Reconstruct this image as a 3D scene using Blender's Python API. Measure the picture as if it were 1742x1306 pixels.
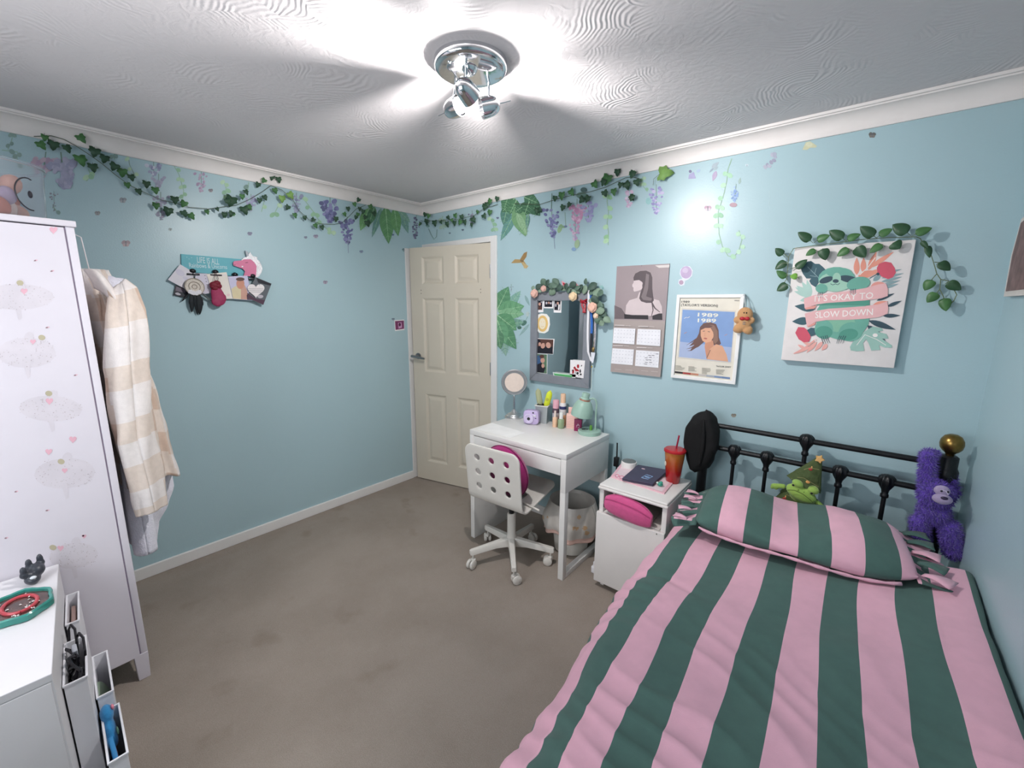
import bpy, bmesh, math, random
from math import sin, cos, pi, radians, sqrt, atan2
from mathutils import Vector, Matrix, noise, Euler
from mathutils.geometry import delaunay_2d_cdt

for o in list(bpy.data.objects):
    bpy.data.objects.remove(o)
SC = bpy.context.scene
COL = SC.collection
random.seed(7)

# ------------------------------------------------------------------ camera
CAM = Vector((2.9872, -2.4227, 1.5405))
YAW, PITCH, ROLL, FPX = 0.6901, 0.1854, 0.0063, 723.82
_f = Vector((-sin(YAW)*cos(PITCH), cos(YAW)*cos(PITCH), -sin(PITCH)))
_r = Vector((cos(YAW), sin(YAW), 0))
_u = _r.cross(_f)
RGT = cos(ROLL)*_r + sin(ROLL)*_u
UPV = -sin(ROLL)*_r + cos(ROLL)*_u
FWD = _f
cd = bpy.data.cameras.new('camera')
cam = bpy.data.objects.new('camera', cd)
COL.objects.link(cam)
mw = Matrix(((RGT.x, UPV.x, -FWD.x, CAM.x), (RGT.y, UPV.y, -FWD.y, CAM.y), (RGT.z, UPV.z, -FWD.z, CAM.z), (0, 0, 0, 1)))
cam.matrix_world = mw
cd.sensor_fit = 'HORIZONTAL'
cd.sensor_width = 36.0
cd.lens = 36.0*FPX/1742.0
cd.clip_start = 0.02
SC.camera = cam

# ------------------------------------------------------------------ world, lights, exposure
W = bpy.data.worlds.new('night'); SC.world = W; W.use_nodes = True
W.node_tree.nodes['Background'].inputs[0].default_value = (0.55, 0.62, 0.75, 1)
W.node_tree.nodes['Background'].inputs[1].default_value = 0.15
VS = SC.view_settings
VS.view_transform = 'Standard'; VS.look = 'None'; VS.exposure = 0.76; VS.gamma = 1.0; VS.use_curve_mapping = False

def hit(px, py, ax, v):
    """point where the line of sight through a pixel meets the plane axis=v (a real wall, table top, ...)"""
    d = FWD + RGT*((px-871)/FPX) - UPV*((py-653)/FPX)
    return CAM + d*((v-CAM[ax])/d[ax])

ROOM_W, ROOM_D, ROOM_H = 3.372, 3.30, 2.343
LAMP_C = Vector((1.848, -1.272, ROOM_H))
HEADS = [   # pixel of the head centre, axis the opening looks along, light power
    (793, 154, Vector((-0.08, 0.90, -0.42)), 35.0),
    (772, 184, Vector((0.93, 0.02, 0.06)), 18.0),
    (832, 181, Vector((-0.62, -0.72, -0.30)), 47.0)]
HEAD_Z = 2.238
for px, py, ax, pw in HEADS:
    ld = bpy.data.lights.new('spot_bulb_light', 'SPOT'); ld.energy = pw; ld.shadow_soft_size = 0.022
    ld.spot_size = radians(154); ld.spot_blend = 0.75; ld.color = (1.0, 0.965, 0.95)
    lo = bpy.data.objects.new('spot_bulb_light', ld); COL.objects.link(lo)
    lo.location = hit(px, py, 2, HEAD_Z) + ax.normalized()*0.034
    lo.rotation_euler = ax.to_track_quat('-Z', 'Y').to_euler()

# soft grey fill light, added with an unseen, made-up window behind the camera
fill_light = bpy.data.lights.new('added_fill_light', 'AREA'); fill_light.shape = 'RECTANGLE'; fill_light.size = 1.45; fill_light.size_y = 1.05
fill_light.energy = 17.0; fill_light.color = (0.93, 0.96, 1.0)
fill_obj = bpy.data.objects.new('added_fill_light', fill_light); COL.objects.link(fill_obj)
fill_obj.location = (1.75, -ROOM_D-0.06, 1.48); fill_obj.rotation_euler = (radians(90), 0, 0)

# ------------------------------------------------------------------ materials
def lin(c):
    if isinstance(c, str):
        c = c.lstrip('#'); c = [int(c[i:i+2], 16)/255 for i in (0, 2, 4)]
    return tuple((x/12.92 if x <= 0.04045 else ((x+0.055)/1.055)**2.4) for x in c) + (1.0,)
_M = {}
def mat(name, col, rough=0.6, metal=0.0, var=0.05, vs=12.0, bump=0.0, bs=60.0, spec=0.5, emit=None, es=0.0, trans=0.0, alpha=1.0, coat=0.0, sheen=0.0, ior=1.45):
    if name in _M: return _M[name]
    m = bpy.data.materials.new(name); m.use_nodes = True
    nt = m.node_tree; b = nt.nodes['Principled BSDF']
    c = lin(col)
    b.inputs['Roughness'].default_value = rough; b.inputs['Metallic'].default_value = metal
    b.inputs['Specular IOR Level'].default_value = spec
    b.inputs['Transmission Weight'].default_value = trans; b.inputs['Alpha'].default_value = alpha
    b.inputs['Coat Weight'].default_value = coat; b.inputs['Sheen Weight'].default_value = sheen
    b.inputs['IOR'].default_value = ior
    tc = nt.nodes.new('ShaderNodeTexCoord')
    if var > 0:
        n = nt.nodes.new('ShaderNodeTexNoise'); n.inputs['Scale'].default_value = vs; n.inputs['Detail'].default_value = 4
        nt.links.new(tc.outputs['Object'], n.inputs['Vector'])
        r = nt.nodes.new('ShaderNodeValToRGB')
        r.color_ramp.elements[0].position = 0.3; r.color_ramp.elements[1].position = 0.7
        r.color_ramp.elements[0].color = tuple(x*(1-var) for x in c[:3]) + (1,)
        r.color_ramp.elements[1].color = tuple(min(1, x*(1+var)) for x in c[:3]) + (1,)
        nt.links.new(n.outputs['Fac'], r.inputs['Fac']); nt.links.new(r.outputs['Color'], b.inputs['Base Color'])
    else:
        b.inputs['Base Color'].default_value = c
    if bump > 0:
        n2 = nt.nodes.new('ShaderNodeTexNoise'); n2.inputs['Scale'].default_value = bs; n2.inputs['Detail'].default_value = 3
        nt.links.new(tc.outputs['Object'], n2.inputs['Vector'])
        bp = nt.nodes.new('ShaderNodeBump'); bp.inputs['Strength'].default_value = min(1.0, bump); bp.inputs['Distance'].default_value = 0.004
        nt.links.new(n2.outputs['Fac'], bp.inputs['Height']); nt.links.new(bp.outputs['Normal'], b.inputs['Normal'])
    if emit:
        b.inputs['Emission Color'].default_value = lin(emit); b.inputs['Emission Strength'].default_value = es
    _M[name] = m
    return m

M = mat
WALL = M('blue_paint', '#abc6cd', 0.32, var=0.015, vs=2.0, bump=0.10, bs=140, spec=0.45)
WHITE = M('white_lacquer', '#e9e8ec', 0.35, var=0.01)
TRIMW = M('white_gloss_trim', '#e6e4e2', 0.4, var=0.02, vs=5)
CREAM = M('cream_door_paint', '#cfc6b6', 0.42, var=0.02, vs=4)
CHROME = M('chrome', '#d9dadd', 0.08, metal=1.0, var=0)
STEEL = M('brushed_steel', '#9a9b9d', 0.3, metal=1.0, var=0.05)
BLACK = M('black_plastic', '#121316', 0.45, var=0.05)
BLKMET = M('black_iron', '#0d0f13', 0.4, var=0.1, bump=0.15, bs=90)
PINK = M('pink_cotton', '#e3aec0', 0.85, var=0.03, vs=30, bump=0.12, bs=700, sheen=0.15)
GREEN = M('green_cotton', '#47665f', 0.85, var=0.05, vs=30, bump=0.12, bs=700, sheen=0.1)

# carpet
def carpet():
    m = bpy.data.materials.new('taupe_carpet'); m.use_nodes = True; nt = m.node_tree; b = nt.nodes['Principled BSDF']
    b.inputs['Roughness'].default_value = 0.95; b.inputs['Specular IOR Level'].default_value = 0.1
    tc = nt.nodes.new('ShaderNodeTexCoord')
    def nz(s, d, rough=0.6):
        n = nt.nodes.new('ShaderNodeTexNoise'); n.inputs['Scale'].default_value = s; n.inputs['Detail'].default_value = d; n.inputs['Roughness'].default_value = rough
        nt.links.new(tc.outputs['Object'], n.inputs['Vector']); return n
    def ramp(src, p0, c0, p1, c1):
        r = nt.nodes.new('ShaderNodeValToRGB'); e = r.color_ramp.elements
        e[0].position = p0; e[0].color = c0; e[1].position = p1; e[1].color = c1
        nt.links.new(src.outputs['Fac'], r.inputs['Fac']); return r
    def mul(a, bb):
        x = nt.nodes.new('ShaderNodeMix'); x.data_type = 'RGBA'; x.blend_type = 'MULTIPLY'; x.inputs[0].default_value = 1
        nt.links.new(a.outputs[0] if a.bl_idname != 'ShaderNodeMix' else a.outputs[2], x.inputs[6]); nt.links.new(bb.outputs[0], x.inputs[7]); return x
    base = ramp(nz(420, 2), 0.3, lin('#968b81'), 0.7, lin('#aa9f95'))
    big = ramp(nz(2.3, 5), 0.36, (0.88, 0.87, 0.86, 1), 0.60, (1, 1, 1, 1))
    stain = ramp(nz(5.5, 3, 0.45), 0.25, (0.86, 0.84, 0.82, 1), 0.36, (1, 1, 1, 1))
    x = mul(mul(base, big), stain)
    nt.links.new(x.outputs[2], b.inputs['Base Color'])
    bp = nt.nodes.new('ShaderNodeBump'); bp.inputs['Strength'].default_value = 0.6; bp.inputs['Distance'].default_value = 0.004
    nt.links.new(nz(380, 2).outputs['Fac'], bp.inputs['Height']); nt.links.new(bp.outputs['Normal'], b.inputs['Normal'])
    return m
CARPET = carpet()

# ceiling: swirled plaster combed in overlapping fans
def artex():
    m = bpy.data.materials.new('swirled_plaster'); m.use_nodes = True; nt = m.node_tree; b = nt.nodes['Principled BSDF']
    b.inputs['Base Color'].default_value = lin('#dcd7d8'); b.inputs['Roughness'].default_value = 0.8; b.inputs['Specular IOR Level'].default_value = 0.2
    tc = nt.nodes.new('ShaderNodeTexCoord')
    nw = nt.nodes.new('ShaderNodeTexNoise'); nw.inputs['Scale'].default_value = 5.0; nw.inputs['Detail'].default_value = 2
    nt.links.new(tc.outputs['Object'], nw.inputs['Vector'])
    vadd = nt.nodes.new('ShaderNodeVectorMath'); vadd.operation = 'SCALE'; vadd.inputs['Scale'].default_value = 0.10
    nt.links.new(nw.outputs['Color'], vadd.inputs[0])
    v2 = nt.nodes.new('ShaderNodeVectorMath'); v2.operation = 'ADD'
    nt.links.new(tc.outputs['Object'], v2.inputs[0]); nt.links.new(vadd.outputs[0], v2.inputs[1])
    vo = nt.nodes.new('ShaderNodeTexVoronoi'); vo.inputs['Scale'].default_value = 5.5; vo.feature = 'F1'
    nt.links.new(v2.outputs[0], vo.inputs['Vector'])
    # every comb stroke is an arc about a centre of its own, off to one side of its patch
    sb = nt.nodes.new('ShaderNodeVectorMath'); sb.operation = 'SUBTRACT'; sb.inputs[1].default_value = (0.5, 0.5, 0.5)
    nt.links.new(vo.outputs['Color'], sb.inputs[0])
    sc_ = nt.nodes.new('ShaderNodeVectorMath'); sc_.operation = 'SCALE'; sc_.inputs['Scale'].default_value = 0.42
    nt.links.new(sb.outputs[0], sc_.inputs[0])
    ce = nt.nodes.new('ShaderNodeVectorMath'); ce.operation = 'ADD'
    nt.links.new(vo.outputs['Position'], ce.inputs[0]); nt.links.new(sc_.outputs[0], ce.inputs[1])
    ds_ = nt.nodes.new('ShaderNodeVectorMath'); ds_.operation = 'DISTANCE'
    nt.links.new(v2.outputs[0], ds_.inputs[0]); nt.links.new(ce.outputs[0], ds_.inputs[1])
    mu = nt.nodes.new('ShaderNodeMath'); mu.operation = 'MULTIPLY'; mu.inputs[1].default_value = 430
    nt.links.new(ds_.outputs['Value'], mu.inputs[0])
    sn = nt.nodes.new('ShaderNodeMath'); sn.operation = 'SINE'
    nt.links.new(mu.outputs[0], sn.inputs[0])
    msk = nt.nodes.new('ShaderNodeTexNoise'); msk.inputs['Scale'].default_value = 3.4; msk.inputs['Detail'].default_value = 3
    nt.links.new(tc.outputs['Object'], msk.inputs['Vector'])
    rp = nt.nodes.new('ShaderNodeValToRGB'); rp.color_ramp.elements[0].position = 0.47; rp.color_ramp.elements[1].position = 0.66
    nt.links.new(msk.outputs['Fac'], rp.inputs['Fac'])
    ml = nt.nodes.new('ShaderNodeMath'); ml.operation = 'MULTIPLY'
    nt.links.new(sn.outputs[0], ml.inputs[0]); nt.links.new(rp.outputs['Color'], ml.inputs[1])
    fine = nt.nodes.new('ShaderNodeTexNoise'); fine.inputs['Scale'].default_value = 26; fine.inputs['Detail'].default_value = 4; fine.inputs['Distortion'].default_value = 1.5
    nt.links.new(tc.outputs['Object'], fine.inputs['Vector'])
    ad = nt.nodes.new('ShaderNodeMath'); ad.operation = 'MULTIPLY_ADD'; ad.inputs[1].default_value = 2.0
    nt.links.new(fine.outputs['Fac'], ad.inputs[0]); nt.links.new(ml.outputs[0], ad.inputs[2])
    bp = nt.nodes.new('ShaderNodeBump'); bp.inputs['Strength'].default_value = 0.20; bp.inputs['Distance'].default_value = 0.004
    nt.links.new(ad.outputs[0], bp.inputs['Height']); nt.links.new(bp.outputs['Normal'], b.inputs['Normal'])
    return m
ARTEX = artex()

# ------------------------------------------------------------------ mesh builder
class MB:
    def __init__(s, mt=None):
        s.v = []; s.f = []; s.mi = []; s.mats = []; s.cur = 0; s.X = None
        if mt: s.m(mt)
    def m(s, mt):
        if mt not in s.mats: s.mats.append(mt)
        s.cur = s.mats.index(mt); return s
    def add(s, vs, fs):
        b = len(s.v)
        for p in vs:
            p = Vector(p)
            s.v.append(s.X @ p if s.X else p)
        for f in fs:
            s.f.append([b+i for i in f]); s.mi.append(s.cur)
        return s
    def box(s, a, b, R=None):
        a = Vector(a); b = Vector(b); lo = Vector(map(min, a, b)); hi = Vector(map(max, a, b))
        vs = [Vector((x, y, z)) for x in (lo.x, hi.x) for y in (lo.y, hi.y) for z in (lo.z, hi.z)]
        if R is not None:
            c = (lo+hi)/2; vs = [c + R @ (p-c) for p in vs]
        return s.add(vs, [(0, 1, 3, 2), (4, 6, 7, 5), (0, 4, 5, 1), (2, 3, 7, 6), (0, 2, 6, 4), (1, 5, 7, 3)])
    def rbox(s, a, b, r=0.004, R=None, seg=3):
        """box with rounded edges"""
        a = Vector(a); b = Vector(b); lo = Vector(map(min, a, b)); hi = Vector(map(max, a, b))
        bm = bmesh.new(); bmesh.ops.create_cube(bm, size=1)
        for v in bm.verts: v.co = Vector(((lo[i]+hi[i])/2 + v.co[i]*(hi[i]-lo[i]) for i in range(3)))
        r = min(r, 0.49*min(hi-lo))
        bmesh.ops.bevel(bm, geom=bm.edges[:], offset=r, segments=seg, affect='EDGES', profile=0.5)
        c = (lo+hi)/2
        vs = [v.co.copy() for v in bm.verts]
        if R is not None: vs = [c + R @ (p-c) for p in vs]
        fs = [[v.index for v in f.verts] for f in bm.faces]
        bm.verts.index_update(); bm.free()
        return s.add(vs, fs)
    def loft(s, rings, caps=True, closed=True):
        n = len(rings[0]); vs = [p for r in rings for p in r]; fs = []
        for i in range(len(rings)-1):
            for j in range(n if closed else n-1):
                k = (j+1) % n
                fs.append((i*n+j, i*n+k, (i+1)*n+k, (i+1)*n+j))
        if caps:
            fs.append(tuple(range(n))[::-1]); fs.append(tuple((len(rings)-1)*n+j for j in range(n)))
        return s.add(vs, fs)
    def cyl(s, p0, p1, r0, r1=None, n=20, caps=True):
        p0 = Vector(p0); p1 = Vector(p1); r1 = r0 if r1 is None else r1
        d = (p1-p0).normalized(); a = d.orthogonal().normalized(); b = d.cross(a)
        ring = lambda p, r: [p + (a*cos(2*pi*j/n) + b*sin(2*pi*j/n))*r for j in range(n)]
        return s.loft([ring(p0, r0), ring(p1, r1)], caps)
    def lathe(s, prof, o=(0, 0, 0), ax=(0, 0, 1), n=28, caps=True):
        """prof: (radius, distance along the axis)"""
        o = Vector(o); d = Vector(ax).normalized(); a = d.orthogonal().normalized(); b = d.cross(a)
        return s.loft([[o + d*h + (a*cos(2*pi*j/n) + b*sin(2*pi*j/n))*max(r, 1e-5) for j in range(n)] for r, h in prof], caps)
    def tube(s, pts, r, n=8, caps=True):
        pts = [Vector(p) for p in pts]; rings = []
        t0 = (pts[1]-pts[0]).normalized(); a = t0.orthogonal().normalized()
        for i, p in enumerate(pts):
            t = (pts[min(i+1, len(pts)-1)] - pts[max(i-1, 0)]).normalized()
            a = (a - t*a.dot(t)).normalized(); b = t.cross(a)
            rr = r[i] if isinstance(r, (list, tuple)) else r
            rings.append([p + (a*cos(2*pi*j/n) + b*sin(2*pi*j/n))*rr for j in range(n)])
        return s.loft(rings, caps)
    def ell(s, c, rad, R=None, n=20, m=12, lo=-1.0, hi=1.0):
        c = Vector(c); R = R or Matrix.Identity(3); rings = []
        for i in range(m+1):
            ph = -pi/2 + pi*i/m
            z = sin(ph)
            z = max(lo, min(hi, z)); q = sqrt(max(0, 1-z*z)) + 1e-4
            rings.append([c + R @ Vector((rad[0]*q*cos(2*pi*j/n), rad[1]*q*sin(2*pi*j/n), rad[2]*z)) for j in range(n)])
        return s.loft(rings, True)
    def prism(s, pts, d):
        """extrude polygon pts by vector d"""
        n = len(pts); d = Vector(d); pts = [Vector(p) for p in pts]
        vs = pts + [p+d for p in pts]
        return s.add(vs, [tuple(range(n))[::-1], tuple(range(n, 2*n))] + [(i, (i+1) % n, n+(i+1) % n, n+i) for i in range(n)])
    def grid(s, fn, nu, nv, mfn=None):
        b = len(s.v)
        for i in range(nu+1):
            for j in range(nv+1):
                p = Vector(fn(i/nu, j/nv)); s.v.append(s.X @ p if s.X else p)
        for i in range(nu):
            for j in range(nv):
                s.f.append([b+i*(nv+1)+j, b+(i+1)*(nv+1)+j, b+(i+1)*(nv+1)+j+1, b+i*(nv+1)+j+1])
                if mfn: s.m(mfn((i+.5)/nu, (j+.5)/nv))
                s.mi.append(s.cur)
        return s
    def mesh(s, name, smooth=True, ang=35, flip=False):
        me = bpy.data.meshes.new(name)
        me.from_pydata([tuple(p) for p in s.v], [], s.f)
        for mt in s.mats: me.materials.append(mt)
        for p, i in zip(me.polygons, s.mi): p.material_index = i
        if not flip:
            bm = bmesh.new(); bm.from_mesh(me); bmesh.ops.recalc_face_normals(bm, faces=bm.faces[:]); bm.to_mesh(me); bm.free()
        me.update()
        if smooth:
            for p in me.polygons: p.use_smooth = True
            me.set_sharp_from_angle(angle=radians(ang))
        return me
    def build(s, name, parent=None, smooth=True, ang=35, keep=False):
        """world-space geometry becomes one object; its origin sits at its base centre"""
        me = s.mesh(name, smooth, ang)
        return put(name, me, parent)

def wloc(o):
    p = Vector((0, 0, 0)); 
    while o: p += o.location; o = o.parent
    return p
def put(name, me, parent=None):
    xs = [v.co for v in me.vertices]
    lo = Vector((min(p[i] for p in xs) for i in range(3))); hi = Vector((max(p[i] for p in xs) for i in range(3)))
    org = Vector(((lo.x+hi.x)/2, (lo.y+hi.y)/2, lo.z))
    me.transform(Matrix.Translation(-org))
    o = bpy.data.objects.new(name, me); COL.objects.link(o)
    if parent:
        o.parent = parent; o.location = org - wloc(parent)
    else: o.location = org
    return o
def tag(o, label, cat, group=None):
    o['label'] = label; o['category'] = cat
    if group: o['group'] = group
    return o
def thing(name, label, cat, loc, group=None):
    o = bpy.data.objects.new(name, None); COL.objects.link(o); o.empty_display_size = 0.05
    o.location = Vector(loc); return tag(o, label, cat, group)
def struct(o):
    o['kind'] = 'structure'; return o
def copy_tree(o, parent=None):
    c = o.copy(); COL.objects.link(c); c.parent = parent
    for ch in list(o.children): copy_tree(ch, c)
    return c
def solid(o, t, off=0):
    md = o.modifiers.new('thickness', 'SOLIDIFY'); md.thickness = t; md.offset = off; return o
def subd(o, lv=1):
    md = o.modifiers.new('smooth', 'SUBSURF'); md.levels = lv; md.render_levels = lv; return o
def bev(o, w=0.002, seg=2):
    md = o.modifiers.new('bevel', 'BEVEL'); md.width = w; md.segments = seg; md.limit_method = 'ANGLE'; return o
def blob(name, mb, mt, voxel=0.006, parent=None, smooth_it=6):
    """overlapping lumps fused to one continuous skin"""
    me = mb.mesh(name+'_src'); ob = bpy.data.objects.new(name+'_src', me); COL.objects.link(ob)
    rm = ob.modifiers.new('r', 'REMESH'); rm.mode = 'VOXEL'; rm.voxel_size = voxel; rm.use_smooth_shade = True
    sm = ob.modifiers.new('s', 'SMOOTH'); sm.iterations = smooth_it; sm.factor = 0.5
    dg = bpy.context.evaluated_depsgraph_get(); dg.update()
    m2 = bpy.data.meshes.new_from_object(ob.evaluated_get(dg)); m2.name = name
    bpy.data.objects.remove(ob)
    m2.materials.clear(); m2.materials.append(mt)
    for p in m2.polygons: p.use_smooth = True; p.material_index = 0
    return put(name, m2, parent)
def rotz(a): return Matrix.Rotation(a, 3, 'Z')
def text_polys(txt, size=1.0, bold=0.0):
    cu = bpy.data.curves.new('t', 'FONT'); cu.body = txt; cu.size = size; cu.offset = bold; cu.resolution_u = 2; cu.fill_mode = 'FRONT'
    ob = bpy.data.objects.new('t', cu); COL.objects.link(ob)
    dg = bpy.context.evaluated_depsgraph_get(); dg.update()
    me = bpy.data.meshes.new_from_object(ob.evaluated_get(dg))
    vs = [v.co.copy() for v in me.vertices]; fs = [list(p.vertices) for p in me.polygons]
    bpy.data.objects.remove(ob); bpy.data.curves.remove(cu); bpy.data.meshes.remove(me)
    return vs, fs
def text_on(mb, txt, p0, p1, h, n, bold=0.0):
    """letters from p0 to p1 (fitted), capital height h, on the surface whose outward normal is n"""
    vs, fs = text_polys(txt, 1.0, bold)
    x0 = min(v.x for v in vs); x1 = max(v.x for v in vs)
    y0 = 0.0; y1 = 0.72
    p0 = Vector(p0); p1 = Vector(p1); d = p1-p0; up = Vector(n).cross(d).normalized()
    mb.add([p0 + d*((v.x-x0)/(x1-x0)) + up*(h*(v.y-y0)/(y1-y0)) for v in vs], fs)
# flat work on a wall: plane 'A' is the left wall (x=0), 'B' the back wall (y=0), 'C' the right wall
NRM = {'A': Vector((1, 0, 0)), 'B': Vector((0, -1, 0)), 'C': Vector((-1, 0, 0))}
def on(plane, px, py, off=0.001):
    if plane == 'A': return hit(px, py, 0, off)
    if plane == 'B': return hit(px, py, 1, -off)
    return hit(px, py, 0, ROOM_W-off)
class Art:
    """flat printed shapes lying on a wall-parallel sheet; crop = (x0, y0, scale) of the coordinates used"""
    def __init__(s, plane, off, crop=(0, 0, 1), step=0.00005, th=0.0001):
        s.p = plane; s.o = off; s.c = crop; s.mb = MB(); s.k = 0; s.step = step; s.th = th
    def P(s, x, y, o=None): return on(s.p, s.c[0]+x*s.c[2], s.c[1]+y*s.c[2], s.o + (s.k*s.step if o is None else o))
    def poly(s, mt, pts):
        s.mb.m(mt); q = [s.P(*a) for a in pts]
        s.mb.prism(q, -NRM[s.p]*s.th if False else NRM[s.p]*s.th); s.k += 1; return s
    def ell(s, mt, cx, cy, rx, ry, rot=0, n=18):
        c, sn = cos(radians(rot)), sin(radians(rot))
        return s.poly(mt, [(cx+rx*cos(t)*c-ry*sin(t)*sn, cy+rx*cos(t)*sn+ry*sin(t)*c) for t in [2*pi*i/n for i in range(n)]])
    def line(s, mt, pts, w, w2=None):
        """stroke of width w tapering to w2"""
        w2 = w if w2 is None else w2; L = []; Rr = []
        for i, a in enumerate(pts):
            b0 = pts[max(i-1, 0)]; b1 = pts[min(i+1, len(pts)-1)]
            dx, dy = b1[0]-b0[0], b1[1]-b0[1]; q = sqrt(dx*dx+dy*dy) or 1
            ww = (w + (w2-w)*i/(len(pts)-1))/2
            L.append((a[0]-dy/q*ww, a[1]+dx/q*ww)); Rr.append((a[0]+dy/q*ww, a[1]-dx/q*ww))
        return s.poly(mt, L + Rr[::-1])
    def leaf(s, mt, x0, y0, x1, y1, w, n=8):
        dx, dy = x1-x0, y1-y0; q = sqrt(dx*dx+dy*dy) or 1; nx, ny = -dy/q, dx/q
        up = [(x0+dx*t+nx*w*sin(pi*t**0.8)/2, y0+dy*t+ny*w*sin(pi*t**0.8)/2) for t in [i/n for i in range(n+1)]]
        dn = [(x0+dx*t-nx*w*sin(pi*t**0.8)/2, y0+dy*t-ny*w*sin(pi*t**0.8)/2) for t in [i/n for i in range(n-1, 0, -1)]]
        return s.poly(mt, up+dn)
    def text(s, mt, txt, x0, y0, x1, y1, h, bold=0.0):
        s.mb.m(mt); text_on(s.mb, txt, s.P(x0, y0), s.P(x1, y1), h, NRM[s.p], bold); s.k += 1; return s
    def build(s, name, parent=None): return s.mb.build(name, parent, smooth=False)

# ================================================================== the room shell
T = 0.10
struct(MB(CARPET).box((-0.1, -ROOM_D-0.1, -0.06), (ROOM_W+0.1, 1.0, 0)).build('floor', smooth=False))
struct(MB(ARTEX).box((-0.1, -ROOM_D-0.1, ROOM_H), (ROOM_W+0.1, 0.1, ROOM_H+0.08)).build('ceiling', smooth=False))
struct(MB(WALL).box((-T, -ROOM_D, 0), (0, 0, ROOM_H)).build('wall_left', smooth=False))
mb = MB(WALL)
mb.box((0.785, 0, 0), (ROOM_W, T, ROOM_H)).box((-T, 0, 1.995), (0.785, T, ROOM_H)).box((-T, 0, 0), (0.02, T, 1.995))
struct(mb.build('wall_back', smooth=False))
struct(MB(WALL).box((ROOM_W, -ROOM_D, 0), (ROOM_W+T, T, ROOM_H)).build('wall_right', smooth=False))
wx0, wx1, wz0, wz1 = 1.0, 2.5, 0.93, 2.03
mb = MB(WALL)
mb.box((-T, -ROOM_D-T, 0), (wx0, -ROOM_D, ROOM_H)).box((wx1, -ROOM_D-T, 0), (ROOM_W+T, -ROOM_D, ROOM_H)).box((wx0, -ROOM_D-T, 0), (wx1, -ROOM_D, wz0)).box((wx0, -ROOM_D-T, wz1), (wx1, -ROOM_D, ROOM_H))
struct(mb.build('wall_front', smooth=False))
added_win = bpy.data.objects.new('added_window_1', None); COL.objects.link(added_win); added_win.location = (1.75, -ROOM_D, wz0); struct(added_win)  # unseen window, added to carry the fill light
mb = MB(TRIMW); yw0, yw1 = -ROOM_D-0.05, -ROOM_D-0.005
for a, b in (((wx0, wz0), (wx0+.05, wz1)), ((wx1-.05, wz0), (wx1, wz1)), ((1.725, wz0+.05), (1.775, wz1-.05)), ((wx0+.05, wz0), (wx1-.05, wz0+.05)), ((wx0+.05, wz1-.05), (wx1-.05, wz1))): mb.box((a[0], yw0, a[1]), (b[0], yw1, b[1]))
mb.build('added_window_frame', added_win, smooth=False)
mb = MB(TRIMW); mb.rbox((wx0-.04, -ROOM_D+.002, wz0-.03), (wx1+.04, -ROOM_D+.09, wz0), .004); mb.build('added_window_sill', added_win)
struct(MB(M('hall_paint', '#d8d2c8', 0.6)).box((-0.1, 0.95, 0), (1.2, 1.0, ROOM_H)).build('wall_hall', smooth=False))

# cove moulding: one length per wall, mitred at the corners
def cove(name, a, b, n, m0, m1):
    prof = [(0.0, 2.262), (0.009, 2.262), (0.011, 2.268)]
    for i in range(9):
        t = pi/2*i/8
        prof.append((0.011 + 0.052*(1-cos(t)), 2.271 + 0.056*sin(t)))
    prof += [(0.064, 2.332), (0.073, 2.333), (0.075, ROOM_H), (0.0, ROOM_H)]
    a = Vector(a); b = Vector(b); n = Vector(n); d = (b-a).normalized()
    r0 = [a + n*q + d*q*m0 + Vector((0, 0, z)) for q, z in prof]
    r1 = [b + n*q - d*q*m1 + Vector((0, 0, z)) for q, z in prof]
    return struct(MB(M('cove_white', '#e9e3e0', 0.55, var=0.02)).loft([r0, r1]).build(name, ang=25))
cove('trim_1', (0, -ROOM_D, 0), (0, 0, 0), (1, 0, 0), 1, 1)
cove('trim_2', (0, 0, 0), (ROOM_W, 0, 0), (0, -1, 0), 1, 1)
cove('trim_3', (ROOM_W, 0, 0), (ROOM_W, -ROOM_D, 0), (-1, 0, 0), 1, 1)
cove('trim_4', (ROOM_W, -ROOM_D, 0), (0, -ROOM_D, 0), (0, 1, 0), 1, 1)
def skirt(name, a, b):
    o = struct(MB(TRIMW).box(a, b).build(name, smooth=False)); bev(o, 0.004, 3); return o
skirt('baseboard_left', (0, -ROOM_D, 0), (0.016, -0.20, 0.068))
skirt('baseboard_back', (0.845, -0.016, 0), (ROOM_W, 0, 0.068))
skirt('baseboard_right', (ROOM_W-0.016, -ROOM_D, 0), (ROOM_W, -0.016, 0.068))
# painted board lining the corner behind the door's free edge
o = struct(MB(TRIMW).box((0, -0.198, 0), (0.010, 0, 1.985)).build('trim_5', smooth=False)); bev(o, 0.003)

# ------------------------------------------------------------------ door, ajar
door = bpy.data.objects.new('door_1', None); COL.objects.link(door); door.location = (0.778, -0.004, 0); struct(door)
mb = MB(TRIMW)
mb.box((0.785, -0.016, 0), (0.842, 0, 2.030)).box((0.0, -0.016, 1.990), (0.785, 0, 2.030))
mb.box((0.780, 0, 0), (0.790, 0.10, 1.995)).box((0.02, 0, 1.988), (0.785, 0.10, 1.998)).box((0.018, 0, 0), (0.028, 0.10, 1.995))
o = mb.build('door_frame', door, smooth=False); bev(o, 0.003)
DL, DH = 0.757, 1.984
hg = Vector((0.778, -0.004, 0)); fe = Vector((0.040, -0.178, 0)); du = (fe-hg).normalized(); dn = Vector((du.y, -du.x, 0))
if dn.y > 0: dn = -dn
def dp(u, z, q): return hg + du*u + Vector((0, 0, z)) + dn*q
mb = MB(CREAM)
us = [0.0, 0.105, 0.320, 0.427, 0.640, DL]; zs = [0.008, 0.180, 0.786, 0.976, 1.586, 1.694, 1.910, DH]
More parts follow.
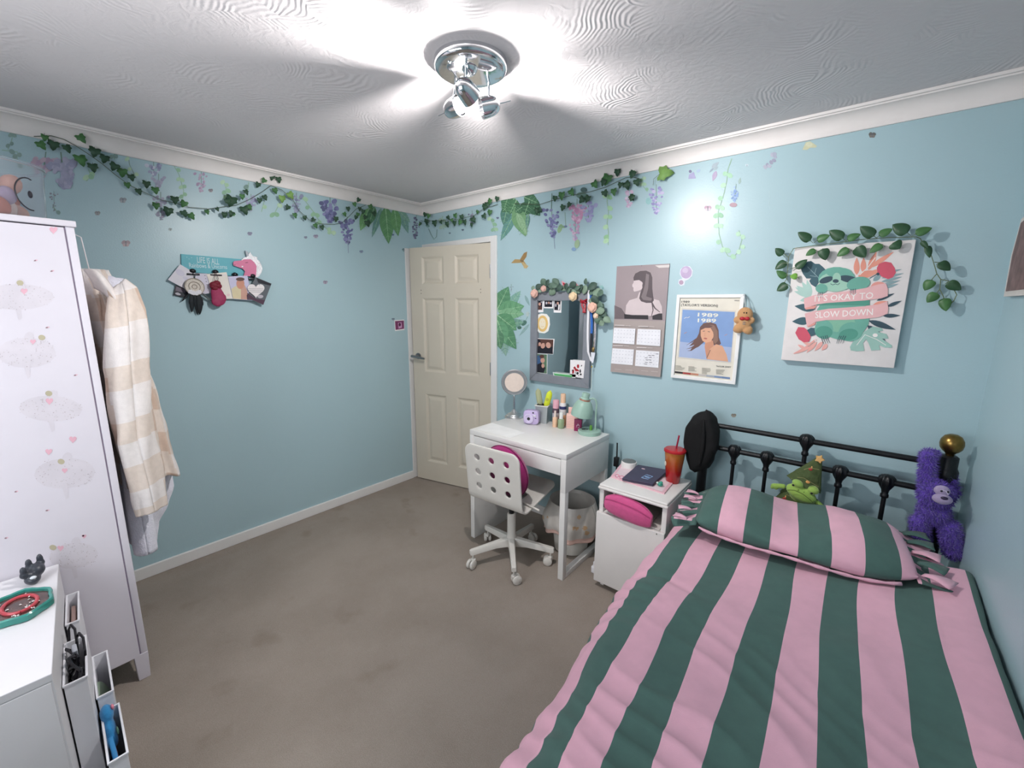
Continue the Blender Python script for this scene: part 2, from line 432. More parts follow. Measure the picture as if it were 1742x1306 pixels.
for i in range(5):
    for j in range(7):
        u0, u1, z0, z1 = us[i], us[i+1], zs[j], zs[j+1]
        if i in (1, 3) and j in (1, 3, 5):
            rings = []
            for ins, q in ((0, 0), (0.006, -0.003), (0.016, -0.012), (0.026, -0.012), (0.048, -0.003), (0.052, -0.002)):
                rings.append([dp(u0+ins, z0+ins, q), dp(u1-ins, z0+ins, q), dp(u1-ins, z1-ins, q), dp(u0+ins, z1-ins, q)])
            mb.loft(rings, caps=False)
            mb.add(rings[-1], [(0, 1, 2, 3)])
        else:
            mb.add([dp(u0, z0, 0), dp(u1, z0, 0), dp(u1, z1, 0), dp(u0, z1, 0)], [(0, 1, 2, 3)])
b0 = [dp(0, zs[0], -0.036), dp(DL, zs[0], -0.036), dp(DL, DH, -0.036), dp(0, DH, -0.036)]
f0 = [dp(0, zs[0], 0), dp(DL, zs[0], 0), dp(DL, DH, 0), dp(0, DH, 0)]
mb.add(b0+f0, [(0, 1, 2, 3), (0, 1, 5, 4), (1, 2, 6, 5), (2, 3, 7, 6), (3, 0, 4, 7)])
for u, z in ((0.652, 1.648), (0.652, 1.622), (0.088, 1.650), (0.088, 1.626)):
    mb.m(M('old_screw_hole', '#6b6258', 0.7)).cyl(dp(u, z, -0.001), dp(u, z, 0.0006), 0.004, n=10)
leafo = mb.build('door_leaf', door, ang=20)
mb = MB(STEEL)
mb.cyl(dp(0.700, 1.105, 0), dp(0.700, 1.105, 0.008), 0.026, n=28).cyl(dp(0.700, 1.105, 0.008), dp(0.700, 1.105, 0.048), 0.010)
mb.tube([dp(0.735, 1.107, 0.050), dp(0.700, 1.105, 0.050), dp(0.650, 1.098, 0.050), dp(0.606, 1.092, 0.046)], [0.011, 0.011, 0.010, 0.008], n=12)
mb.build('door_handle', door)
for z in (1.78, 1.045):
    mb = MB(STEEL); mb.box(dp(0.006, z-0.05, -0.002), dp(-0.006, z+0.05, 0.004))
    mb.cyl(dp(0.0, z-0.05, 0.006), dp(0.0, z+0.05, 0.006), 0.006, n=12)
    mb.build('hinge', door)

# ------------------------------------------------------------------ ceiling light
BULB = M('lit_bulb', '#ffffff', 0.4, var=0, emit='#fff8f4', es=7.0)
lt = thing('ceiling_spotlight', 'round chrome ceiling light with three domed spot heads, lit', 'ceiling light', LAMP_C)
mb = MB(CHROME)
mb.lathe([(0.0, -0.030), (0.108, -0.030), (0.118, -0.027), (0.122, -0.020), (0.123, 0.0)], LAMP_C, n=64)
mb.build('ceiling_plate', lt, ang=50)
mb = MB(CHROME)
mb.lathe([(0.0, -0.054), (0.012, -0.050), (0.020, -0.043), (0.026, -0.035), (0.027, -0.028)], LAMP_C + Vector((0.012, -0.018, 0)), n=24)
mb.build('centre_boss', lt)
for a in (0.4, 2.5, 4.6):
    MB(CHROME).lathe([(0, -0.0345), (0.004, -0.034), (0.006, -0.031), (0.006, -0.029)], LAMP_C + Vector((0.09*cos(a), 0.09*sin(a), 0)), n=12).build('plate_screw', lt)
for px, py, ax, pw in HEADS:
    c = hit(px, py, 2, HEAD_Z); ax = ax.normalized()
    mb = MB(CHROME)
    # dome: open at +axis, tip at -axis; a double skin so the inside shows
    out = [(0.0005, -0.042), (0.010, -0.0405), (0.019, -0.036), (0.027, -0.026), (0.032, -0.012), (0.0345, 0.006), (0.0355, 0.030)]
    inn = [(r-0.002, h) for r, h in out[::-1][:-1]]
    mb.lathe(out + [(inn[0][0], 0.030)] + inn[1:], c, ax, n=36)
    hd = mb.build('spot_head', lt, ang=60)
    MB(BULB).lathe([(0.0, 0.011), (0.016, 0.010), (0.024, 0.006), (0.025, 0.0), (0.016, -0.012), (0.010, -0.02)], c, ax, n=24).build('bulb', hd)
    MB(CHROME).cyl(c - ax*0.041, c - ax*0.082, 0.0022, 0.0016, n=10).build('aiming_handle', hd)
    top = Vector((c.x, c.y, ROOM_H-0.028)); k = (LAMP_C-top); k.z = 0
    if k.length > 0.098: top += k*(1-0.098/k.length)
    MB(CHROME).cyl(c + Vector((0, 0, 0.030)), top, 0.0048, n=14).build('stem', lt)

# ================================================================== wardrobe
WX0, WX1, WY0, WY1, WH = 0.255, 0.855, -3.02, -2.20, 1.810
wd = thing('wardrobe', 'tall white wardrobe with faded fairy and heart prints on its door', 'wardrobe', ((WX0+WX1)/2, (WY0+WY1)/2, 0))
WLAC = M('wardrobe_white', '#d9d4dc', 0.5, var=0.01)
mb = MB(WLAC); mb.rbox((WX0-0.005, WY0-0.006, WH-0.020), (WX1+0.006, WY1+0.006, WH), 0.003); mb.build('top_panel', wd)
for y in (WY0, WY1-0.022):
    mb = MB(WLAC); mb.rbox((WX0, y, 0.0 if False else 0.095), (WX1-0.002, y+0.022, WH-0.020), 0.002); mb.build('side_panel', wd)
MB(WLAC).box((WX0, WY0+0.022, 0.11), (WX0+0.006, WY1-0.022, WH-0.02)).build('back_panel', wd)
MB(WLAC).rbox((WX0+0.01, WY0+0.022, 0.108), (WX1-0.004, WY1-0.022, 0.130), 0.002).build('bottom_panel', wd)
for x in (WX0, WX1-0.045):
    for y in (WY0, WY1-0.045):
        mb = MB(WLAC); mb.loft([[(x+.004, y+.004, 0), (x+.041, y+.004, 0), (x+.041, y+.041, 0), (x+.004, y+.041, 0)], [(x, y, 0.118), (x+.045, y, 0.118), (x+.045, y+.045, 0.118), (x, y+.045, 0.118)]])
        bev(mb.build('leg', wd, smooth=False), 0.002)
# door: two leaves with the printed decoration in the same skin
GREY = M('print_grey', '#c6c0c3', 0.5); GREYB = M('print_pale', '#d4ced5', 0.5); HEART = M('print_pink', '#e0b0be', 0.5); OLIV = M('print_olive', '#b9b197', 0.5); SPK = M('print_speck', '#b5a9ad', 0.5); DKP = M('print_plum', '#9a7f86', 0.5)
GAPSH = M('door_gap_shade', '#8c7f93', 0.7)
XF = WX1
def wpx(px, py): return hit(px, py, 0, XF+0.0004)
def dflat(mb, mt, pts, e):
    mb.m(mt); mb.prism([Vector((XF+e, p.y, p.z)) for p in pts], (0.0002, 0, 0))
def wel(mb, mt, px, py, rx, ry, rot, e):
    c, s = cos(radians(rot)), sin(radians(rot))
    dflat(mb, mt, [wpx(px+rx*cos(t)*c-ry*sin(t)*s, py+rx*cos(t)*s+ry*sin(t)*c) for t in [2*pi*i/16 for i in range(16)]], e)
def wheart(mb, mt, px, py, r, e):
    pts = []
    for i in range(16):
        t = 2*pi*i/16
        pts.append(wpx(px + r*sin(t)**3, py - r*(13*cos(t)-5*cos(2*t)-2*cos(3*t)-cos(4*t))/16))
    dflat(mb, mt, pts, e)
y1 = WY1-0.026; ymid = (WY0+WY1)/2 - 0.18
mb = MB(WLAC); mb.rbox((XF-0.020, ymid+0.002, 0.112), (XF, y1, WH-0.024), 0.0015)
rnd = random.Random(3)
# skirts of dots with a little body, heart and olive bow
tutus = [(30, 505, 62, 22, 0), (45, 600, 50, 26, 0), (86, 695, 54, 22, 2), (110, 805, 52, 26, -4), (125, 945, 42, 22, -6)]
for cx, cy, rx, ry, rot in tutus:
    wel(mb, GREYB, cx, cy, rx, ry, rot, 0.0)
    for k in range(95):
        a = rnd.uniform(0, 2*pi); q = sqrt(rnd.uniform(.04, 1.05))
        wel(mb, rnd.choice((GREY, SPK, GREY)), cx+rx*q*cos(a), cy+ry*q*sin(a), rnd.uniform(.5, 1.1), rnd.uniform(.4, .8), 0, 0.0005)
    dflat(mb, GREYB, [wpx(cx-5, cy+ry*.8), wpx(cx+5, cy+ry*.8), wpx(cx+7, cy+ry+15), wpx(cx+2, cy+ry+18)], 0.0003); wel(mb, GREYB, cx+4, cy-ry, 8, 10, 20, .0003)
for x, y, r in ((91, 391, 7), (41, 495, 6), (56, 581, 5), (84, 682, 6.5), (124, 747, 6.5), (83, 768, 6), (110, 800, 5), (103, 932, 5.5), (143, 912, 4)): wheart(mb, HEART, x, y, r, 0.0006)
for x, y in ((34, 481), (71, 574), (83, 669), (104, 785), (90, 931)): wel(mb, OLIV, x, y, 6, 4.5, 10, 0.0006)
for x, y in ((60, 443), (88, 461), (80, 557), (128, 638), (27, 836), (80, 868), (142, 911), (10, 915), (70, 970)):
    wel(mb, DKP, x, y, 2.6, 1.3, -15, 0.0006); wel(mb, HEART, x+2.4, y-.6, 1.5, 1.0, 0, 0.0007)
dr = mb.build('door', wd, smooth=False)
mb = MB(WLAC); mb.rbox((XF-0.020, WY0+0.026, 0.112), (XF, ymid-0.002, WH-0.024), 0.0015)
d2 = mb.build('door', wd, smooth=False)
for y in (ymid+0.03, ymid-0.03):
    MB(STEEL).lathe([(0.005, 0), (0.005, 0.012), (0.012, 0.018), (0.012, 0.024), (0.0, 0.026)], (XF, y, 0.95), (1, 0, 0), n=16).build('knob', dr if y > ymid else d2)
MB(GAPSH).box((XF-0.018, y1, 0.112), (XF-0.003, y1+0.0035, WH-0.024)).build('hinge_gap_shade', wd, smooth=False)  # strip filling the hinge gap; the gap's shade is put in as its colour

# clear tub on the wardrobe
tb = thing('storage_tub', 'round clear plastic tub of pink and blue bits on top of the wardrobe', 'tub', (0.60, -2.40, WH))
CLEAR = M('clear_plastic', '#f2f4f8', 0.12, var=0, trans=0.92, ior=1.12, spec=0.3)
tc_ = Vector((0.625, -2.392, WH))
mb = MB(CLEAR); mb.lathe([(0.135, 0.001), (0.147, 0.004), (0.153, 0.08), (0.161, 0.186), (0.1585, 0.186), (0.1505, 0.08), (0.1445, 0.007), (0.0, 0.006)], tc_, n=56, caps=True); mb.build('bucket', tb)
mb = MB(CLEAR); mb.lathe([(0.161, 0.180), (0.166, 0.182), (0.166, 0.190), (0.1590, 0.190), (0.1590, 0.180), (0.161, 0.180)], tc_, n=56, caps=False); mb.build('rim', tb)
ed = hit(72, 335, 0, 0.69)
mb = MB(M('marker_black', '#22202a', 0.5))
pts = []
for i in range(17):
    t = radians(70 + 205*i/16); h = 0.088 + 0.052*sin(t); a = 0.27*cos(t)
    R_ = 0.1560; ang = -0.02 + a
    pts.append(tc_ + Vector((R_*cos(ang+0.80), R_*sin(ang+0.80), h)))
mb.tube(pts, 0.0022, n=6)
mb.ell(tc_ + Vector((0.1545*cos(0.80), 0.1545*sin(0.80), 0.088)), (0.006, 0.006, 0.012)); mb.build('printed_eye', tb)
rnd = random.Random(5)
bits = [('#d9a18e', 'peach'), ('#e2b8a8', 'pale peach'), ('#c86f58', 'coral'), ('#e7c9bd', 'cream'), ('#b39bb8', 'mauve'), ('#d77f6b', 'rose')]
for k in range(26):
    a = k*2.4; q = .098*sqrt(((k % 9)+.5)/9); r = rnd.uniform(.030, .038)
    col, nm = bits[k % 6]; lay = k//9
    mb = MB(M('bit_'+nm.replace(' ', '_'), col, 0.6)); mb.ell(tc_ + Vector((q*cos(a), q*sin(a), 0.042+lay*0.040)), (r, r*.8, r*.85), Euler((a, a*2, a)).to_matrix(), n=14, m=10)
    tag(mb.build('soft_ball'), f'small rounded {nm} soft toy in the clear tub on the wardrobe', 'toy', 'soft toys in the clear tub')

# wire hook over the wardrobe side
mb = MB(M('white_wire', '#e9e2e4', 0.4))
hy = WY1 + 0.0085
hx = 0.60
mb.tube([(hx-.03, WY1-0.03, WH+0.0025), (hx-.03, hy, WH+0.0025), (hx-.03, hy+.001, WH-0.02), (hx-.03, hy+.001, 1.63), (hx-.03, hy+.012, 1.615), (hx-.03, hy+.05, 1.62), (hx-.03, hy+.058, 1.645)], 0.0028)
mb.tube([(hx+.03, WY1-0.03, WH+0.0025), (hx+.03, hy, WH+0.0025), (hx+.03, hy+.001, WH-0.02), (hx+.03, hy+.001, 1.63), (hx+.03, hy+.012, 1.615), (hx+.03, hy+.05, 1.62), (hx+.03, hy+.058, 1.645)], 0.0028)
mb.tube([(hx-.03, hy+.003, 1.70), (hx+.03, hy+.003, 1.70)], 0.0028).tube([(hx-.03, hy+.003, 1.64), (hx+.03, hy+.003, 1.64)], 0.0028)
mb.tube([(hx-.03, WY1-0.03, WH+0.0025), (hx+.03, WY1-0.03, WH+0.0025)], 0.0028)
mb.tube([(hx, hy+.003, 1.80), (hx, hy+.032, 1.785), (hx, hy+.040, 1.66), (hx, hy+.003, 1.645)], 0.002)
tag(mb.build('over_door_hook'), 'white wire hook hung over the side of the wardrobe above the jacket', 'hook')

# ------------------------------------------------------------------ hanging clothes
def interp(tab, t):
    for (a, va), (b, vb) in zip(tab, tab[1:]):
        if t <= b:
            k = (t-a)/(b-a) if b > a else 0; k = max(0, min(1, k)); k = k*k*(3-2*k)*0.5+k*0.5
            return [x+(y-x)*k for x, y in zip(va, vb)] if isinstance(va, (tuple, list)) else va+(vb-va)*k
    return tab[-1][1]
CX = 0.60
TAN = M('jacket_tan', '#c8b09f', 0.9, var=0.06, vs=60, bump=0.3, bs=300, sheen=0.2); OFFW = M('jacket_cream', '#dfd8d5', 0.9, var=0.04, vs=60, bump=0.3, bs=300, sheen=0.2)
MIX = M('jacket_mid', '#d6c8bd', 0.9, var=0.05, vs=60, bump=0.3, bs=300, sheen=0.2)
def plaid(u, v, nu, nv):
    a = int(u*nu) % 2; b = int(v*nv) % 2
    if a and b: return TAN
    if a or b: return MIX
    return OFFW
jk = thing('plaid_jacket', 'cream and tan plaid shirt jacket hanging from the wardrobe side', 'jacket', (CX, -2.08, 0.80))
# body: (z) -> y of near-wall edge, y of far edge, half depth along x
jt = [(0.0, (-2.185, -2.100, 0.03)), (0.07, (-2.187, -2.080, 0.08)), (0.20, (-2.188, -2.075, 0.13)), (0.34, (-2.186, -2.045, 0.15)), (0.6, (-2.186, -2.005, 0.17)), (0.85, (-2.184, -1.985, 0.19)), (1.0, (-2.18, -1.975, 0.20))]
Z0, Z1 = 1.665, 0.800
def jbody(u, v):
    ya, yb, hx_ = interp(jt, v); z = Z0 + (Z1-Z0)*v
    a = 2*pi*u; cy = (ya+yb)/2; hy_ = (yb-ya)/2
    fold = 1 + (0.03+0.09*v)*(sin(7*a+2.2*v) + 0.6*sin(11*a-3*v+1.0))*0.6*min(1, v*4)
    fold2 = 0.012*noise.noise(Vector((3*cos(a)+4, 3*sin(a), 7*v)))
    cx = CX + 0.0
    x = cx + hx_*cos(a)*fold + fold2; y = cy + hy_*min(1.0, fold if sin(a) > 0 else 1.0)*sin(a) + fold2*.6
    return (x, max(y, -2.193), z + 0.02*sin(3*a+1)*v*v + (0.03*v if cos(a) < 0 else 0))
mb = MB(TAN); mb.grid(jbody, 120, 70, lambda u, v: plaid((u+0.02*sin(9*v)) % 1, v+0.012*sin(6*pi*u), 14, 9)); jb = mb.build('jacket_body', jk, ang=80); solid(jb, 0.004)
# near sleeve
sl = [(0, (-2.085, 1.615, .012)), (.05, (-2.088, 1.585, .040)), (.13, (-2.094, 1.50, .056)), (.30, (-2.112, 1.30, .064)), (.6, (-2.125, 1.02, .060)), (.9, (-2.112, 0.775, .053)), (1, (-2.108, 0.70, .048))]
def sleeve(u, v):
    y, z, r = interp(sl, v); a = 2*pi*u
    w = 1+0.10*sin(5*a+9*v)+0.16*noise.noise(Vector((2*cos(a), 2*sin(a), 6*v)))+.06*sin(26*v+3*a)*max(0, 1-abs(v-.45)/.25)
    return (CX+0.150+0.055*min(1, v*5) + r*0.8*cos(a)*w, max(-2.193, y + r*1.0*sin(a)*w), z + 0.012*sin(a))
mb = MB(TAN); mb.grid(sleeve, 40, 90, lambda u, v: plaid((u+.03*sin(8*v)) % 1, v+.05+.01*sin(2*pi*u), 5, 9)); solid(mb.build('sleeve', jk, ang=80), 0.004)
# collar flap and hood fold
def collar(u, v):
    y = -2.180 + 0.115*u; z = 1.655 - 0.20*u*u - 0.13*v*(0.5+u) + 0.01*sin(6*u)
    return (CX + 0.125 + 0.05*sin(pi*u)*1.0 + 0.03*sin(pi*v) + 0.01*sin(9*u), y + 0.02*v, z)
mb = MB(OFFW); mb.grid(collar, 24, 10, lambda u, v: TAN if v > .55 and u > .3 else OFFW); solid(mb.build('collar', jk, ang=80), 0.006)
ROBE = M('fleece_white', '#e3e2ee', 0.95, var=0.05, vs=40, bump=0.8, bs=160, sheen=0.4)
rb = thing('dressing_gown', 'white fleece dressing gown hanging behind the plaid jacket', 'dressing gown', (CX, -2.1, 0.47))
rt = [(0, (-2.165, -2.055, .05)), (.08, (-2.170, -2.040, .07)), (.25, (-2.174, -2.060, .07)), (.62, (-2.176, -2.045, .075)), (.72, (-2.178, -2.000, .10)), (.80, (-2.178, -2.000, .12)), (.87, (-2.178, -2.03, .11)), (.93, (-2.178, -2.07, .10)), (1, (-2.175, -2.085, .09))]
def robe(u, v):
    ya, yb, hx_ = interp(rt, v); z = 1.635 + (0.49-1.635)*v; a = 2*pi*u
    f = 1 + 0.10*v*(sin(5*a+1)+.5*sin(9*a+v*4))*.7
    return (CX-0.02 + hx_*cos(a)*f, max(-2.193, (ya+yb)/2 + (yb-ya)/2*sin(a)*(f if sin(a) > 0 else 1)), z + 0.012*sin(4*a)*v)
mb = MB(ROBE); mb.grid(robe, 72, 70); solid(mb.build('gown_body', rb, ang=80), 0.008)
mb = MB(ROBE); mb.grid(lambda u, v: (CX+0.09+0.036*cos(2*pi*u)*(1+.15*sin(8*v)), -2.135+0.034*sin(2*pi*u)*(1+.1*sin(4*pi*u+6*v)), 1.15-(1.15-0.475)*v), 28, 40); solid(mb.build('sleeve', rb, ang=80), 0.008)
mb = MB(ROBE); mb.ell((CX+.02, -2.085, 1.545), (0.07, 0.05, 0.10), Euler((0.2, 0, 0)).to_matrix()); mb.build('hood', rb)

# ================================================================== chest and what stands round it
CHZ = 0.62
CHESTW = M('chest_white', '#d8d6d9', .4, var=.02, vs=6)
ch = thing('chest_of_drawers', 'low white chest of drawers in the lower left corner, in front of the wardrobe', 'chest of drawers', (1.19, -2.8, 0))
def cq(x): return -2.392 - (x-0.862)*0.0905          # its slightly turned right side
def chexp(o, x0, x1, z0, z1, mt, nm, e=0.0):
    return None
CHX0, CHX1, CHYB = 0.868, 1.512, -3.15
def slab(mb, z0, z1, e=0.0, r=0.003):
    p = [(CHX0-e, cq(CHX0-e)+e), (CHX1+e, cq(CHX1+e)+e), (CHX1+e, CHYB), (CHX0-e, CHYB)]
    mb.loft([[(x, y, z0) for x, y in p], [(x, y, z1) for x, y in p]])
mb = MB(CHESTW); slab(mb, CHZ-0.022, CHZ, 0.001); bev(mb.build('top_panel', ch, smooth=False), 0.002)
mb = MB(CHESTW); slab(mb, 0.0, CHZ-0.022, 0.0); mb.build('carcass', ch, smooth=False)
mb = MB(CHESTW); mb.rbox((CHX1-0.003, CHYB+0.004, 0.012), (CHX1+0.001, cq(CHX1)-0.004, CHZ-0.024), 0.001); mb.build('front_panel', ch)

# little dark horned figure
fg = thing('horned_figurine', 'small dark grey horned figurine on the white chest', 'figurine', hit(57, 992, 2, CHZ))
c = hit(54, 992, 2, CHZ); FIG = M('dark_resin', '#3b3e46', 0.35, var=0.15, vs=40)
mb = MB(); mb.ell(c+Vector((0, 0.004, .016)), (.030, .020, .016)); mb.ell(c+Vector((-.020, .016, .034)), (.026, .021, .022)); mb.ell(c+Vector((0, 0, .030)), (.016, .014, .014))
for dx, dy, hz, ln in ((0.006, -.012, .052, .016), (-.022, .002, .062, .016), (-.034, .028, .062, .018)):
    mb.ell(c+Vector((dx, dy, hz)), (.0085, .0085, ln)); mb.ell(c+Vector((dx, dy, hz-.014)), (.011, .011, .012))
blob('body', mb, FIG, 0.003, fg, 3)
mb = MB(M('figure_pale', '#d9dde2', 0.3)); mb.ell(c+Vector((0.022, .006, .028)), (.006, .008, .005)); mb.build('pale_patch', fg)  # small pale lump on the figure
# trinket dish
dc = hit(31, 1032, 2, CHZ+0.012); dc.z = CHZ
ds = thing('trinket_dish', 'teal rimmed resin dish with red swirls on the white chest', 'dish', dc)
TEAL = M('teal_resin', '#2f8379', 0.25, var=0.15, vs=30, coat=0.4)
RD = 0.088; hept = lambda r, z: [dc + Vector((r*cos(2*pi*i/28+.2)*(1+.05*cos(7*2*pi*i/28)), r*.86*sin(2*pi*i/28+.2)*(1+.05*cos(7*2*pi*i/28)), z)) for i in range(28)]
mb = MB(TEAL); mb.loft([hept(RD*.94, 0.0), hept(RD, .004), hept(RD, .020), hept(RD*.96, .024), hept(RD*.88, .022), hept(RD*.86, .010), hept(.001, .010)]); mb.build('dish_body', ds)
mb = MB(M('dark_filling', '#4a3430', 0.2, var=0.6, vs=60, coat=0.5)); mb.loft([hept(RD*.859, .0105), hept(RD*.859, .0155), hept(.001, .0165)]); mb.build('filling', ds)
mb = MB(M('red_ring', '#b4434c', 0.3, var=0.2, vs=50)); mb.tube([dc+Vector((.002+.050*cos(t)*1.0, .004+.036*sin(t), .019)) for t in [2*pi*i/30 for i in range(31)]], .005, n=8, caps=False); mb.build('red_swirl', ds)
rnd = random.Random(11)
for k in range(26):
    a = rnd.uniform(0, 6.28); q = sqrt(rnd.random())*.066; mb = MB(M('silver_bits', '#d8d2cf', 0.25, metal=.4)); mb.ell(dc+Vector((q*cos(a), q*.8*sin(a), .0185)), (rnd.uniform(.002, .006), rnd.uniform(.0015, .003), .0022), rotz(a), n=8, m=6); mb.build('silver_fleck', ds)

# four narrow white bins along the side of the chest
BIN = M('white_bin_plastic', '#e8e7ec', 0.35, var=0.01)
def bin_(x0, x1, y0, y1, h, label, t=0.0028, tap=0.0015, skew=0.0):
    o = thing('storage_bin', label, 'storage bin', ((x0+x1)/2, (y0+y1)/2, 0), 'narrow white bins beside the chest')
    def rg(ins, z, f): 
        e = tap*(1-f)
        return [(x0+ins+e, y0+ins-skew*0, z), (x1-ins-e, y0+ins-skew, z), (x1-ins-e, y1-ins-skew-e*.5, z), (x0+ins+e, y1-ins-e*.5, z)]
    mb = MB(BIN); mb.loft([rg(0, 0, 0), rg(0, h-.006, 1), rg(-.0025, h-.006, 1), rg(-.0025, h, 1), rg(t, h, 1), rg(t, .004, 0)]); bev(mb.build('bin_body', o, smooth=False), .0012)
    return o
bin_(0.885, 1.085, -2.389, -2.359, 0.50, 'narrow white bin beside the chest, nearest the wardrobe door, holding a pinkish box', skew=.018)
bin_(1.195, 1.405, -2.4182, -2.372, 0.50, 'narrow white bin beside the chest stuffed with black cables', skew=.019)
bin_(1.090, 1.312, -2.364, -2.328, 0.35, 'low narrow white bin holding a round green disc, out from the chest', skew=.014)
bin_(1.318, 1.535, -2.376, -2.336, 0.30, 'lowest white bin holding blue soft toys, nearest the camera', skew=.012)
mb = MB(M('pinkish_card', '#d8b7ab', 0.6)); mb.rbox((0.905, -2.3905, 0.006), (1.055, -2.3795, 0.462), .002, rotz(-.09)); tag(mb.build('card_box'), 'pinkish tan card box upright in the white bin by the wardrobe', 'box')
# cables
mb = MB(M('black_cable', '#17151d', 0.4)); rnd = random.Random(21)
for k in range(9):
    pts = []; cx0 = rnd.uniform(1.24, 1.36)
    for i in range(14):
        t = 2*pi*i/9+k; pts.append((cx0+rnd.uniform(.03, .05)*cos(t), -2.408+.010*sin(t*2+k), .40+.012*k+.035*sin(t)))
    mb.tube(pts, .0035, n=6)
lp = [(1.17, -2.41, .46), (1.16, -2.404, .52), (1.18, -2.398, .545), (1.215, -2.392, .545), (1.245, -2.394, .52), (1.25, -2.40, .46)]
mb.tube(lp, .0034, n=6); mb.tube([(x+.06, y+.012, z-.004) for x, y, z in lp], .0034, n=6)
tag(mb.build('charging_cables'), 'tangle of black charging cables spilling from a white bin', 'cables')
mb = MB(BLACK); mb.rbox((1.21, -2.424+.012, .30), (1.385, -2.400, .455), .004); tag(mb.build('hair_tool'), 'black electrical bundle filling the cable bin', 'electrical tool')
mb = MB(M('grey_plug', '#b7b9c2', .35)); mb.rbox((1.262, -2.408, .485), (1.288, -2.396, .530), .004, Euler((0, .5, 0)).to_matrix()); tag(mb.build('charger_plug'), 'grey plug among the black cables', 'plug')
mb = MB(M('green_lid', '#8fa38d', .5)); mb.lathe([(0, 0), (.055, 0), (.058, .004), (.058, .010), (.050, .012), (0, .012)], (1.215, -2.364, .262), (0.15, .95, .3), n=32); tag(mb.build('green_disc'), 'round pale green disc standing in a low white bin', 'disc')
BLU = M('blue_plush', '#2f86bd', .9, bump=.4, bs=250, sheen=.3)
mb = MB(); mb.ell((1.36, -2.368, .255), (.050, .017, .045)); mb.ell((1.345, -2.366, .305), (.030, .016, .026)); mb.ell((1.395, -2.368, .25), (.03, .015, .022))
mb2 = thing('blue_soft_toy', 'blue soft toy in the lowest white bin', 'soft toy', (1.37, -2.368, .2)); blob('body', mb, BLU, .004, mb2)
mb = MB(M('felt_green', '#a8d3ad', .8)); mb.ell((1.385, -2.352, .262), (.014, .003, .010)); mb.build('pale_green_patch', mb2)
mb = MB(M('felt_pink', '#e58b9d', .8)); mb.ell((1.35, -2.352, .322), (.008, .004, .008)); mb.build('pink_nose', mb2)
mb = MB(M('card_blue', '#2d7fb6', .5)); mb.rbox((1.42, -2.377, .16), (1.505, -2.366, .292), .003, Euler((0, .35, 0)).to_matrix()); 
bk = tag(mb.build('toy_book'), 'small blue book with a red and white cover in the lowest bin', 'book')
mb = MB(M('cover_red', '#d97a7f', .5)); mb.ell((1.46, -2.3655, .24), (.030, .001, .034)); mb.m(M('cover_white', '#eee7ea', .5)).ell((1.46, -2.3648, .243), (.018, .001, .020)); mb.build('cover_picture', bk)
mb = MB(M('lilac_plush', '#9aa3df', .9, bump=.3, bs=250)); mb.ell((1.485, -2.366, .150), (.035, .016, .05)); tag(mb.build('lilac_soft_toy'), 'lilac soft toy at the near end of the lowest white bin', 'soft toy')

# ================================================================== desk
DX0, DX1, DY0, DY1, DZ = 1.1045, 1.8345, -0.566, -0.068, 0.75
DESK = M('desk_white', '#e8e6e3', 0.33, var=0.01)
dk = thing('desk', 'small white desk with one drawer against the blue wall', 'desk', ((DX0+DX1)/2, (DY0+DY1)/2, 0))
mb = MB(DESK); mb.rbox((DX0, DY0, DZ-0.032), (DX1, DY1, DZ), 0.0025); mb.build('desktop', dk)
mb = MB(DESK); mb.rbox((DX0, DY0, 0.0), (DX0+0.034, DY1, DZ-0.032), 0.002); mb.build('side_panel', dk)
mb = MB(DESK)
mb.rbox((DX1-0.034, DY0, 0.525), (DX1, DY1, DZ-0.032), 0.002)
mb.build('side_panel', dk)
mb = MB(DESK); mb.rbox((DX1-0.034, DY0, 0.0), (DX1, DY0+0.036, 0.527), 0.002); mb.build('leg', dk)
mb = MB(DESK); mb.rbox((DX1-0.034, DY1-0.036, 0.0), (DX1, DY1, 0.527), 0.002); mb.build('leg', dk)
mb = MB(DESK); mb.rbox((DX1-0.034, DY0+0.036, 0.0), (DX1, DY1-0.036, 0.034), 0.002); mb.build('foot_rail', dk)
mb = MB(DESK); mb.rbox((DX0+0.036, DY0+0.001, 0.622), (DX1-0.036, DY0+0.019, 0.7135), 0.002)
dw = mb.build('drawer', dk)
mb = MB(DESK); mb.box((DX0+0.05, DY0+0.019, 0.632), (DX1-0.05, DY1-0.08, 0.638)).box((DX0+0.05, DY0+0.019, 0.632), (DX0+0.062, DY1-0.08, 0.70)).box((DX1-0.062, DY0+0.019, 0.632), (DX1-0.05, DY1-0.08, 0.70)).box((DX0+0.062, DY1-0.092, 0.638), (DX1-0.062, DY1-0.08, 0.70)); mb.build('drawer_box', dw, smooth=False)
MB(M('gap_shade', '#4b4347', .8)).box((DX0+0.036, DY0+0.010, 0.7135), (DX1-0.036, DY0+0.03, 0.7178)).build('drawer_gap_shade', dk, smooth=False)  # dark strip above the drawer, painting in the shade of the gap
mb = MB(DESK); mb.rbox((DX0+0.034, DY1-0.018, 0.42), (DX1-0.034, DY1-0.002, DZ-0.032), 0.002); mb.build('back_panel', dk)
# sheet of paper lying on the desk
pp = [hit(803, 729.5, 2, DZ), hit(826, 722, 2, DZ), hit(894, 735, 2, DZ), hit(866, 743, 2, DZ)]
pp = [hit(812, 730, 2, DZ), hit(836, 719, 2, DZ), hit(893, 736, 2, DZ), hit(868, 745, 2, DZ)]
tag(MB(M('paper_white', '#f3f2f1', .6)).prism([p+Vector((0, 0, .0003)) for p in pp], (0, 0, .0008)).build('paper_sheet', smooth=False), 'white sheet of paper lying on the left of the desk top', 'paper')

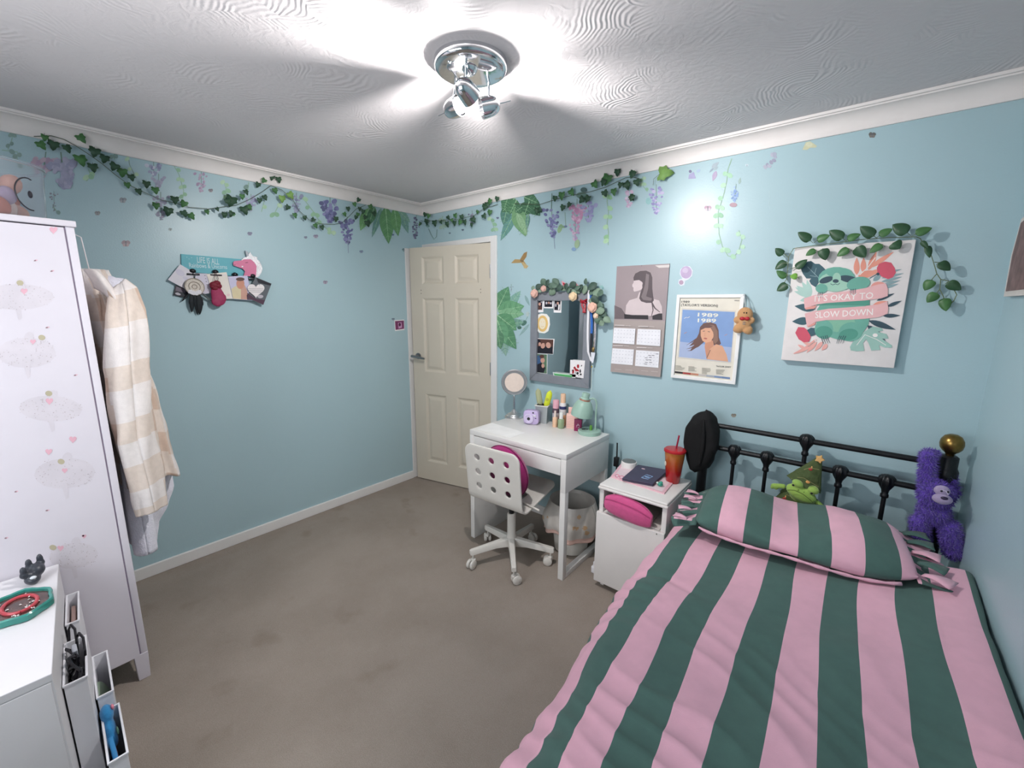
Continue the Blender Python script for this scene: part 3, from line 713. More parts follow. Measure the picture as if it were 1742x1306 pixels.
# ------------------------------------------------------------------ vanity mirror
vb = hit(880, 706, 2, DZ); vb = Vector((1.132, -0.150, DZ))
BRUSH = M('satin_nickel', '#d8d8da', 0.33, metal=1, var=.03)
vm = thing('vanity_mirror', 'round silver pedestal make-up mirror at the left end of the desk', 'mirror', vb)
mb = MB(BRUSH); mb.lathe([(0, 0), (.066, 0), (.067, .006), (.060, .011), (.058, .016), (.050, .020), (.047, .026), (.026, .036), (.018, .046), (.010, .054), (.010, .060)], vb, n=48); mb.build('base', vm)
mb = MB(CHROME); mb.lathe([(.0095, .055), (.010, .06), (.0085, .066), (.0085, .100), (.0065, .118), (.0065, .150), (.009, .153), (.006, .158), (.006, .168)], vb, n=20); mb.build('pole', vm)
vc = vb + Vector((0.004, -0.004, 0.254)); va = (CAM - vc); va.z = -0.10; va.normalize()
mb = MB(BRUSH); mb.lathe([(0, -.012), (.070, -.012), (.090, -.008), (.0925, 0), (.092, .006), (.087, .010), (.083, .0095)], vc, va, n=56, caps=False); mb.build('mirror_shell', vm)
mb = MB(M('frosted_ring', '#8d9092', .5, metal=.3)); mb.lathe([(.083, .0095), (.066, .0085)], vc, va, n=56, caps=False); mb.build('ring', vm)
mb = MB(M('warm_frosted_face', '#e9d8cc', .25, var=.04, vs=50, spec=.6)); mb.lathe([(.067, .0088), (.040, .0094), (.0005, .0098)], vc, va, n=56, caps=False); mb.build('mirror_face', vm)

# ------------------------------------------------------------------ lilac instant camera
cc = Vector((1.330, -0.205, DZ))
ic = thing('instant_camera', 'chunky lilac instant camera standing on the desk beside the pen cup', 'camera', cc)
LIL = M('lilac_plastic', '#c6b4dc', .4, var=.02)
Rc = rotz(radians(20))
def cl(x, y, z): return cc + Rc @ Vector((x, y, z))
mb = MB(LIL)
pr = []
for yy, ins in ((-.024, .008), (-.019, .001), (.018, .0), (.026, .006)):
    ring = []
    for i in range(40):
        t = 2*pi*i/40; c_, s_ = cos(t), sin(t)
        ring.append(cl((.053-ins)*abs(c_)**.45*(1 if c_ > 0 else -1), yy, .049+(.048-ins)*abs(s_)**.45*(1 if s_ > 0 else -1)))
    pr.append(ring)
mb.loft(pr); mb.build('camera_body', ic, ang=50)
ax_ = Rc @ Vector((0, -1, 0))
mb = MB(M('lilac_pale', '#d5c8e6', .35)); mb.lathe([(.034, 0), (.034, .010), (.031, .014), (.024, .0145), (.022, .011), (.014, .010), (.0005, .010)], cl(-.012, -.022, .042), ax_, n=36); mb.build('lens_ring', ic)
mb = MB(M('lens_glass', '#14141c', .08, coat=.5)); mb.lathe([(.0105, .0095), (.010, .013), (.0005, .014)], cl(-.012, -.022, .042), ax_, n=24); mb.build('lens', ic)
mb = MB(M('flash_white', '#dcd9e4', .2)); mb.rbox(cl(.026, -.0262, .064)-Vector((.010, .002, .007)), cl(.026, -.0262, .064)+Vector((.010, .002, .007)), .002, Rc); mb.build('flash', ic)
mb = MB(M('finder_dark', '#241f2c', .15)); mb.ell(cl(.016, -.0245, .083), (.006, .003, .005), Rc, n=12).ell(cl(.034, -.0245, .047), (.006, .002, .0025), Rc, n=12); mb.build('viewfinder', ic)

# ------------------------------------------------------------------ pen cup with a yellow brush and a pale one
pc = Vector((1.362, -0.118, DZ))
cu = thing('pen_cup', 'square grey mesh pen cup behind the lilac camera', 'cup', pc)
CUPM = M('cup_silver', '#a7adae', .35, metal=.4)
mb = MB(CUPM); q = lambda h, z: [pc+rotz(.3) @ Vector((a*h, b*h, z)) for a, b in ((-1, -1), (1, -1), (1, 1), (-1, 1))]
mb.loft([q(.036, 0), q(.043, .118), q(.0445, .118), q(.0445, .124), q(.0415, .124), q(.0345, .003), q(.001, .003)]); bev(mb.build('cup_body', cu, smooth=False), .002)
mb = MB(M('cup_rim', '#d9d8d2', .4)); mb.loft([q(.0445, .117), q(.047, .118), q(.047, .125), q(.0415, .125), q(.0415, .117)]); mb.build('rim', cu, smooth=False)
def paddle(name, label, p0, p1, w, mt, t=.010):
    p0 = Vector(p0); p1 = Vector(p1); d = (p1-p0); L = d.length; d.normalize(); s = d.cross(Vector((0.5, -.85, 0))).normalized(); n = d.cross(s)
    mb = MB(mt); rings = []
    for i in range(15):
        k = i/14; wd_ = w*(0.32 + 0.68*min(1, max(0, (k-.35)/.2)))*(1 if k < .85 else sqrt(max(0.02, 1-((k-.85)/.15)**2)))
        rings.append([p0 + d*L*k + s*wd_*cos(a) + n*t*sin(a)*(1 if k < .97 else .5) for a in [2*pi*j/16 for j in range(16)]])
    mb.loft(rings); return mb.build(name)
ye = paddle('hair_brush', '', pc+Vector((-.002, -.008, .006)), pc+Vector((.052, .004, .226)), .020, M('neon_yellow', '#dbe63a', .4))
tag(ye, 'bright yellow brush standing in the pen cup', 'brush')
mb = MB(M('brush_window', '#b9bd3c', .5)); d = Vector((.054, .012, .22)); mb.lathe([(0.0005, .0), (.011, .0), (.011, .002), (.0005, .003)], pc+Vector((.037, -.0095, .165)), (.5, -.85, 0), n=20); mb.build('cushion_pad', ye)
tag(paddle('comb', '', pc+Vector((-.012, .010, .006)), pc+Vector((-.066, .022, .222)), .020, M('olive_clear', '#a9ad86', .35)), 'pale olive comb leaning out of the left of the pen cup', 'comb')

# ------------------------------------------------------------------ toiletries
def bottle(name, label, cat, c, body, cap, r, h, ch_, rc, tip=None, band=None, clear=False):
    c = Vector(c); o = thing(name, label, cat, c, 'toiletries on the desk')
    mb = MB(body); mb.lathe([(0, 0), (r*.92, 0), (r, .003), (r, h*.9), (r*.9, h*.96), (rc, h)], c, n=28); mb.build('bottle_body', o)
    mb = MB(cap); mb.lathe([(rc, h-.001), (rc*1.02, h+.002), (rc*1.0, h+ch_*.9), (rc*.85, h+ch_), (0, h+ch_)], c, n=24); mb.build('cap', o)
    if band:
        mb = MB(band[0]); mb.lathe([(r+.0004, h*band[1]), (r+.0006, h*band[1]+.0005), (r+.0006, h*band[2]), (r+.0004, h*band[2]+.0003)], c, n=28, caps=False); mb.build('label_band', o)
    return o
PEACH = M('peach_plastic', '#ebc2a2', .4); ROSE = M('rose_plastic', '#dfa9b6', .4)
bottle('body_spray', 'dark mauve spray can with a pink cap on the desk', 'spray can', (1.462, -0.115, DZ), M('mauve_can', '#5d4a58', .35), ROSE, .022, .115, .055, .021, band=(M('label_pale', '#b9b4bb', .5), .38, .72))
b2 = bottle('body_spray', 'tall peach and white spray can, the tallest on the desk', 'spray can', (1.506, -0.098, DZ), M('can_white', '#e4dfdf', .35), PEACH, .0225, .155, .060, .017, band=(M('label_peach', '#e3a87d', .5), .0, .48))
mb = MB(M('label_navy', '#2f3566', .5)); mb.lathe([(.0230, .112), (.0233, .1125), (.0233, .132), (.0230, .1325)], (1.506, -0.098, DZ), n=28, caps=False); mb.build('brand_band', b2)
bottle('foundation_tube', 'small peach bottle with a slim pale cap on the desk', 'bottle', (1.487, -0.160, DZ), PEACH, M('cap_cream', '#e9d6cc', .4), .0165, .066, .042, .007)
bottle('perfume_bottle', 'small green bottle with a clear square cap on the desk', 'bottle', (1.533, -0.158, DZ), M('green_glass', '#a9bf98', .15, trans=.3, spec=.6), M('cap_white', '#e5e6e3', .3), .0215, .062, .044, .0125)
PBOX = M('pale_pink_card', '#efc8bd', .55)
mb = MB(PBOX); Rb = rotz(radians(17)); mb.rbox((1.555, -0.128, DZ), (1.630, -0.108, DZ+.098), .002, Rb)
mb.m(M('pale_pink_lines', '#d6a79b', .6)); 
pb = mb.build('gift_box'); tag(pb, 'pale pink striped card box standing behind the bottles on the desk', 'box')
mb = MB(M('pink_lines', '#dfa99f', .6))
for k in range(7): mb.box((1.560, -0.1288, DZ+.012+k*.011), (1.610, -0.1282, DZ+.0145+k*.011), None)
mb.X = None
mbv = [(Rb @ (v-Vector((1.5925, -.118, 0))) + Vector((1.5925, -.118, 0))) for v in mb.v]; mb.v = mbv; mb.build('printed_lines', pb, smooth=False)
mb = MB(M('pink_card_back', '#eebfb4', .55)); mb.rbox((1.552, -0.100, DZ), (1.622, -0.088, DZ+.134), .002, rotz(radians(12))); tag(mb.build('gift_box'), 'taller pale pink card box at the back of the desk', 'box')
mb = MB(M('magenta_pack', '#8e2356', .4)); mb.rbox((1.628, -0.152, DZ), (1.676, -0.136, DZ+.078), .003, rotz(radians(20))); mp = tag(mb.build('packet'), 'magenta packet with a pale emblem next to the green lamp', 'packet')
mb = MB(M('emblem_pink', '#e6bfd2', .5))
eN = rotz(radians(20)) @ Vector((0, -1, 0)); eU = rotz(radians(20)) @ Vector((1, 0, 0)); e0 = Vector((1.652, -.144, DZ+.038)) + eN*.0088
for a, b in (((-.010, -.012), (.004, .012)), ((-.002, .012), (.012, -.004)), ((-.010, 0), (.010, .006)), ((.0, -.014), (.012, -.010))):
    p = e0+eU*a[0]+Vector((0, 0, a[1])); q_ = e0+eU*b[0]+Vector((0, 0, b[1])); mb.tube([p, q_], .0016, n=6)
mb.build('emblem', mp)

# ------------------------------------------------------------------ green desk lamp
lb = Vector((1.733, -0.142, DZ)); SAGE = M('sage_enamel', '#9dbcae', .35, var=.02); COPPER = M('copper_ring', '#c98f7a', .35, metal=.5)
dl = thing('desk_lamp', 'sage green desk lamp with bell shade on the right end of the desk', 'lamp', lb)
mb = MB(SAGE); mb.lathe([(0, 0), (.070, 0), (.071, .004), (.071, .020), (.067, .024), (0, .025)], lb, n=48); mb.build('base', dl)
st = lb + Vector((.030, .020, .024)); sc = lb + Vector((-.036, -.020, .178))
mb = MB(SAGE); pts = [st, st+Vector((0, 0, .10)), st+Vector((0.002, 0, .165))]
for k in range(9):
    t = pi*k/8; pts.append(st + Vector((0, 0, .170)) + Vector((-.020*(1-cos(t)), -.012*(1-cos(t)), .030*sin(t))))
mb.tube(pts, .0055, n=12); mb.build('arm', dl)
tl = Vector((.16, .06, 1)).normalized()
mb = MB(SAGE); o_ = sc-tl*.038
prof = [(.066, -.030), (.0665, -.022), (.066, .0), (.061, .025), (.051, .050), (.040, .066), (.031, .072)]
mb.lathe(prof + [(r-.002, h) for r, h in prof[::-1]], o_, tl, n=48, caps=False); mb.build('lamp_shade', dl, ang=60)
mb = MB(COPPER); mb.lathe([(.031, .070), (.033, .071), (.033, .078), (.030, .079)], o_, tl, n=36); mb.build('copper_ring', dl)
mb = MB(SAGE); mb.lathe([(.029, .078), (.029, .084), (.024, .090), (.025, .112), (.022, .118), (0, .119)], o_, tl, n=32); mb.build('bulb_holder', dl)
mb = MB(M('frosted_bulb', '#e9ece8', .3)); mb.ell(o_+tl*.018, (.026, .026, .032)); mb.build('bulb', dl)
mb = MB(M('leaf_plastic', '#5f9b3c', .4)); mb.lathe([(.007, 0), (.009, .006), (.009, .026), (.006, .032), (0, .032)], lb+Vector((.012, -.004, .0248)), n=12); tag(mb.build('green_clip'), 'tiny bright green clip on the base of the sage lamp', 'clip')
mb = MB(M('dark_hoop', '#3c4642', .3, metal=.5)); mb.tube([lb+Vector((-.022+.020*cos(t), -.018+.013*sin(t), .028+.003*cos(t))) for t in [2*pi*i/20 for i in range(21)]], .0018, n=6, caps=False); tag(mb.build('hoop_ring'), 'thin dark hoop lying on the base of the desk lamp', 'ring')

# ================================================================== swivel chair
cb = Vector((1.474, -0.586, 0))
CHW = M('chair_white', '#ddd9d2', .4, var=.03, vs=6)
chd = thing('swivel_chair', 'white swivel chair with round holes in its bent plywood back', 'chair', cb)
A0 = radians(-119)
for k in range(5):
    a = A0 + 2*pi*k/5; d = Vector((cos(a), sin(a), 0)); s = Vector((-sin(a), cos(a), 0))
    mb = MB(CHW); rings = []
    for q, w, zt, zb in ((.018, .020, .150, .095), (.10, .017, .138, .100), (.20, .0145, .123, .090), (.252, .014, .116, .084), (.262, .012, .112, .088)):
        rings.append([cb+d*q+s*x+Vector((0, 0, z)) for x, z in ((-w, zb), (w, zb), (w, zt-.006), (w*.7, zt), (-w*.7, zt), (-w, zt-.006))])
    mb.loft(rings); lg = mb.build('base_arm', chd, ang=40)
    c = cb + d*.243
    mb = MB(CHW)
    wd_ = (rotz(0.6+k*1.3) @ s).normalized(); ofs = wd_.cross(Vector((0, 0, 1)))*.016
    cz = c + ofs + Vector((0, 0, .0275))
    for sg in (-1, 1): mb.lathe([(.0005, .004), (.022, .004), (.0265, .008), (.0275, .014), (.0265, .019), (.020, .023), (.0005, .024)], cz, wd_*sg, n=28)
    mb.build('caster_wheel', lg)
    mb = MB(CHW); mb.cyl(c+Vector((0, 0, .050)), c+Vector((0, 0, .088)), .0055, n=10).rbox(c+Vector((-.012, -.012, .040)), c+Vector((.012, .012, .058)), .004); mb.build('caster_fork', lg)
mb = MB(CHW); mb.lathe([(0, .085), (.030, .088), (.034, .105), (.033, .140), (.0285, .156), (.026, .170), (.0255, .300), (.022, .304)], cb, n=32); mb.build('pillar_sleeve', chd)
mb = MB(BLACK); mb.cyl(cb+Vector((0, 0, .300)), cb+Vector((0, 0, .408)), .0155, n=20); mb.build('gas_lift', chd)
mb = MB(STEEL); mb.rbox(cb+Vector((-.075, -.06, .406)), cb+Vector((.075, .10, .424)), .004); mb.build('seat_plate', chd)
mb = MB(CHW); mb.tube([cb+Vector((.05, -.02, .414)), cb+Vector((.20, -.035, .412)), cb+Vector((.232, -.038, .410))], .0055, n=10); mb.build('height_lever', chd)
# seat and back: one bent sheet, outline with round holes in the flat, then folded
SW = 0.195; S0 = 0.0; LBACK = 0.315; RBEND = 0.055; LSEAT = 0.325
arc = RBEND*radians(96); LT = LBACK + arc + LSEAT
def fold(u, s):
    """s=0 at the top of the back"""
    tilt = radians(6)
    yb, zt = -0.712, 0.752
    curve = 0.022*(u/SW)**2
    if s <= LBACK: p = Vector((u, yb - 0.045 + s*sin(tilt)*1.0 + curve*(-1)*0 , zt - s*cos(tilt)))
    else:
        p0 = Vector((u, yb - 0.045 + LBACK*sin(tilt), zt - LBACK*cos(tilt)))
        # centre of the bend lies in front of the back (+y)
        n = Vector((0, cos(tilt), sin(tilt))); ctr = p0 + n*RBEND
        th = min(s-LBACK, arc)/RBEND
        a0 = atan2(-n.z, -n.y)
        p = ctr + Vector((0, RBEND*cos(a0+th), RBEND*sin(a0+th))); p.x = u
        if s > LBACK+arc:
            tdir = Vector((0, -sin(a0+th), cos(a0+th))); p = p + tdir*(s-LBACK-arc); p.x = u
    q = Vector((cb.x - 0.020, 0, 0)); 
    w = rotz(radians(3)) @ Vector((p.x, p.y+0.586, 0)); 
    return Vector((cb.x-0.022 + w.x, -0.586 + w.y, p.z))
def rrect(x0, x1, y0, y1, r, n=8):
    P_ = []
    for cx, cy, a in ((x1-r, y1-r, 0), (x0+r, y1-r, 90), (x0+r, y0+r, 180), (x1-r, y0+r, 270)):
        for i in range(n+1):
            t = radians(a+90*i/n); P_.append((cx+r*cos(t), cy+r*sin(t)))
    return P_
outl = rrect(-SW, SW, 0, LT, 0.055)
# densify long edges
den = []
for i, a in enumerate(outl):
    b = outl[(i+1) % len(outl)]; L = sqrt((a[0]-b[0])**2+(a[1]-b[1])**2); n = max(1, int(L/0.02))
    for k in range(n): den.append((a[0]+(b[0]-a[0])*k/n, a[1]+(b[1]-a[1])*k/n))
holes = []
for hx_ in (-.105, .0, .105):
    for hs in (.075, .165, .255): holes.append((hx_, hs, .0195))
pts = [Vector(p) for p in den]; edges = [(i, (i+1) % len(den)) for i in range(len(den))]
for hx_, hs, r in holes:
    b = len(pts)
    for i in range(20): pts.append(Vector((hx_+r*cos(2*pi*i/20), hs+r*sin(2*pi*i/20))))
    edges += [(b+i, b+(i+1) % 20) for i in range(20)]
for i in range(1, 19):
    for j in range(1, int(LT/.016)):
        p = Vector((-SW+2*SW*i/19, LT*j/int(LT/.016)))
        if all((p.x-h[0])**2+(p.y-h[1])**2 > (h[2]+.006)**2 for h in holes):
            cx = max(0, abs(p.x)-(SW-.055)); cy = max(0, .055-p.y, p.y-(LT-.055))
            if cx*cx+cy*cy < .048**2: pts.append(p)
vv, ee, ff, *_ = delaunay_2d_cdt(pts, edges, [], 0, 1e-6)
fs = []
for f in ff:
    c = sum((Vector(vv[i]) for i in f), Vector((0, 0)))/len(f)
    if any((c.x-h[0])**2+(c.y-h[1])**2 < (h[2]*.985)**2 for h in holes): continue
    cx = max(0, abs(c.x)-(SW-.055)); cy = max(0, .055-c.y, c.y-(LT-.055))
    if cx*cx+cy*cy > .0551**2: continue
    fs.append(list(f))
mb = MB(CHW); mb.add([fold(v[0], v[1]) for v in vv], fs)
o = mb.build('seat_and_back', chd, ang=60); solid(o, 0.011); bev(o, 0.0025)

# round magenta cushion propped between seat and back
MAG = M('magenta_plush', '#a3256f', .85, var=.1, vs=25, bump=.25, bs=200, sheen=.3)
pc_ = cb + Vector((.010, -.062, .592)); ca = Vector((0.03, 1, .16)).normalized()
cs = thing('round_cushion', 'round magenta cushion leaning against the holed chair back', 'cushion', pc_-Vector((0, 0, .15)))
mb = MB(MAG); mb.lathe([(0.001, -.052), (.07, -.052), (.118, -.044), (.148, -.024), (.158, 0), (.148, .024), (.118, .044), (.07, .054), (.001, .056)], pc_, ca, n=48); mb.build('cushion_body', cs)
mb = MB(M('magenta_piping', '#7c1a54', .8)); a_ = ca.orthogonal().normalized(); b_ = ca.cross(a_); mb.tube([pc_+(a_*cos(t)+b_*sin(t))*.1585 for t in [2*pi*i/48 for i in range(49)]], .0035, n=8, caps=False); mb.build('piping', cs)

# ================================================================== waste bin with liner
bc = Vector((1.690, -0.245, 0))
wb = thing('waste_bin', 'white waste bin lined with a patterned bag under the desk', 'waste bin', bc)
mb = MB(M('bin_cream', '#dad7cf', .4)); mb.lathe([(0, .003), (.098, .003), (.104, .008), (.136, .315), (.138, .325), (.133, .325), (.100, .012), (0, .012)], bc, n=40); mb.build('bin_body', wb)
LIN = M('bag_film', '#dcd6cf', .3, var=.08, vs=14, trans=.25, spec=.6); LINP = M('bag_pink_print', '#e6c2b6', .35, trans=.2); LINO = M('bag_orange_print', '#d8b58c', .35, trans=.2)
rnd = random.Random(4)
def liner(u, v):
    a = 2*pi*u
    if v < .22: r = .118+.014*v/.22; z = .20+.125*v/.22+.008*0
    elif v < .30: r = .135+.006*(v-.22)/.08; z = .325+.012*sin(pi*(v-.22)/.08*.5)
    else:
        k = (v-.30)/.70; r = .141+.030*sin(pi*min(1, k*1.1)*.75)+.010*k; z = .337-.198*k
    w = noise.noise(Vector((2.2*cos(a), 2.2*sin(a), v*3+3)))*.018*(v if v > .3 else .3) + .005*sin(13*a+4*v)*max(0, v-.3)
    z2 = z + (.022*sin(3*a+.6)+.012*sin(7*a))*max(0, v-.3)/.7
    return bc + Vector(((r+w)*cos(a), (r+w)*sin(a), z2))
spots = [(rnd.random(), rnd.uniform(.4, .85), rnd.uniform(.008, .017)) for _ in range(15)]
def linm(u, v):
    for i, (su, sv, sr) in enumerate(spots):
        du_ = min(abs(u-su), 1-abs(u-su))*1.2; dv_ = (v-sv)*.35
        if du_*du_+dv_*dv_ < sr*sr: return LINO
    if v > .9: return LINP
    return LIN
mb = MB(LIN); mb.grid(liner, 120, 60, linm); solid(mb.build('bag_liner', wb, ang=80), .0012)

# cables and plug by the bedside
mb = MB(M('cable_white', '#d9d8d6', .5))
for k in range(4):
    pts = []
    for i in range(12):
        t = i/11; pts.append((1.885+.020*sin(7*t+k*1.3)+.012*k, -.20-.035*k*t+.03*sin(5*t+k), .006+ (.20-.02*k)*sin(pi*t)**1.2))
    mb.tube(pts, .0032, n=6)
tag(mb.build('cable_loops'), 'loops of thin white cable between the bin and the bedside cabinet', 'cable')
mb = MB(BLACK); mb.tube([(1.885, -.06, .70), (1.887, -.055, .55), (1.884, -.05, .35), (1.880, -.06, .12), (1.872, -.10, .02)], .0045, n=8); mb.rbox((1.868, -.066, .545), (1.898, -.040, .605), .004); tag(mb.build('power_lead'), 'black power lead hanging down the wall behind the desk', 'cable')
mb = MB(BLACK); mb.rbox((1.870, -.235, 0), (1.925, -.150, .055), .006); tag(mb.build('power_adaptor'), 'black power adaptor on the carpet beside the bin', 'adaptor')
pl = thing('plug_adaptor', 'white plug adaptor block on the carpet by the bedside cabinet', 'plug', (1.945, -.36, 0))
mb = MB(WHITE); mb.rbox((1.915, -.365, 0), (1.968, -.310, .055), .005); mb.build('adaptor_block', pl)
mb = MB(WHITE); mb.rbox((1.922, -.400, .006), (1.966, -.365, .048), .005); mb.build('plug_body', pl)

# ================================================================== bedside cabinet
BX0, BX1, BY0, BY1, BZ = 1.990, 2.352, -0.470, -0.105, 0.600
BSW = M('cabinet_white', '#e6e2df', .42, var=.02, vs=8)
bs = thing('bedside_cabinet', 'white bedside cabinet with an open shelf above its door', 'cabinet', ((BX0+BX1)/2, (BY0+BY1)/2, 0))
mb = MB(BSW); mb.rbox((BX0-.006, BY0-.010, BZ-.026), (BX1+.006, BY1, BZ-.012), .005); mb.rbox((BX0-.002, BY0-.004, BZ-.013), (BX1+.002, BY1, BZ), .005); mb.build('top_panel', bs)
for x in (BX0, BX1-.024):
    mb = MB(BSW); mb.rbox((x, BY0+.004, .03), (x+.024, BY1, BZ-.026), .002); mb.build('side_panel', bs)
mb = MB(BSW); mb.box((BX0+.024, BY1-.008, .03), (BX1-.024, BY1-.002, BZ-.026)); mb.build('back_panel', bs, smooth=False)
mb = MB(BSW); mb.rbox((BX0+.024, BY0+.010, .428), (BX1-.024, BY1-.008, .446), .002); mb.build('shelf', bs)
mb = MB(BSW); mb.rbox((BX0+.024, BY0+.02, .03), (BX1-.024, BY1-.008, .046), .002); mb.build('bottom_panel', bs)
mb = MB(BSW); mb.rbox((BX0-.004, BY0-.018, .036), (BX1+.002, BY0+.003, .446), .003); bd = mb.build('door', bs)
mb = MB(M('screw_steel', '#8b8884', .4, metal=.8)); mb.lathe([(.003, 0), (.003, .0012), (0, .0016)], (BX1-.035, BY0-.018, .436), (0, -1, 0), n=12); mb.build('screw', bd)
for x in (BX0+.02, BX1-.04):
    for y in (BY0+.02, BY1-.04):
        mb = MB(BSW); mb.box((x, y, 0), (x+.02, y+.02, .032)); mb.build('foot', bs, smooth=False)

# things on top
def flat(mt, pts, z, t): 
    mb = MB(mt); mb.prism([Vector((p.x, p.y, z)) for p in pts], (0, 0, t)); return mb
mg = [hit(1058, 788, 2, BZ), hit(1039, 812, 2, BZ), hit(1130, 841, 2, BZ), hit(1147, 820, 2, BZ)]
mag = flat(M('magazine_pink', '#e7b9c3', .5), mg, BZ, .007).build('magazine', smooth=False); tag(mag, 'pink covered magazine under the laptop on the bedside cabinet', 'magazine'); 
c0 = sum(mg, Vector())/4
ins = [c0+(p-c0)*.90 for p in mg]
mb = flat(M('magazine_pale', '#ecd5da', .5), ins, BZ+.0072, .0004)
mb2 = MB(M('magazine_hot_pink', '#d9688f', .5))
e1 = (mg[2]-mg[1]).normalized(); e2 = (mg[0]-mg[1]).normalized()
for k in range(4):
    q0 = mg[1]+e1*(.030+k*.028)+e2*.030
    ring = [Vector((q0.x, q0.y, BZ+.0078))+e1*.011*cos(t)+e2*.018*sin(t) for t in [2*pi*i/16 for i in range(17)]]
    mb2.tube(ring, .0022, n=5, caps=False)
mb.build('cover_panel', mag, smooth=False); mb2.build('cover_lettering', mag)
mb = MB(M('speaker_white', '#e7e5e2', .4)); sp_ = Vector((2.010, -.155, BZ))
ec = thing('smart_speaker', 'small round white speaker with a grey top on the bedside cabinet', 'speaker', sp_)
mb.lathe([(0, 0), (.040, 0), (.044, .004), (.045, .032), (.043, .038), (.040, .040)], sp_, n=40); mb.build('speaker_body', ec)
mb = MB(M('speaker_grey', '#6f7474', .6)); mb.lathe([(.040, .0395), (.039, .0415), (0, .0425)], sp_, n=40); mb.build('top_disc', ec)
lp4 = [hit(1058, 814, 2, BZ+.02), hit(1085, 791, 2, BZ+.02), hit(1137, 800, 2, BZ+.02), hit(1111, 824, 2, BZ+.02)]
c0 = sum(lp4, Vector())/4
PURP = M('aubergine_shell', '#3f3650', .4, var=.04)
lpt = thing('laptop', 'closed dark purple laptop with small stickers on the bedside cabinet', 'laptop', (c0.x, c0.y, BZ+.008))
mb = flat(PURP, lp4, BZ+.0085, .008); bev(mb.build('base', lpt, smooth=False), .003)
mb = flat(PURP, lp4, BZ+.0172, .007); bev(mb.build('lid', lpt, smooth=False), .003)
def lpq(a, b, z=BZ+.0244): 
    p = lp4[0]+(lp4[3]-lp4[0])*a+(lp4[1]-lp4[0])*b; return Vector((p.x, p.y, z))
mb = MB(M('sticker_blue', '#8fb2d8', .4)); mb.tube([lpq(.52, .22), lpq(.74, .20), lpq(.80, .40), lpq(.58, .44), lpq(.52, .22)], .0022, n=5); mb.ell(lpq(.66, .32), (.014, .009, .001)); mb.build('blue_sticker', lpt)
mb = MB(M('sticker_pink', '#e9c3c6', .4)); mb.ell(lpq(.30, .78), (.011, .007, .0012)); mb.build('pink_sticker', lpt)
# tumbler
tp = Vector((2.279, -.192, BZ))
tm = thing('tumbler', 'tall red lidded tumbler with a straw on the bedside cabinet', 'tumbler', tp)
def redgrad():
    m = bpy.data.materials.new('red_tumbler'); m.use_nodes = True; nt = m.node_tree; b = nt.nodes['Principled BSDF']; b.inputs['Roughness'].default_value = .12; b.inputs['Coat Weight'].default_value = .4
    tc = nt.nodes.new('ShaderNodeTexCoord'); sp = nt.nodes.new('ShaderNodeSeparateXYZ'); r = nt.nodes.new('ShaderNodeValToRGB')
    nt.links.new(tc.outputs['Generated'], sp.inputs[0]); nt.links.new(sp.outputs[2], r.inputs['Fac'])
    r.color_ramp.elements[0].color = lin('#b01418'); r.color_ramp.elements[0].position = .35; r.color_ramp.elements[1].color = lin('#b8742c'); r.color_ramp.elements[1].position = 1
    nt.links.new(r.outputs[0], b.inputs['Base Color']); return m
RG = redgrad()
mb = MB(RG); mb.lathe([(0, 0), (.034, 0), (.036, .003), (.052, .168), (.053, .176)], tp, n=40); mb.build('cup_body', tm)
REDP = M('red_lid', '#b3242c', .25)
mb = MB(REDP); mb.lathe([(.053, .172), (.0565, .173), (.0565, .182), (.050, .188), (.012, .190), (0, .190)], tp, n=40); mb.build('lid', tm)
mb = MB(M('straw_red', '#a31a3a', .3)); mb.cyl(tp+Vector((.004, .004, .188)), tp+Vector((.013, .006, .262)), .0042, n=12); mb.build('straw', tm)
mb = MB(M('tumbler_emblem', '#e8dcc8', .4)); a = -2.45; ed_ = Vector((cos(a), sin(a), 0)); mb.ell(tp+ed_*.0462+Vector((0, 0, .105)), (.003, .010, .014), rotz(a)); mb.build('emblem', tm)
tv = hit(1123, 823, 2, BZ+.02); tv.z = BZ+.0075
ty = thing('green_trinket', 'tiny turquoise figure beside the laptop on the bedside cabinet', 'toy', tv)
mb = MB(M('turquoise', '#3d9c86', .35)); mb.ell(tv+Vector((0, 0, .011)), (.015, .012, .011)).ell(tv+Vector((.006, -.004, .022)), (.009, .009, .008)); mb.build('body', ty)
mb = MB(M('turq_pale', '#d7ede2', .35)); mb.ell(tv+Vector((-.012, -.006, .018)), (.006, .006, .006)); mb.build('pale_spot', ty)
# in the open shelf: red and black books, a grey folder, the pouch
SHZ = .446
def book(x, w, d, h, col, label, tilt=0.0, cat='book', name='book', y0=-.40):
    R = Euler((0, tilt, 0)).to_matrix(); mb = MB(M('cover_'+col[1:], col, .5)); 
    z0 = SHZ + abs(sin(tilt))*w*.5
    a = Vector((x, y0, z0)); b = Vector((x+w, y0+d, z0+h)); mb.rbox(a, b, .0015, R)
    o = tag(mb.build(name), label, cat, 'books on the bedside shelf'); 
    mb = MB(M('page_edges', '#d8d0c4', .8)); mb.box(a+Vector((.002, -.0004, .004)), b-Vector((.002, d-.0002, .004)), None)
    cc_ = (a+b)/2; mb.v = [cc_+R @ (v-cc_) for v in mb.v]; mb.build('pages', o, smooth=False)
book(2.034, .016, .20, .110, '#2a2a38', 'dark book leftmost on the bedside shelf behind the pouch')
book(2.053, .020, .20, .105, '#1d2a30', 'black book on the bedside shelf next to the red one')
book(2.076, .024, .20, .108, '#a8262c', 'red book on the bedside shelf behind the pink pouch')
book(2.104, .008, .21, .105, '#c9bcb6', 'thin pale booklet leaning right of the red book', tilt=.30)
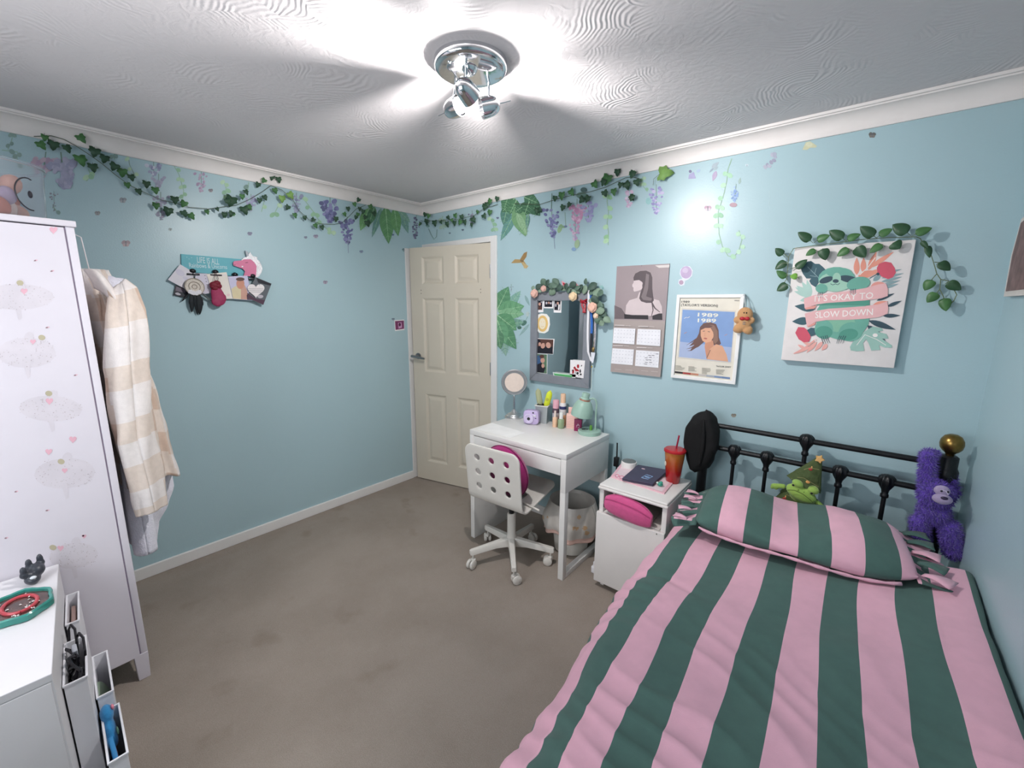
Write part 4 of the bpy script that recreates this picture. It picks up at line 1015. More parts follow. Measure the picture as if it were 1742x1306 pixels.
mb = MB(M('grey_fabric_folder', '#8b8682', .8, bump=.3, bs=300)); mb.rbox((2.205, -.44, SHZ+.014), (2.227, -.18, SHZ+.138), .004, Euler((0, -.95, 0)).to_matrix()); mb.v = [v+Vector((0, 0, 0)) for v in mb.v]
fo = mb.build('fabric_folder'); tag(fo, 'grey fabric folder leaning on the bedside shelf behind the pink pouch', 'folder'); fo.location.z = SHZ+.001
mb = MB(M('shelf_paper', '#d9d2cc', .7)); mb.box((2.26, -.465, SHZ), (2.322, -.36, SHZ+.006)); tag(mb.build('folded_paper', smooth=False), 'folded white paper at the right of the bedside shelf', 'paper')
# pink pouch
P0 = Vector((2.158, -.486, SHZ-.010))
PKP = M('hot_pink_plush', '#d3578e', .9, var=.06, vs=40, bump=.35, bs=260, sheen=.35)
po = thing('pencil_pouch', 'hot pink plush zip pouch hanging over the bedside shelf edge', 'pouch', P0)
Rp = Euler((0, radians(6), 0)).to_matrix()
mb = MB(PKP); rings = []
for i in range(25):
    k = -1+2*i/24; w = (1-abs(k)**4)**.5*.98+.02; x = .128*k
    hh = .060*(0.55+.45*(1-abs(k)**3.2)); th = .034*(.35+.65*(1-abs(k)**3))
    ring = []
    for j in range(28):
        t = 2*pi*j/28; c_, s_ = cos(t), sin(t)
        ring.append(P0+Vector((0, .006, .066)) + Rp @ Vector((x, th*abs(c_)**.8*(1 if c_ > 0 else -1)*(1 if s_ < .3 else .85), hh*abs(s_)**.75*(1 if s_ > 0 else -1)+.010*(1-k*k))))
    rings.append(ring)
mb.loft(rings); pouch = mb.build('pouch_body', po, ang=60)
mb = MB(M('pink_zip', '#b53a74', .6)); mb.tube([P0+Vector((0, .006, .066))+Rp @ Vector((.128*k*.93, -.006, .060*(0.55+.45*(1-abs(k)**3.2))+.010*(1-k*k)+.0005)) for k in [-1+2*i/20 for i in range(21)]], .003, n=6); mb.build('zip', po)
mb = MB(M('zip_pull', '#2d2630', .5)); mb.rbox(P0+Vector((-.132, -.006, .050)), P0+Vector((-.124, .006, .070)), .002); mb.build('zip_pull', po)
mb = MB(PKP)
mb2 = MB(M('pink_seam', '#c04a82', .9)); mb2.tube([P0+Vector((0, .006, .066))+Rp @ Vector((.128*k*.96, -.028*(.35+.65*(1-abs(k)**3))-.004, .036*(0.55+.45*(1-abs(k)**3.2))+.010*(1-k*k))) for k in [-1+2*i/20 for i in range(21)]], .0018, n=6); mb2.build('seam', po)

# ================================================================== bed
HBX0, HBX1, HBY = 2.400, 3.300, -0.100
bed = thing('bed_frame', 'black iron bed frame with a brass knob on its right headboard post', 'bed', ((HBX0+HBX1)/2, -1.05, 0))
mb = MB(BLKMET)
mb.lathe([(.018, 0), (.024, .004), (.024, .80), (.030, .81), (.030, .83), (.024, .84), (.024, .935), (.018, .940), (0, .94)], (HBX0, HBY, 0), n=24); mb.build('post', bed)
mb = MB(BLKMET)
mb.lathe([(.018, 0), (.024, .004), (.024, .840), (.033, .850), (.035, .862), (.035, .905), (.031, .915), (.029, .920), (.029, .962), (.022, .968), (0, .969)], (HBX1, HBY, 0), n=28); pr_ = mb.build('post', bed)
BRASS = M('aged_brass', '#8a6f3e', .3, metal=1, var=.25, vs=30)
mb = MB(BRASS); mb.lathe([(.012, .967), (.014, .975), (.018, .981), (.024, .985), (.033, .998), (.036, 1.014), (.034, 1.030), (.025, 1.046), (.012, 1.053), (0, 1.053)], (HBX1, HBY, 0), n=36); mb.build('brass_knob', bed)
def bar(z, x0, x1, r): 
    mb = MB(BLKMET); mb.cyl((x0, HBY, z), (x1, HBY, z), r, n=16); return mb.build('rail', bed)
bar(.929, HBX0, HBX1, .0125); bar(.812, HBX0, HBX1, .0125); bar(.33, HBX0, HBX1, .014)
def casting(x, z, down=.075):
    mb = MB(BLKMET); n = 36
    prof = [(.0115, -down), (.0145, -down+.003), (.0145, -down+.014), (.0115, -down+.020), (.014, -.040), (.024, -.018), (.029, .0), (.027, .014), (.019, .024), (.008, .028), (.0, .029)]
    rings = []
    for r, h in prof:
        rings.append([Vector((x+r*(1+(.10*cos(9*t) if r > .016 else 0))*cos(t), HBY+r*(1+(.10*cos(9*t) if r > .016 else 0))*sin(t), z+h)) for t in [2*pi*j/n for j in range(n)]])
    mb.loft(rings); return mb.build('casting', bed, ang=60)
for x in (2.545, 2.690, 2.975, 3.133):
    casting(x, .815); mb = MB(BLKMET); mb.cyl((x, HBY, .33), (x, HBY, .75), .0085, n=14); mb.build('spindle', bed)
casting(2.838, .932); mb = MB(BLKMET); mb.cyl((2.838, HBY, .33), (2.838, HBY, .86), .0095, n=14); mb.build('spindle', bed)
for x in (HBX0-.0, HBX1):
    mb = MB(BLKMET); mb.rbox((x-.012, -2.03, .24), (x+.012, HBY, .285), .003); mb.build('side_rail', bed)
mb = MB(BLKMET); mb.rbox((HBX0, -2.045, .24), (HBX1, -2.02, .285), .003); mb.build('end_rail', bed)
for x in (HBX0, HBX1):
    mb = MB(BLKMET); mb.lathe([(.018, 0), (.022, .004), (.022, .30), (.016, .31), (0, .312)], (x, -2.032, 0), n=20); mb.build('foot_post', bed)
mb = MB(M('wood_slat', '#b89a72', .7))
for k in range(13): mb.box((HBX0+.012, -2.0+k*.15, .262), (HBX1-.012, -1.93+k*.15, .278))
mb.build('slats', bed, smooth=False)
mb = MB(M('mattress_white', '#dcd8d6', .8, bump=.1, bs=120)); mb.rbox((2.540, -2.015, .286), (3.310, -.135, .512), .06, seg=5); tag(mb.build('mattress'), 'white mattress on the iron bed under the striped duvet', 'mattress')

# duvet ----------------------------------------------------------------
SW_ = 0.0900; X0S = 2.632
# cross-section (x, z) from the left hem over the top to the wall, arc length measured along it
def edgex(y):
    t = max(0, min(1, (-0.5-y)/1.4)); return 0.055*t*t*(3-2*t)
def section(y):
    e = edgex(y)
    pts = [(2.366+e*.55, .235), (2.362+e*.6, .30), (2.364+e*.7, .37), (2.372+e*.85, .435), (2.388+e, .490), (2.425+e, .530), (2.475+e*.9, .556), (2.54+e*.5, .570), (2.632, .577), (2.75, .582), (2.9, .590), (3.05, .602), (3.17, .617), (3.26, .634), (3.315, .648), (3.350, .652), (3.366, .640), (3.369, .610), (3.366, .56)]
    # smooth polyline
    out = []
    for i in range(len(pts)-1):
        p0 = pts[max(i-1, 0)]; p1 = pts[i]; p2 = pts[i+1]; p3 = pts[min(i+2, len(pts)-1)]
        for k in range(8):
            t = k/8
            out.append(tuple(.5*((2*p1[j])+(-p0[j]+p2[j])*t+(2*p0[j]-5*p1[j]+4*p2[j]-p3[j])*t*t+(-p0[j]+3*p1[j]-3*p2[j]+p3[j])*t**3) for j in (0, 1)))
    out.append(pts[-1]); return out
def sect_at(y):
    P_ = section(y); s = [0]
    for a, b in zip(P_, P_[1:]): s.append(s[-1]+sqrt((a[0]-b[0])**2+(a[1]-b[1])**2))
    # arc value of x = X0S on the top
    for i in range(len(P_)-1):
        if P_[i][0] <= X0S < P_[i+1][0] and P_[i][1] > .5:
            k = (X0S-P_[i][0])/(P_[i+1][0]-P_[i][0]); z0 = s[i]+k*(s[i+1]-s[i]); break
    return P_, [q-z0 for q in s]
UMIN, UMAX = -6.9, 8.75     # in stripes
SUB = 10; NY = 190; YH, YF = -0.42, -2.075
cols = []
k = math.floor(UMIN)
while k < UMAX:
    for j in range(SUB):
        u = k+j/SUB
        if UMIN <= u <= UMAX: cols.append(u)
    k += 1
def ridge(x): return 1-abs(2*(x-math.floor(x))-1)
verts = []; 
for j in range(NY+1):
    y = YH+(YF-YH)*j/NY; P_, S_ = sect_at(y); i = 0
    for u in cols:
        a = u*SW_
        a = min(max(a, S_[0]), S_[-1]-1e-6)
        while i < len(S_)-2 and S_[i+1] < a: i += 1
        while i > 0 and S_[i] > a: i -= 1
        t = (a-S_[i])/(S_[i+1]-S_[i]); t = max(0, min(1, t))
        x = P_[i][0]+(P_[i+1][0]-P_[i][0])*t; z = P_[i][1]+(P_[i+1][1]-P_[i][1])*t
        tx = P_[i+1][0]-P_[i][0]; tz = P_[i+1][1]-P_[i][1]; L = sqrt(tx*tx+tz*tz); nx, nz = -tz/L, tx/L
        # creases: long soft diagonals toward the foot, tight gathers along the left edge, broad puffs
        q = Vector((x*1.0, y*1.0, 0))
        puff = .019*noise.noise(Vector((x*4.2+3, y*3.4, 1.3))) + .006*noise.noise(Vector((x*9, y*8, 4.1)))
        dg = (x*.85 + y*1.25)*7 + 1.6*noise.noise(Vector((x*3, y*3, 9)))
        amp = max(0, noise.noise(Vector((x*2.2+1, y*2.0, 5.5)))+.32)*max(0, min(1, (-.85-y)/.5))
        cre = .0135*amp*(ridge(dg)**2.2-.25)
        gath = max(0, 1-(u+3.4)/3.2) if u > -3.4 else 1
        g2 = .011*gath*(ridge(y*9.5+x*3.5+1.8*noise.noise(Vector((y*4, x*3, 2))))**1.8-.3)*max(.25, min(1, (-.55-y)/.5))
        puffk = .6 if u > 7.0 else 1
        seam = -.010*math.exp(-((y+1.045+.05*sin(x*7))/.018)**2)*max(0, min(1, (2.75-x)/.25)) if x < 2.75 else 0
        lump = .020*math.exp(-((y+.80)/.14)**2 - ((x-2.50)/.14)**2)
        disp = (puff*puffk + cre + g2 + seam + lump)
        lat = .011*noise.noise(Vector((u*.55, y*3.1, 7.7))) + .007*sin(y*5.0+u*.4) + .055*max(0, min(1, (-1.25-y)/.62))
        if x > 3.30: disp = min(disp, (3.3705-x)*.6 if nz > .3 else 0.0)
        xx = x+nx*disp+lat*(1 if 2.45 < x < 3.3 else .35); xx = min(xx, 3.3695)
        verts.append((xx, y+.004*noise.noise(Vector((x*6, y*6, 3))), z+nz*disp))
        
nc = len(cols); faces = []; mi = []
for j in range(NY):
    for i in range(nc-1):
        faces.append((j*nc+i, j*nc+i+1, (j+1)*nc+i+1, (j+1)*nc+i)); mi.append(int(math.floor(cols[i]+1e-6)) % 2)
mb = MB(); mb.m(GREEN); mb.m(PINK); mb.v = [Vector(v) for v in verts]; mb.f = [list(f) for f in faces]; mb.mi = mi
dv = mb.build('duvet', ang=180); tag(dv, 'pink and dark green broad striped duvet covering the bed', 'duvet'); solid(dv, 0.006, -1)

# pillow -----------------------------------------------------------------
pw = thing('pillow', 'plump striped pink and green pillow with tied ends at the head of the bed', 'pillow', (2.87, -.43, .60))
PC = Vector((2.875, -.462, .655)); PR = rotz(radians(7)); 
pb_ = [2.515, 2.600, 2.692, 2.780, 2.869, 2.967, 3.060, 3.157, 3.205]; pcol = [GREEN, PINK, GREEN, PINK, GREEN, PINK, GREEN, PINK]
ucols = []
for a, b in zip(pb_, pb_[1:]):
    for k in range(9): ucols.append(a+(b-a)*k/9)
ucols.append(pb_[-1])
XA, XB = pb_[0], pb_[-1]
NT = 72
def pil(x, t):
    k = (x-(XA+XB)/2)/((XB-XA)/2)
    e = (1-min(1, abs(k))**3.2)
    w = .165+.045*e**.5+.010*sin(x*9); h = .012+.080*e**.55
    h *= 1+.16*noise.noise(Vector((x*5, 1, 2)))
    h *= 1.04-.10*k-.54*math.exp(-((k-.0)/.40)**2)+.06*max(0,k)
    c_, s_ = cos(t), sin(t)
    y = w*abs(c_)**.85*(1 if c_ > 0 else -1); z = h*abs(s_)**.9*(1 if s_ > 0 else -.75)
    z += (1-min(1, abs(y)/.26)**2)*.004*sin(9*x+3*t)
    z += .012*max(0, y/.25)                      # leans up to the headboard
    n_ = .010*noise.noise(Vector((x*7, y*7, s_*2)))+.004*noise.noise(Vector((x*16, y*16, s_*3)))
    w_ = PR @ Vector((x-PC.x, y, 0))
    return PC+Vector((w_.x, w_.y, z+n_*(1 if s_ > 0 else .4)))
mb = MB(); mb.m(GREEN); mb.m(PINK); 
mb.v = [pil(x, 2*pi*j/NT) for x in ucols for j in range(NT)]; mb.f = []; mb.mi = []
for i in range(len(ucols)-1):
    xm = (ucols[i]+ucols[i+1])/2; c = [q for q in range(len(pcol)) if pb_[q] <= xm <= pb_[q+1]][0]
    for j in range(NT):
        mb.f.append([i*NT+j, i*NT+(j+1) % NT, (i+1)*NT+(j+1) % NT, (i+1)*NT+j]); mb.mi.append(0 if pcol[c] is GREEN else 1)
mb.f.append(list(range(NT))[::-1]); mb.mi.append(0); mb.f.append([(len(ucols)-1)*NT+j for j in range(NT)]); mb.mi.append(1)
mb.build('pillow_body', pw, ang=180)
# hem flap (pink roll under the front edge)
mb = MB(PINK); mb.tube([pil(x, -pi+.20)+Vector((0, -.004, -.012)) for x in [2.53+.63*i/30 for i in range(31)]], [.004+.003*sin(i*.9)**2 for i in range(31)], n=10); mb.build('front_hem', pw, ang=180)
def frill(name, xe, sgn, out, ny, stripes):
    mb = MB(); mb.m(GREEN); mb.m(PINK); NU, NV = 10, ny
    def f(u, v):
        y = -.185+.37*v; base = PR @ Vector((xe-PC.x+sgn*out*u*(1+.22*sin(v*17)), y, 0))
        z = -.004 + .016*u*sin(v*26+sgn) + .012*sin(v*9+2)*u - .030*u + .045*(v)*1.0*.35
        return PC + Vector((base.x, base.y, z))
    for i in range(NU+1):
        for j in range(NV+1): mb.v.append(f(i/NU, j/NV))
    for i in range(NU):
        for j in range(NV):
            mb.f.append([i*(NV+1)+j, (i+1)*(NV+1)+j, (i+1)*(NV+1)+j+1, i*(NV+1)+j+1]); mb.mi.append(stripes((i+.5)/NU, (j+.5)/NV))
    return solid(mb.build(name, pw, ang=180), .004)
frill('end_frill', XB-.004, 1, .085, 90, lambda u, v: 1 if u < .12 else (0 if (v*5.2) % 1 < .52 else 1))
frill('end_frill', XA+.004, -1, .085, 90, lambda u, v: 0 if u < .25 or u > .85 else (0 if (v*6.2+.2) % 1 < .60 else 1))
# little ribbon ties
def tie(p, d, mt, L=.05, w=.012, sag=.010):
    p = Vector(p); d = Vector(d).normalized(); s = d.cross(Vector((0, 0, 1))).normalized()
    mb = MB(mt); rows = []
    for i in range(9):
        k = i/8; ww = w*(.5+.9*k); c = p+d*L*k+Vector((0, 0, sag*sin(pi*k*1.1)))
        rows.append([c-s*ww, c+Vector((0, 0, .004*sin(5*k))), c+s*ww])
    mb.loft(rows, caps=False, closed=False); return solid(mb.build('ribbon_tie', pw, ang=180), .003)
for j, (yy, mt) in enumerate(((-.52, PINK), (-.46, GREEN), (-.40, PINK), (-.34, PINK), (-.62, PINK))):
    p = PC + PR @ Vector((XA-.03-PC.x, yy+.432, 0)) + Vector((0, 0, .012)); tie(p, (-1, -.35+.1*j, .1), mt, .055, .013, .004)
for j, (yy, mt) in enumerate(((-.58, PINK), (-.50, GREEN), (-.42, PINK), (-.34, GREEN), (-.27, GREEN))):
    p = PC + PR @ Vector((XB+.012-PC.x, yy+.432, 0)) + Vector((0, 0, .010)); tie(p, (1, -.45+.15*j, .12), mt, .075, .024, .006)

# black cap hung over the left post
HATM = M('black_velvet', '#08090b', .85, var=.15, vs=20, bump=.3, bs=200)
hc = Vector((2.388, -.116, .832)); hat = thing('velvet_hat', 'floppy black velvet hat hung over the left headboard post', 'hat', (2.386, -.128, .665))
def hatf(u, v):
    a = 2*pi*u; z = -.165+.335*v
    prof = interp([(0, .018), (.06, .048), (.2, .066), (.45, .080), (.7, .078), (.88, .058), (.96, .034), (1, .001)], v)
    w = 1+.07*sin(3*a+1+4*v)+.05*sin(5*a-6*v)
    return hc+Vector((prof*1.02*cos(a)*w+.010*(v-.4), max(-.047, min(.105, prof*.85*sin(a)*w)), z+.012*cos(a)*(1 if v < .4 else .4)))
mb = MB(HATM); mb.grid(hatf, 64, 40); solid(mb.build('hat_body', hat, ang=180), .003)
mb = MB(HATM); mb.tube([hc+Vector((.012+.010*sin(3*t), -.047-.008*sin(pi*t), -.12+.25*t)) for t in [i/14 for i in range(15)]], [.004+.006*sin(pi*i/14) for i in range(15)], n=10); mb.build('fold', hat, ang=180)

# ================================================================== wall mirror with its photographs
mi_ = thing('wall_mirror', 'rectangular grey framed mirror hung above the desk, stuck with photographs', 'mirror', (1.41, -.01, 1.008))
MX0, MX1, MZ0, MZ1 = 1.172, 1.652, 1.006, 1.622; MFW = .056
GREYF = M('grey_painted_wood', '#82868e', .5, var=.06, vs=20, bump=.1, bs=80)
mb = MB(GREYF)
def mitre(mb, x0, x1, z0, z1, w, y0, y1, lip=.004):
    o = [(x0, z0), (x1, z0), (x1, z1), (x0, z1)]; i = [(x0+w, z0+w), (x1-w, z0+w), (x1-w, z1-w), (x0+w, z1-w)]
    for k in range(4):
        a, b, c, d = o[k], o[(k+1) % 4], i[(k+1) % 4], i[k]
        mb.prism([(p[0], y0, p[1]) for p in (a, b, c, d)], (0, y1-y0, 0))
mitre(mb, MX0, MX1, MZ0, MZ1, MFW, -.002, -.028); bev(mb.build('frame', mi_, smooth=False), .003)
MB(M('mirror_glass', '#e9eef0', .02, metal=1, var=0)).box((MX0+.05, -.012, MZ0+.05), (MX1-.05, -.008, MZ1-.05)).build('glass', mi_, smooth=False)
MB(BLACK).box((MX0+.01, -.008, MZ0+.01), (MX1-.01, -.001, MZ1-.01)).build('backing', mi_, smooth=False)
CM = (840, 440, .1838)
PHW = M('photo_white', '#ece9ea', .35); PHD = M('photo_dark', '#23222b', .3); PHS = M('photo_skin', '#c79a8a', .4); PHB = M('photo_blue', '#3f5f86', .35); PHG = M('photo_green', '#5d7a62', .35); PHR = M('photo_brown', '#5b3d36', .35); PHL = M('photo_light', '#b9b4bd', .35)
def photo(name, label, pts, draw, off=.0125, grp='photographs on the grey mirror', cat='photo', crop=CM, plane='B'):
    a = Art(plane, off, crop); a.poly(PHW, pts); draw(a); o = a.build(name); return tag(o, label, cat, grp)
photo('instant_photo', 'narrow instant photo of a person in dark clothes, leftmost at the mirror top', [(395, 380), (462, 376), (458, 494), (397, 497)], lambda a: (a.poly(PHD, [(401, 390), (450, 388), (447, 472), (402, 474)]), a.ell(PHS, 425, 420, 11, 15), a.poly(PHR, [(410, 440), (442, 440), (446, 470), (405, 471)]), a.ell(PHL, 440, 400, 6, 8)))
photo('instant_photo', 'instant photo of a group, in the middle of the mirror top row', [(463, 376), (552, 376), (550, 460), (462, 458)], lambda a: (a.poly(PHD, [(470, 388), (541, 388), (540, 446), (470, 446)]), a.ell(PHL, 488, 410, 9, 12), a.ell(PHS, 510, 408, 8, 11), a.ell(PHL, 528, 412, 8, 10)))
photo('instant_photo', 'instant photo of a person in white, rightmost of the mirror top row', [(556, 378), (628, 380), (624, 500), (554, 497)], lambda a: (a.poly(PHD, [(562, 388), (618, 390), (614, 478), (560, 474)]), a.ell(PHS, 592, 412, 10, 13), a.poly(PHW, [(598, 420), (612, 424), (608, 474), (594, 472)]), a.ell(PHL, 574, 430, 7, 16)))
dr_ = Art('B', .0125, CM); OCH = M('crayon_ochre', '#e0bd78', .7)
dr_.poly(M('cut_paper', '#eceae4', .7), [(400, 520), (440, 506), (490, 512), (516, 545), (520, 610), (505, 670), (470, 690), (420, 685), (398, 655), (402, 600), (386, 560)])
dr_.ell(OCH, 452, 600, 50, 76); dr_.ell(M('crayon_cream', '#eadfc6', .7), 450, 600, 31, 52); dr_.line(OCH, [(436, 585), (446, 585)], 4); dr_.line(OCH, [(458, 585), (468, 585)], 4); dr_.line(OCH, [(438, 625), (450, 632), (464, 625)], 4)
tag(dr_.build('cut_out_drawing'), 'cut out crayon drawing of a yellow haired face stuck on the mirror', 'drawing')
photo('photo_print', 'photo of two smiling people in black, halfway down the mirror', [(392, 735), (562, 742), (550, 886), (386, 872)], lambda a: (a.poly(PHR, [(398, 742), (552, 748), (546, 878), (392, 868)]), a.poly(PHD, [(392, 820), (440, 800), (545, 815), (548, 882), (388, 872)]), a.ell(PHD, 412, 770, 22, 26), a.ell(PHS, 455, 805, 20, 26, 20), a.ell(PHR, 500, 785, 30, 32), a.ell(PHS, 505, 800, 22, 28, -15), a.ell(PHS, 425, 790, 12, 18)))
photo('photo_print', 'tall photo of a person in blue at the lower left of the mirror', [(386, 876), (497, 884), (494, 1066), (384, 1052)], lambda a: (a.poly(PHG, [(388, 880), (492, 886), (490, 1062), (386, 1050)]), a.poly(PHB, [(390, 900), (440, 890), (440, 985), (392, 980)]), a.ell(PHS, 452, 940, 20, 24), a.poly(PHD, [(388, 985), (440, 960), (478, 1010), (462, 1055), (387, 1048)]), a.ell(PHS, 455, 990, 14, 20), a.ell(PHR, 445, 905, 22, 16)))
def cardd(a):
    CR = M('card_red', '#a2222c', .4); CB = M('card_black', '#2a2a2d', .4); CG = M('card_grey', '#b6b6b8', .4)
    for x, y, w, h, r, m_ in ((735, 1045, 9, 22, 10, CR), (755, 1020, 8, 26, -20, CR), (780, 995, 11, 18, 0, CR), (772, 1030, 20, 9, 30, CR), (745, 1010, 8, 8, 0, CR), (800, 1040, 7, 18, 0, CB), (805, 1070, 9, 9, 0, CB), (775, 1060, 11, 13, 20, CB), (812, 990, 4, 9, 30, CB), (758, 1055, 9, 10, 0, CG), (785, 1080, 8, 6, 0, CG), (728, 1035, 5, 9, 0, CB)): a.ell(m_, x, y, w, h, r)
photo('greeting_card', 'white card printed with small red and black figures at the mirror lower right', [(708, 935), (845, 942), (830, 1106), (703, 1088)], cardd, .030, None, 'card')
a = Art('B', .030, CM); a.poly(M('clear_bag', '#d6dbd8', .2), [(546, 1048), (760, 1072), (756, 1104), (552, 1080)]); a.poly(M('bright_green', '#46a05a', .4), [(556, 1058), (726, 1076), (722, 1098), (560, 1078)]); a.line(M('pale_green_line', '#a9dfb2', .4), [(562, 1062), (722, 1080)], 5)
tag(a.build('green_sachet'), 'long bright green sachet tucked into the bottom mirror frame', 'sachet')
# red bow and things hung from the right top corner
RIB = M('red_satin', '#a5172c', .4)
def crop_on(c, x, y, off, plane='B'): return on(plane, c[0]+x*c[2], c[1]+y*c[2], off)
mb = MB(RIB)
for path in ([(830, 395), (800, 378), (808, 405), (832, 398)], [(830, 395), (862, 378), (858, 408), (832, 398)], [(826, 400), (815, 430), (832, 470), (828, 500)], [(836, 400), (848, 440), (842, 480), (846, 500)]):
    mb.tube([crop_on(CM, x, y, .034+.004*i) for i, (x, y) in enumerate(path)], .006, n=8)
mb.ell(crop_on(CM, 831, 398, .038), (.009, .006, .009))
tag(mb.build('ribbon_bow'), 'red ribbon bow hanging inside the top right of the mirror', 'bow')
def strap(name, label, cat, mt, path, w, off, t=.0025, extra=None):
    mb = MB(mt); L = []; Rr = []
    for i, (x, y) in enumerate(path):
        p = crop_on(CM, x, y, off); L.append(p+Vector((-w/2, 0, 0))); Rr.append(p+Vector((w/2, 0, 0)))
    rings = [[l, r, r+Vector((0, -t, 0)), l+Vector((0, -t, 0))] for l, r in zip(L, Rr)]
    mb.loft(rings); o = mb.build(name, smooth=False)
    return tag(o, label, cat)
strap('white_lanyard', 'white ribbon with small dark print hung over the right mirror corner', 'ribbon', M('lanyard_white', '#e3e2e6', .6), [(880, 265), (878, 450), (872, 600), (870, 740), (874, 860), (905, 950)], .014, .031)
strap('blue_lanyard', 'bright blue ribbon hung over the right mirror corner', 'ribbon', M('lanyard_blue', '#2c64b4', .5), [(900, 285), (902, 500), (908, 600), (905, 700)], .016, .036)
strap('black_lanyard', 'black ribbon below the blue one at the right of the mirror', 'ribbon', M('lanyard_black', '#23232c', .5), [(905, 690), (900, 780), (898, 850), (905, 905)], .014, .0365)
strap('grey_lanyard', 'grey patterned ribbon hung furthest right beside the mirror', 'ribbon', M('lanyard_grey', '#a7a2a8', .6, var=.4, vs=90), [(928, 330), (940, 560), (938, 700), (928, 850), (915, 940)], .013, .030)
mb = MB(M('charm_brass', '#8f7a52', .35, metal=.7)); p = crop_on(CM, 920, 840, .045); mb.ell(p, (.011, .007, .016)); mb.tube([p, crop_on(CM, 925, 760, .043)], .0015, n=6); tag(mb.build('key_charm'), 'small brass charm hanging among the ribbons beside the mirror', 'charm')
mb = MB(M('white_tag', '#dfe2ea', .4)); mb.prism([crop_on(CM, x, y, .040) for x, y in ((900, 865), (940, 870), (922, 960), (906, 968))], (0, -.002, 0)); tag(mb.build('ribbon_tag', smooth=False), 'white pointed tag at the foot of the ribbons beside the mirror', 'tag')
mb = MB(M('pale_cord', '#c9cfc6', .5)); mb.tube([crop_on(CM, x, y, .034) for x, y in ((908, 955), (906, 1040), (903, 1120), (904, 1215))], .0016, n=6); mb.m(M('gold_bead', '#c8a94f', .3, metal=.6)); mb.ell(crop_on(CM, 907, 1000, .034), (.005, .005, .007)); tag(mb.build('bead_cord'), 'thin pale cord with a gold bead hanging beside the mirror', 'cord')

# rose and eucalyptus garland over the mirror
gl = thing('rose_garland', 'garland of grey green leaves and peach roses draped over the mirror', 'garland', (1.45, -.05, 1.35))
EUC = M('eucalyptus', '#5c7566', .6, var=.15, vs=30); EUC2 = M('eucalyptus_dark', '#43594f', .6, var=.15, vs=30); EUC3 = M('eucalyptus_pale', '#7d9480', .6, var=.1, vs=30)
rnd = random.Random(8)
def add_leaf(mb, p, d, nrm, L, Wd, foldk=.25, shape='oval'):
    """single leaf with a keel along its midrib"""
    d = d.normalized(); s = d.cross(nrm).normalized(); n = s.cross(d).normalized()
    N_ = 11
    wf = (lambda t: sin(pi*t**.85)**.75) if shape == 'oval' else (lambda t: 1.52*(t**.42)*(1-t)**.82)
    prof = [(i/N_, wf(i/N_) if 0 < i < N_ else 0.0) for i in range(N_+1)]
    mid = []; l = []; r = []
    for k, w in prof:
        c = p + d*L*k - n*L*.12*k*k; mid.append(c); l.append(c + s*Wd/2*w + n*Wd*foldk*w*.5); r.append(c - s*Wd/2*w + n*Wd*foldk*w*.5)
    m_ = len(prof); mb.add(mid+l+r, [(i, i+1, m_+i+1, m_+i) for i in range(m_-1)] + [(i+1, i, 2*m_+i, 2*m_+i+1) for i in range(m_-1)])
def ivy_leaf(mb, p, d, nrm, S):
    d = d.normalized(); s = d.cross(nrm).normalized(); n = s.cross(d).normalized()
    out = [(0, .0), (-.12, .28), (-.05, .52), (.22, .46), (.42, .55), (.55, .30), (.78, .22), (1.0, 0.0)]
    P_ = [(a, b) for a, b in out] + [(a, -b) for a, b in out[1:-1][::-1]]
    vs = [p + d*S*a + s*S*b*.95 + n*S*(abs(b)*.22 - .15*a*a) for a, b in P_]
    c = p + d*S*.35
    b0 = [c] + vs; m_ = len(vs); mb.add(b0, [(0, 1+i, 1+(i+1) % m_) for i in range(m_)])
lv = [(460, 212, 60), (500, 218, 50), (545, 302, 60), (577, 218, 60), (410, 262, 55), (365, 268, 38), (530, 252, 55), (602, 272, 55), (640, 272, 50), (690, 292, 50), (735, 238, 58), (738, 312, 55), (768, 272, 45), (806, 266, 55), (842, 278, 60), (850, 217, 42), (920, 250, 68), (958, 312, 75), (988, 318, 60), (930, 372, 62), (912, 388, 50), (970, 420, 60), (1000, 440, 55), (992, 482, 60), (985, 530, 65), (1000, 565, 60), (1042, 560, 55), (962, 572, 55), (480, 275, 50), (430, 300, 30), (560, 250, 50), (670, 250, 45), (785, 300, 40), (905, 310, 50), (1015, 510, 50), (1000, 600, 45)]
mbs = [MB(EUC), MB(EUC2), MB(EUC3)]
for i, (x, y, s) in enumerate(lv):
    dep = rnd.uniform(.040, .065); p = crop_on(CM, x, y, dep); S = s*.1838*2.95/FPX*1.05
    nr = Vector((rnd.uniform(-.4, .5), -1, rnd.uniform(-.3, .5))).normalized(); d = Vector((rnd.uniform(-1, 1), rnd.uniform(-.2, .2), rnd.uniform(-1, .7)))
    d = (d - nr*d.dot(nr)).normalized(); add_leaf(mbs[i % 3], p-d*S*.5, d, nr, S*1.25, S*.95, .15)
for k, mb in enumerate(mbs): solid(mb.build('leaves', gl, ang=50), .0008)
mb = MB(M('stem_olive', '#5d6350', .7)); mb.tube([crop_on(CM, x, y, .040) for x, y in ((350, 300), (420, 272), (520, 265), (620, 275), (720, 285), (820, 275), (900, 268), (950, 330), (965, 430), (980, 540), (1010, 600))], .0025, n=6); mb.build('stem', gl)
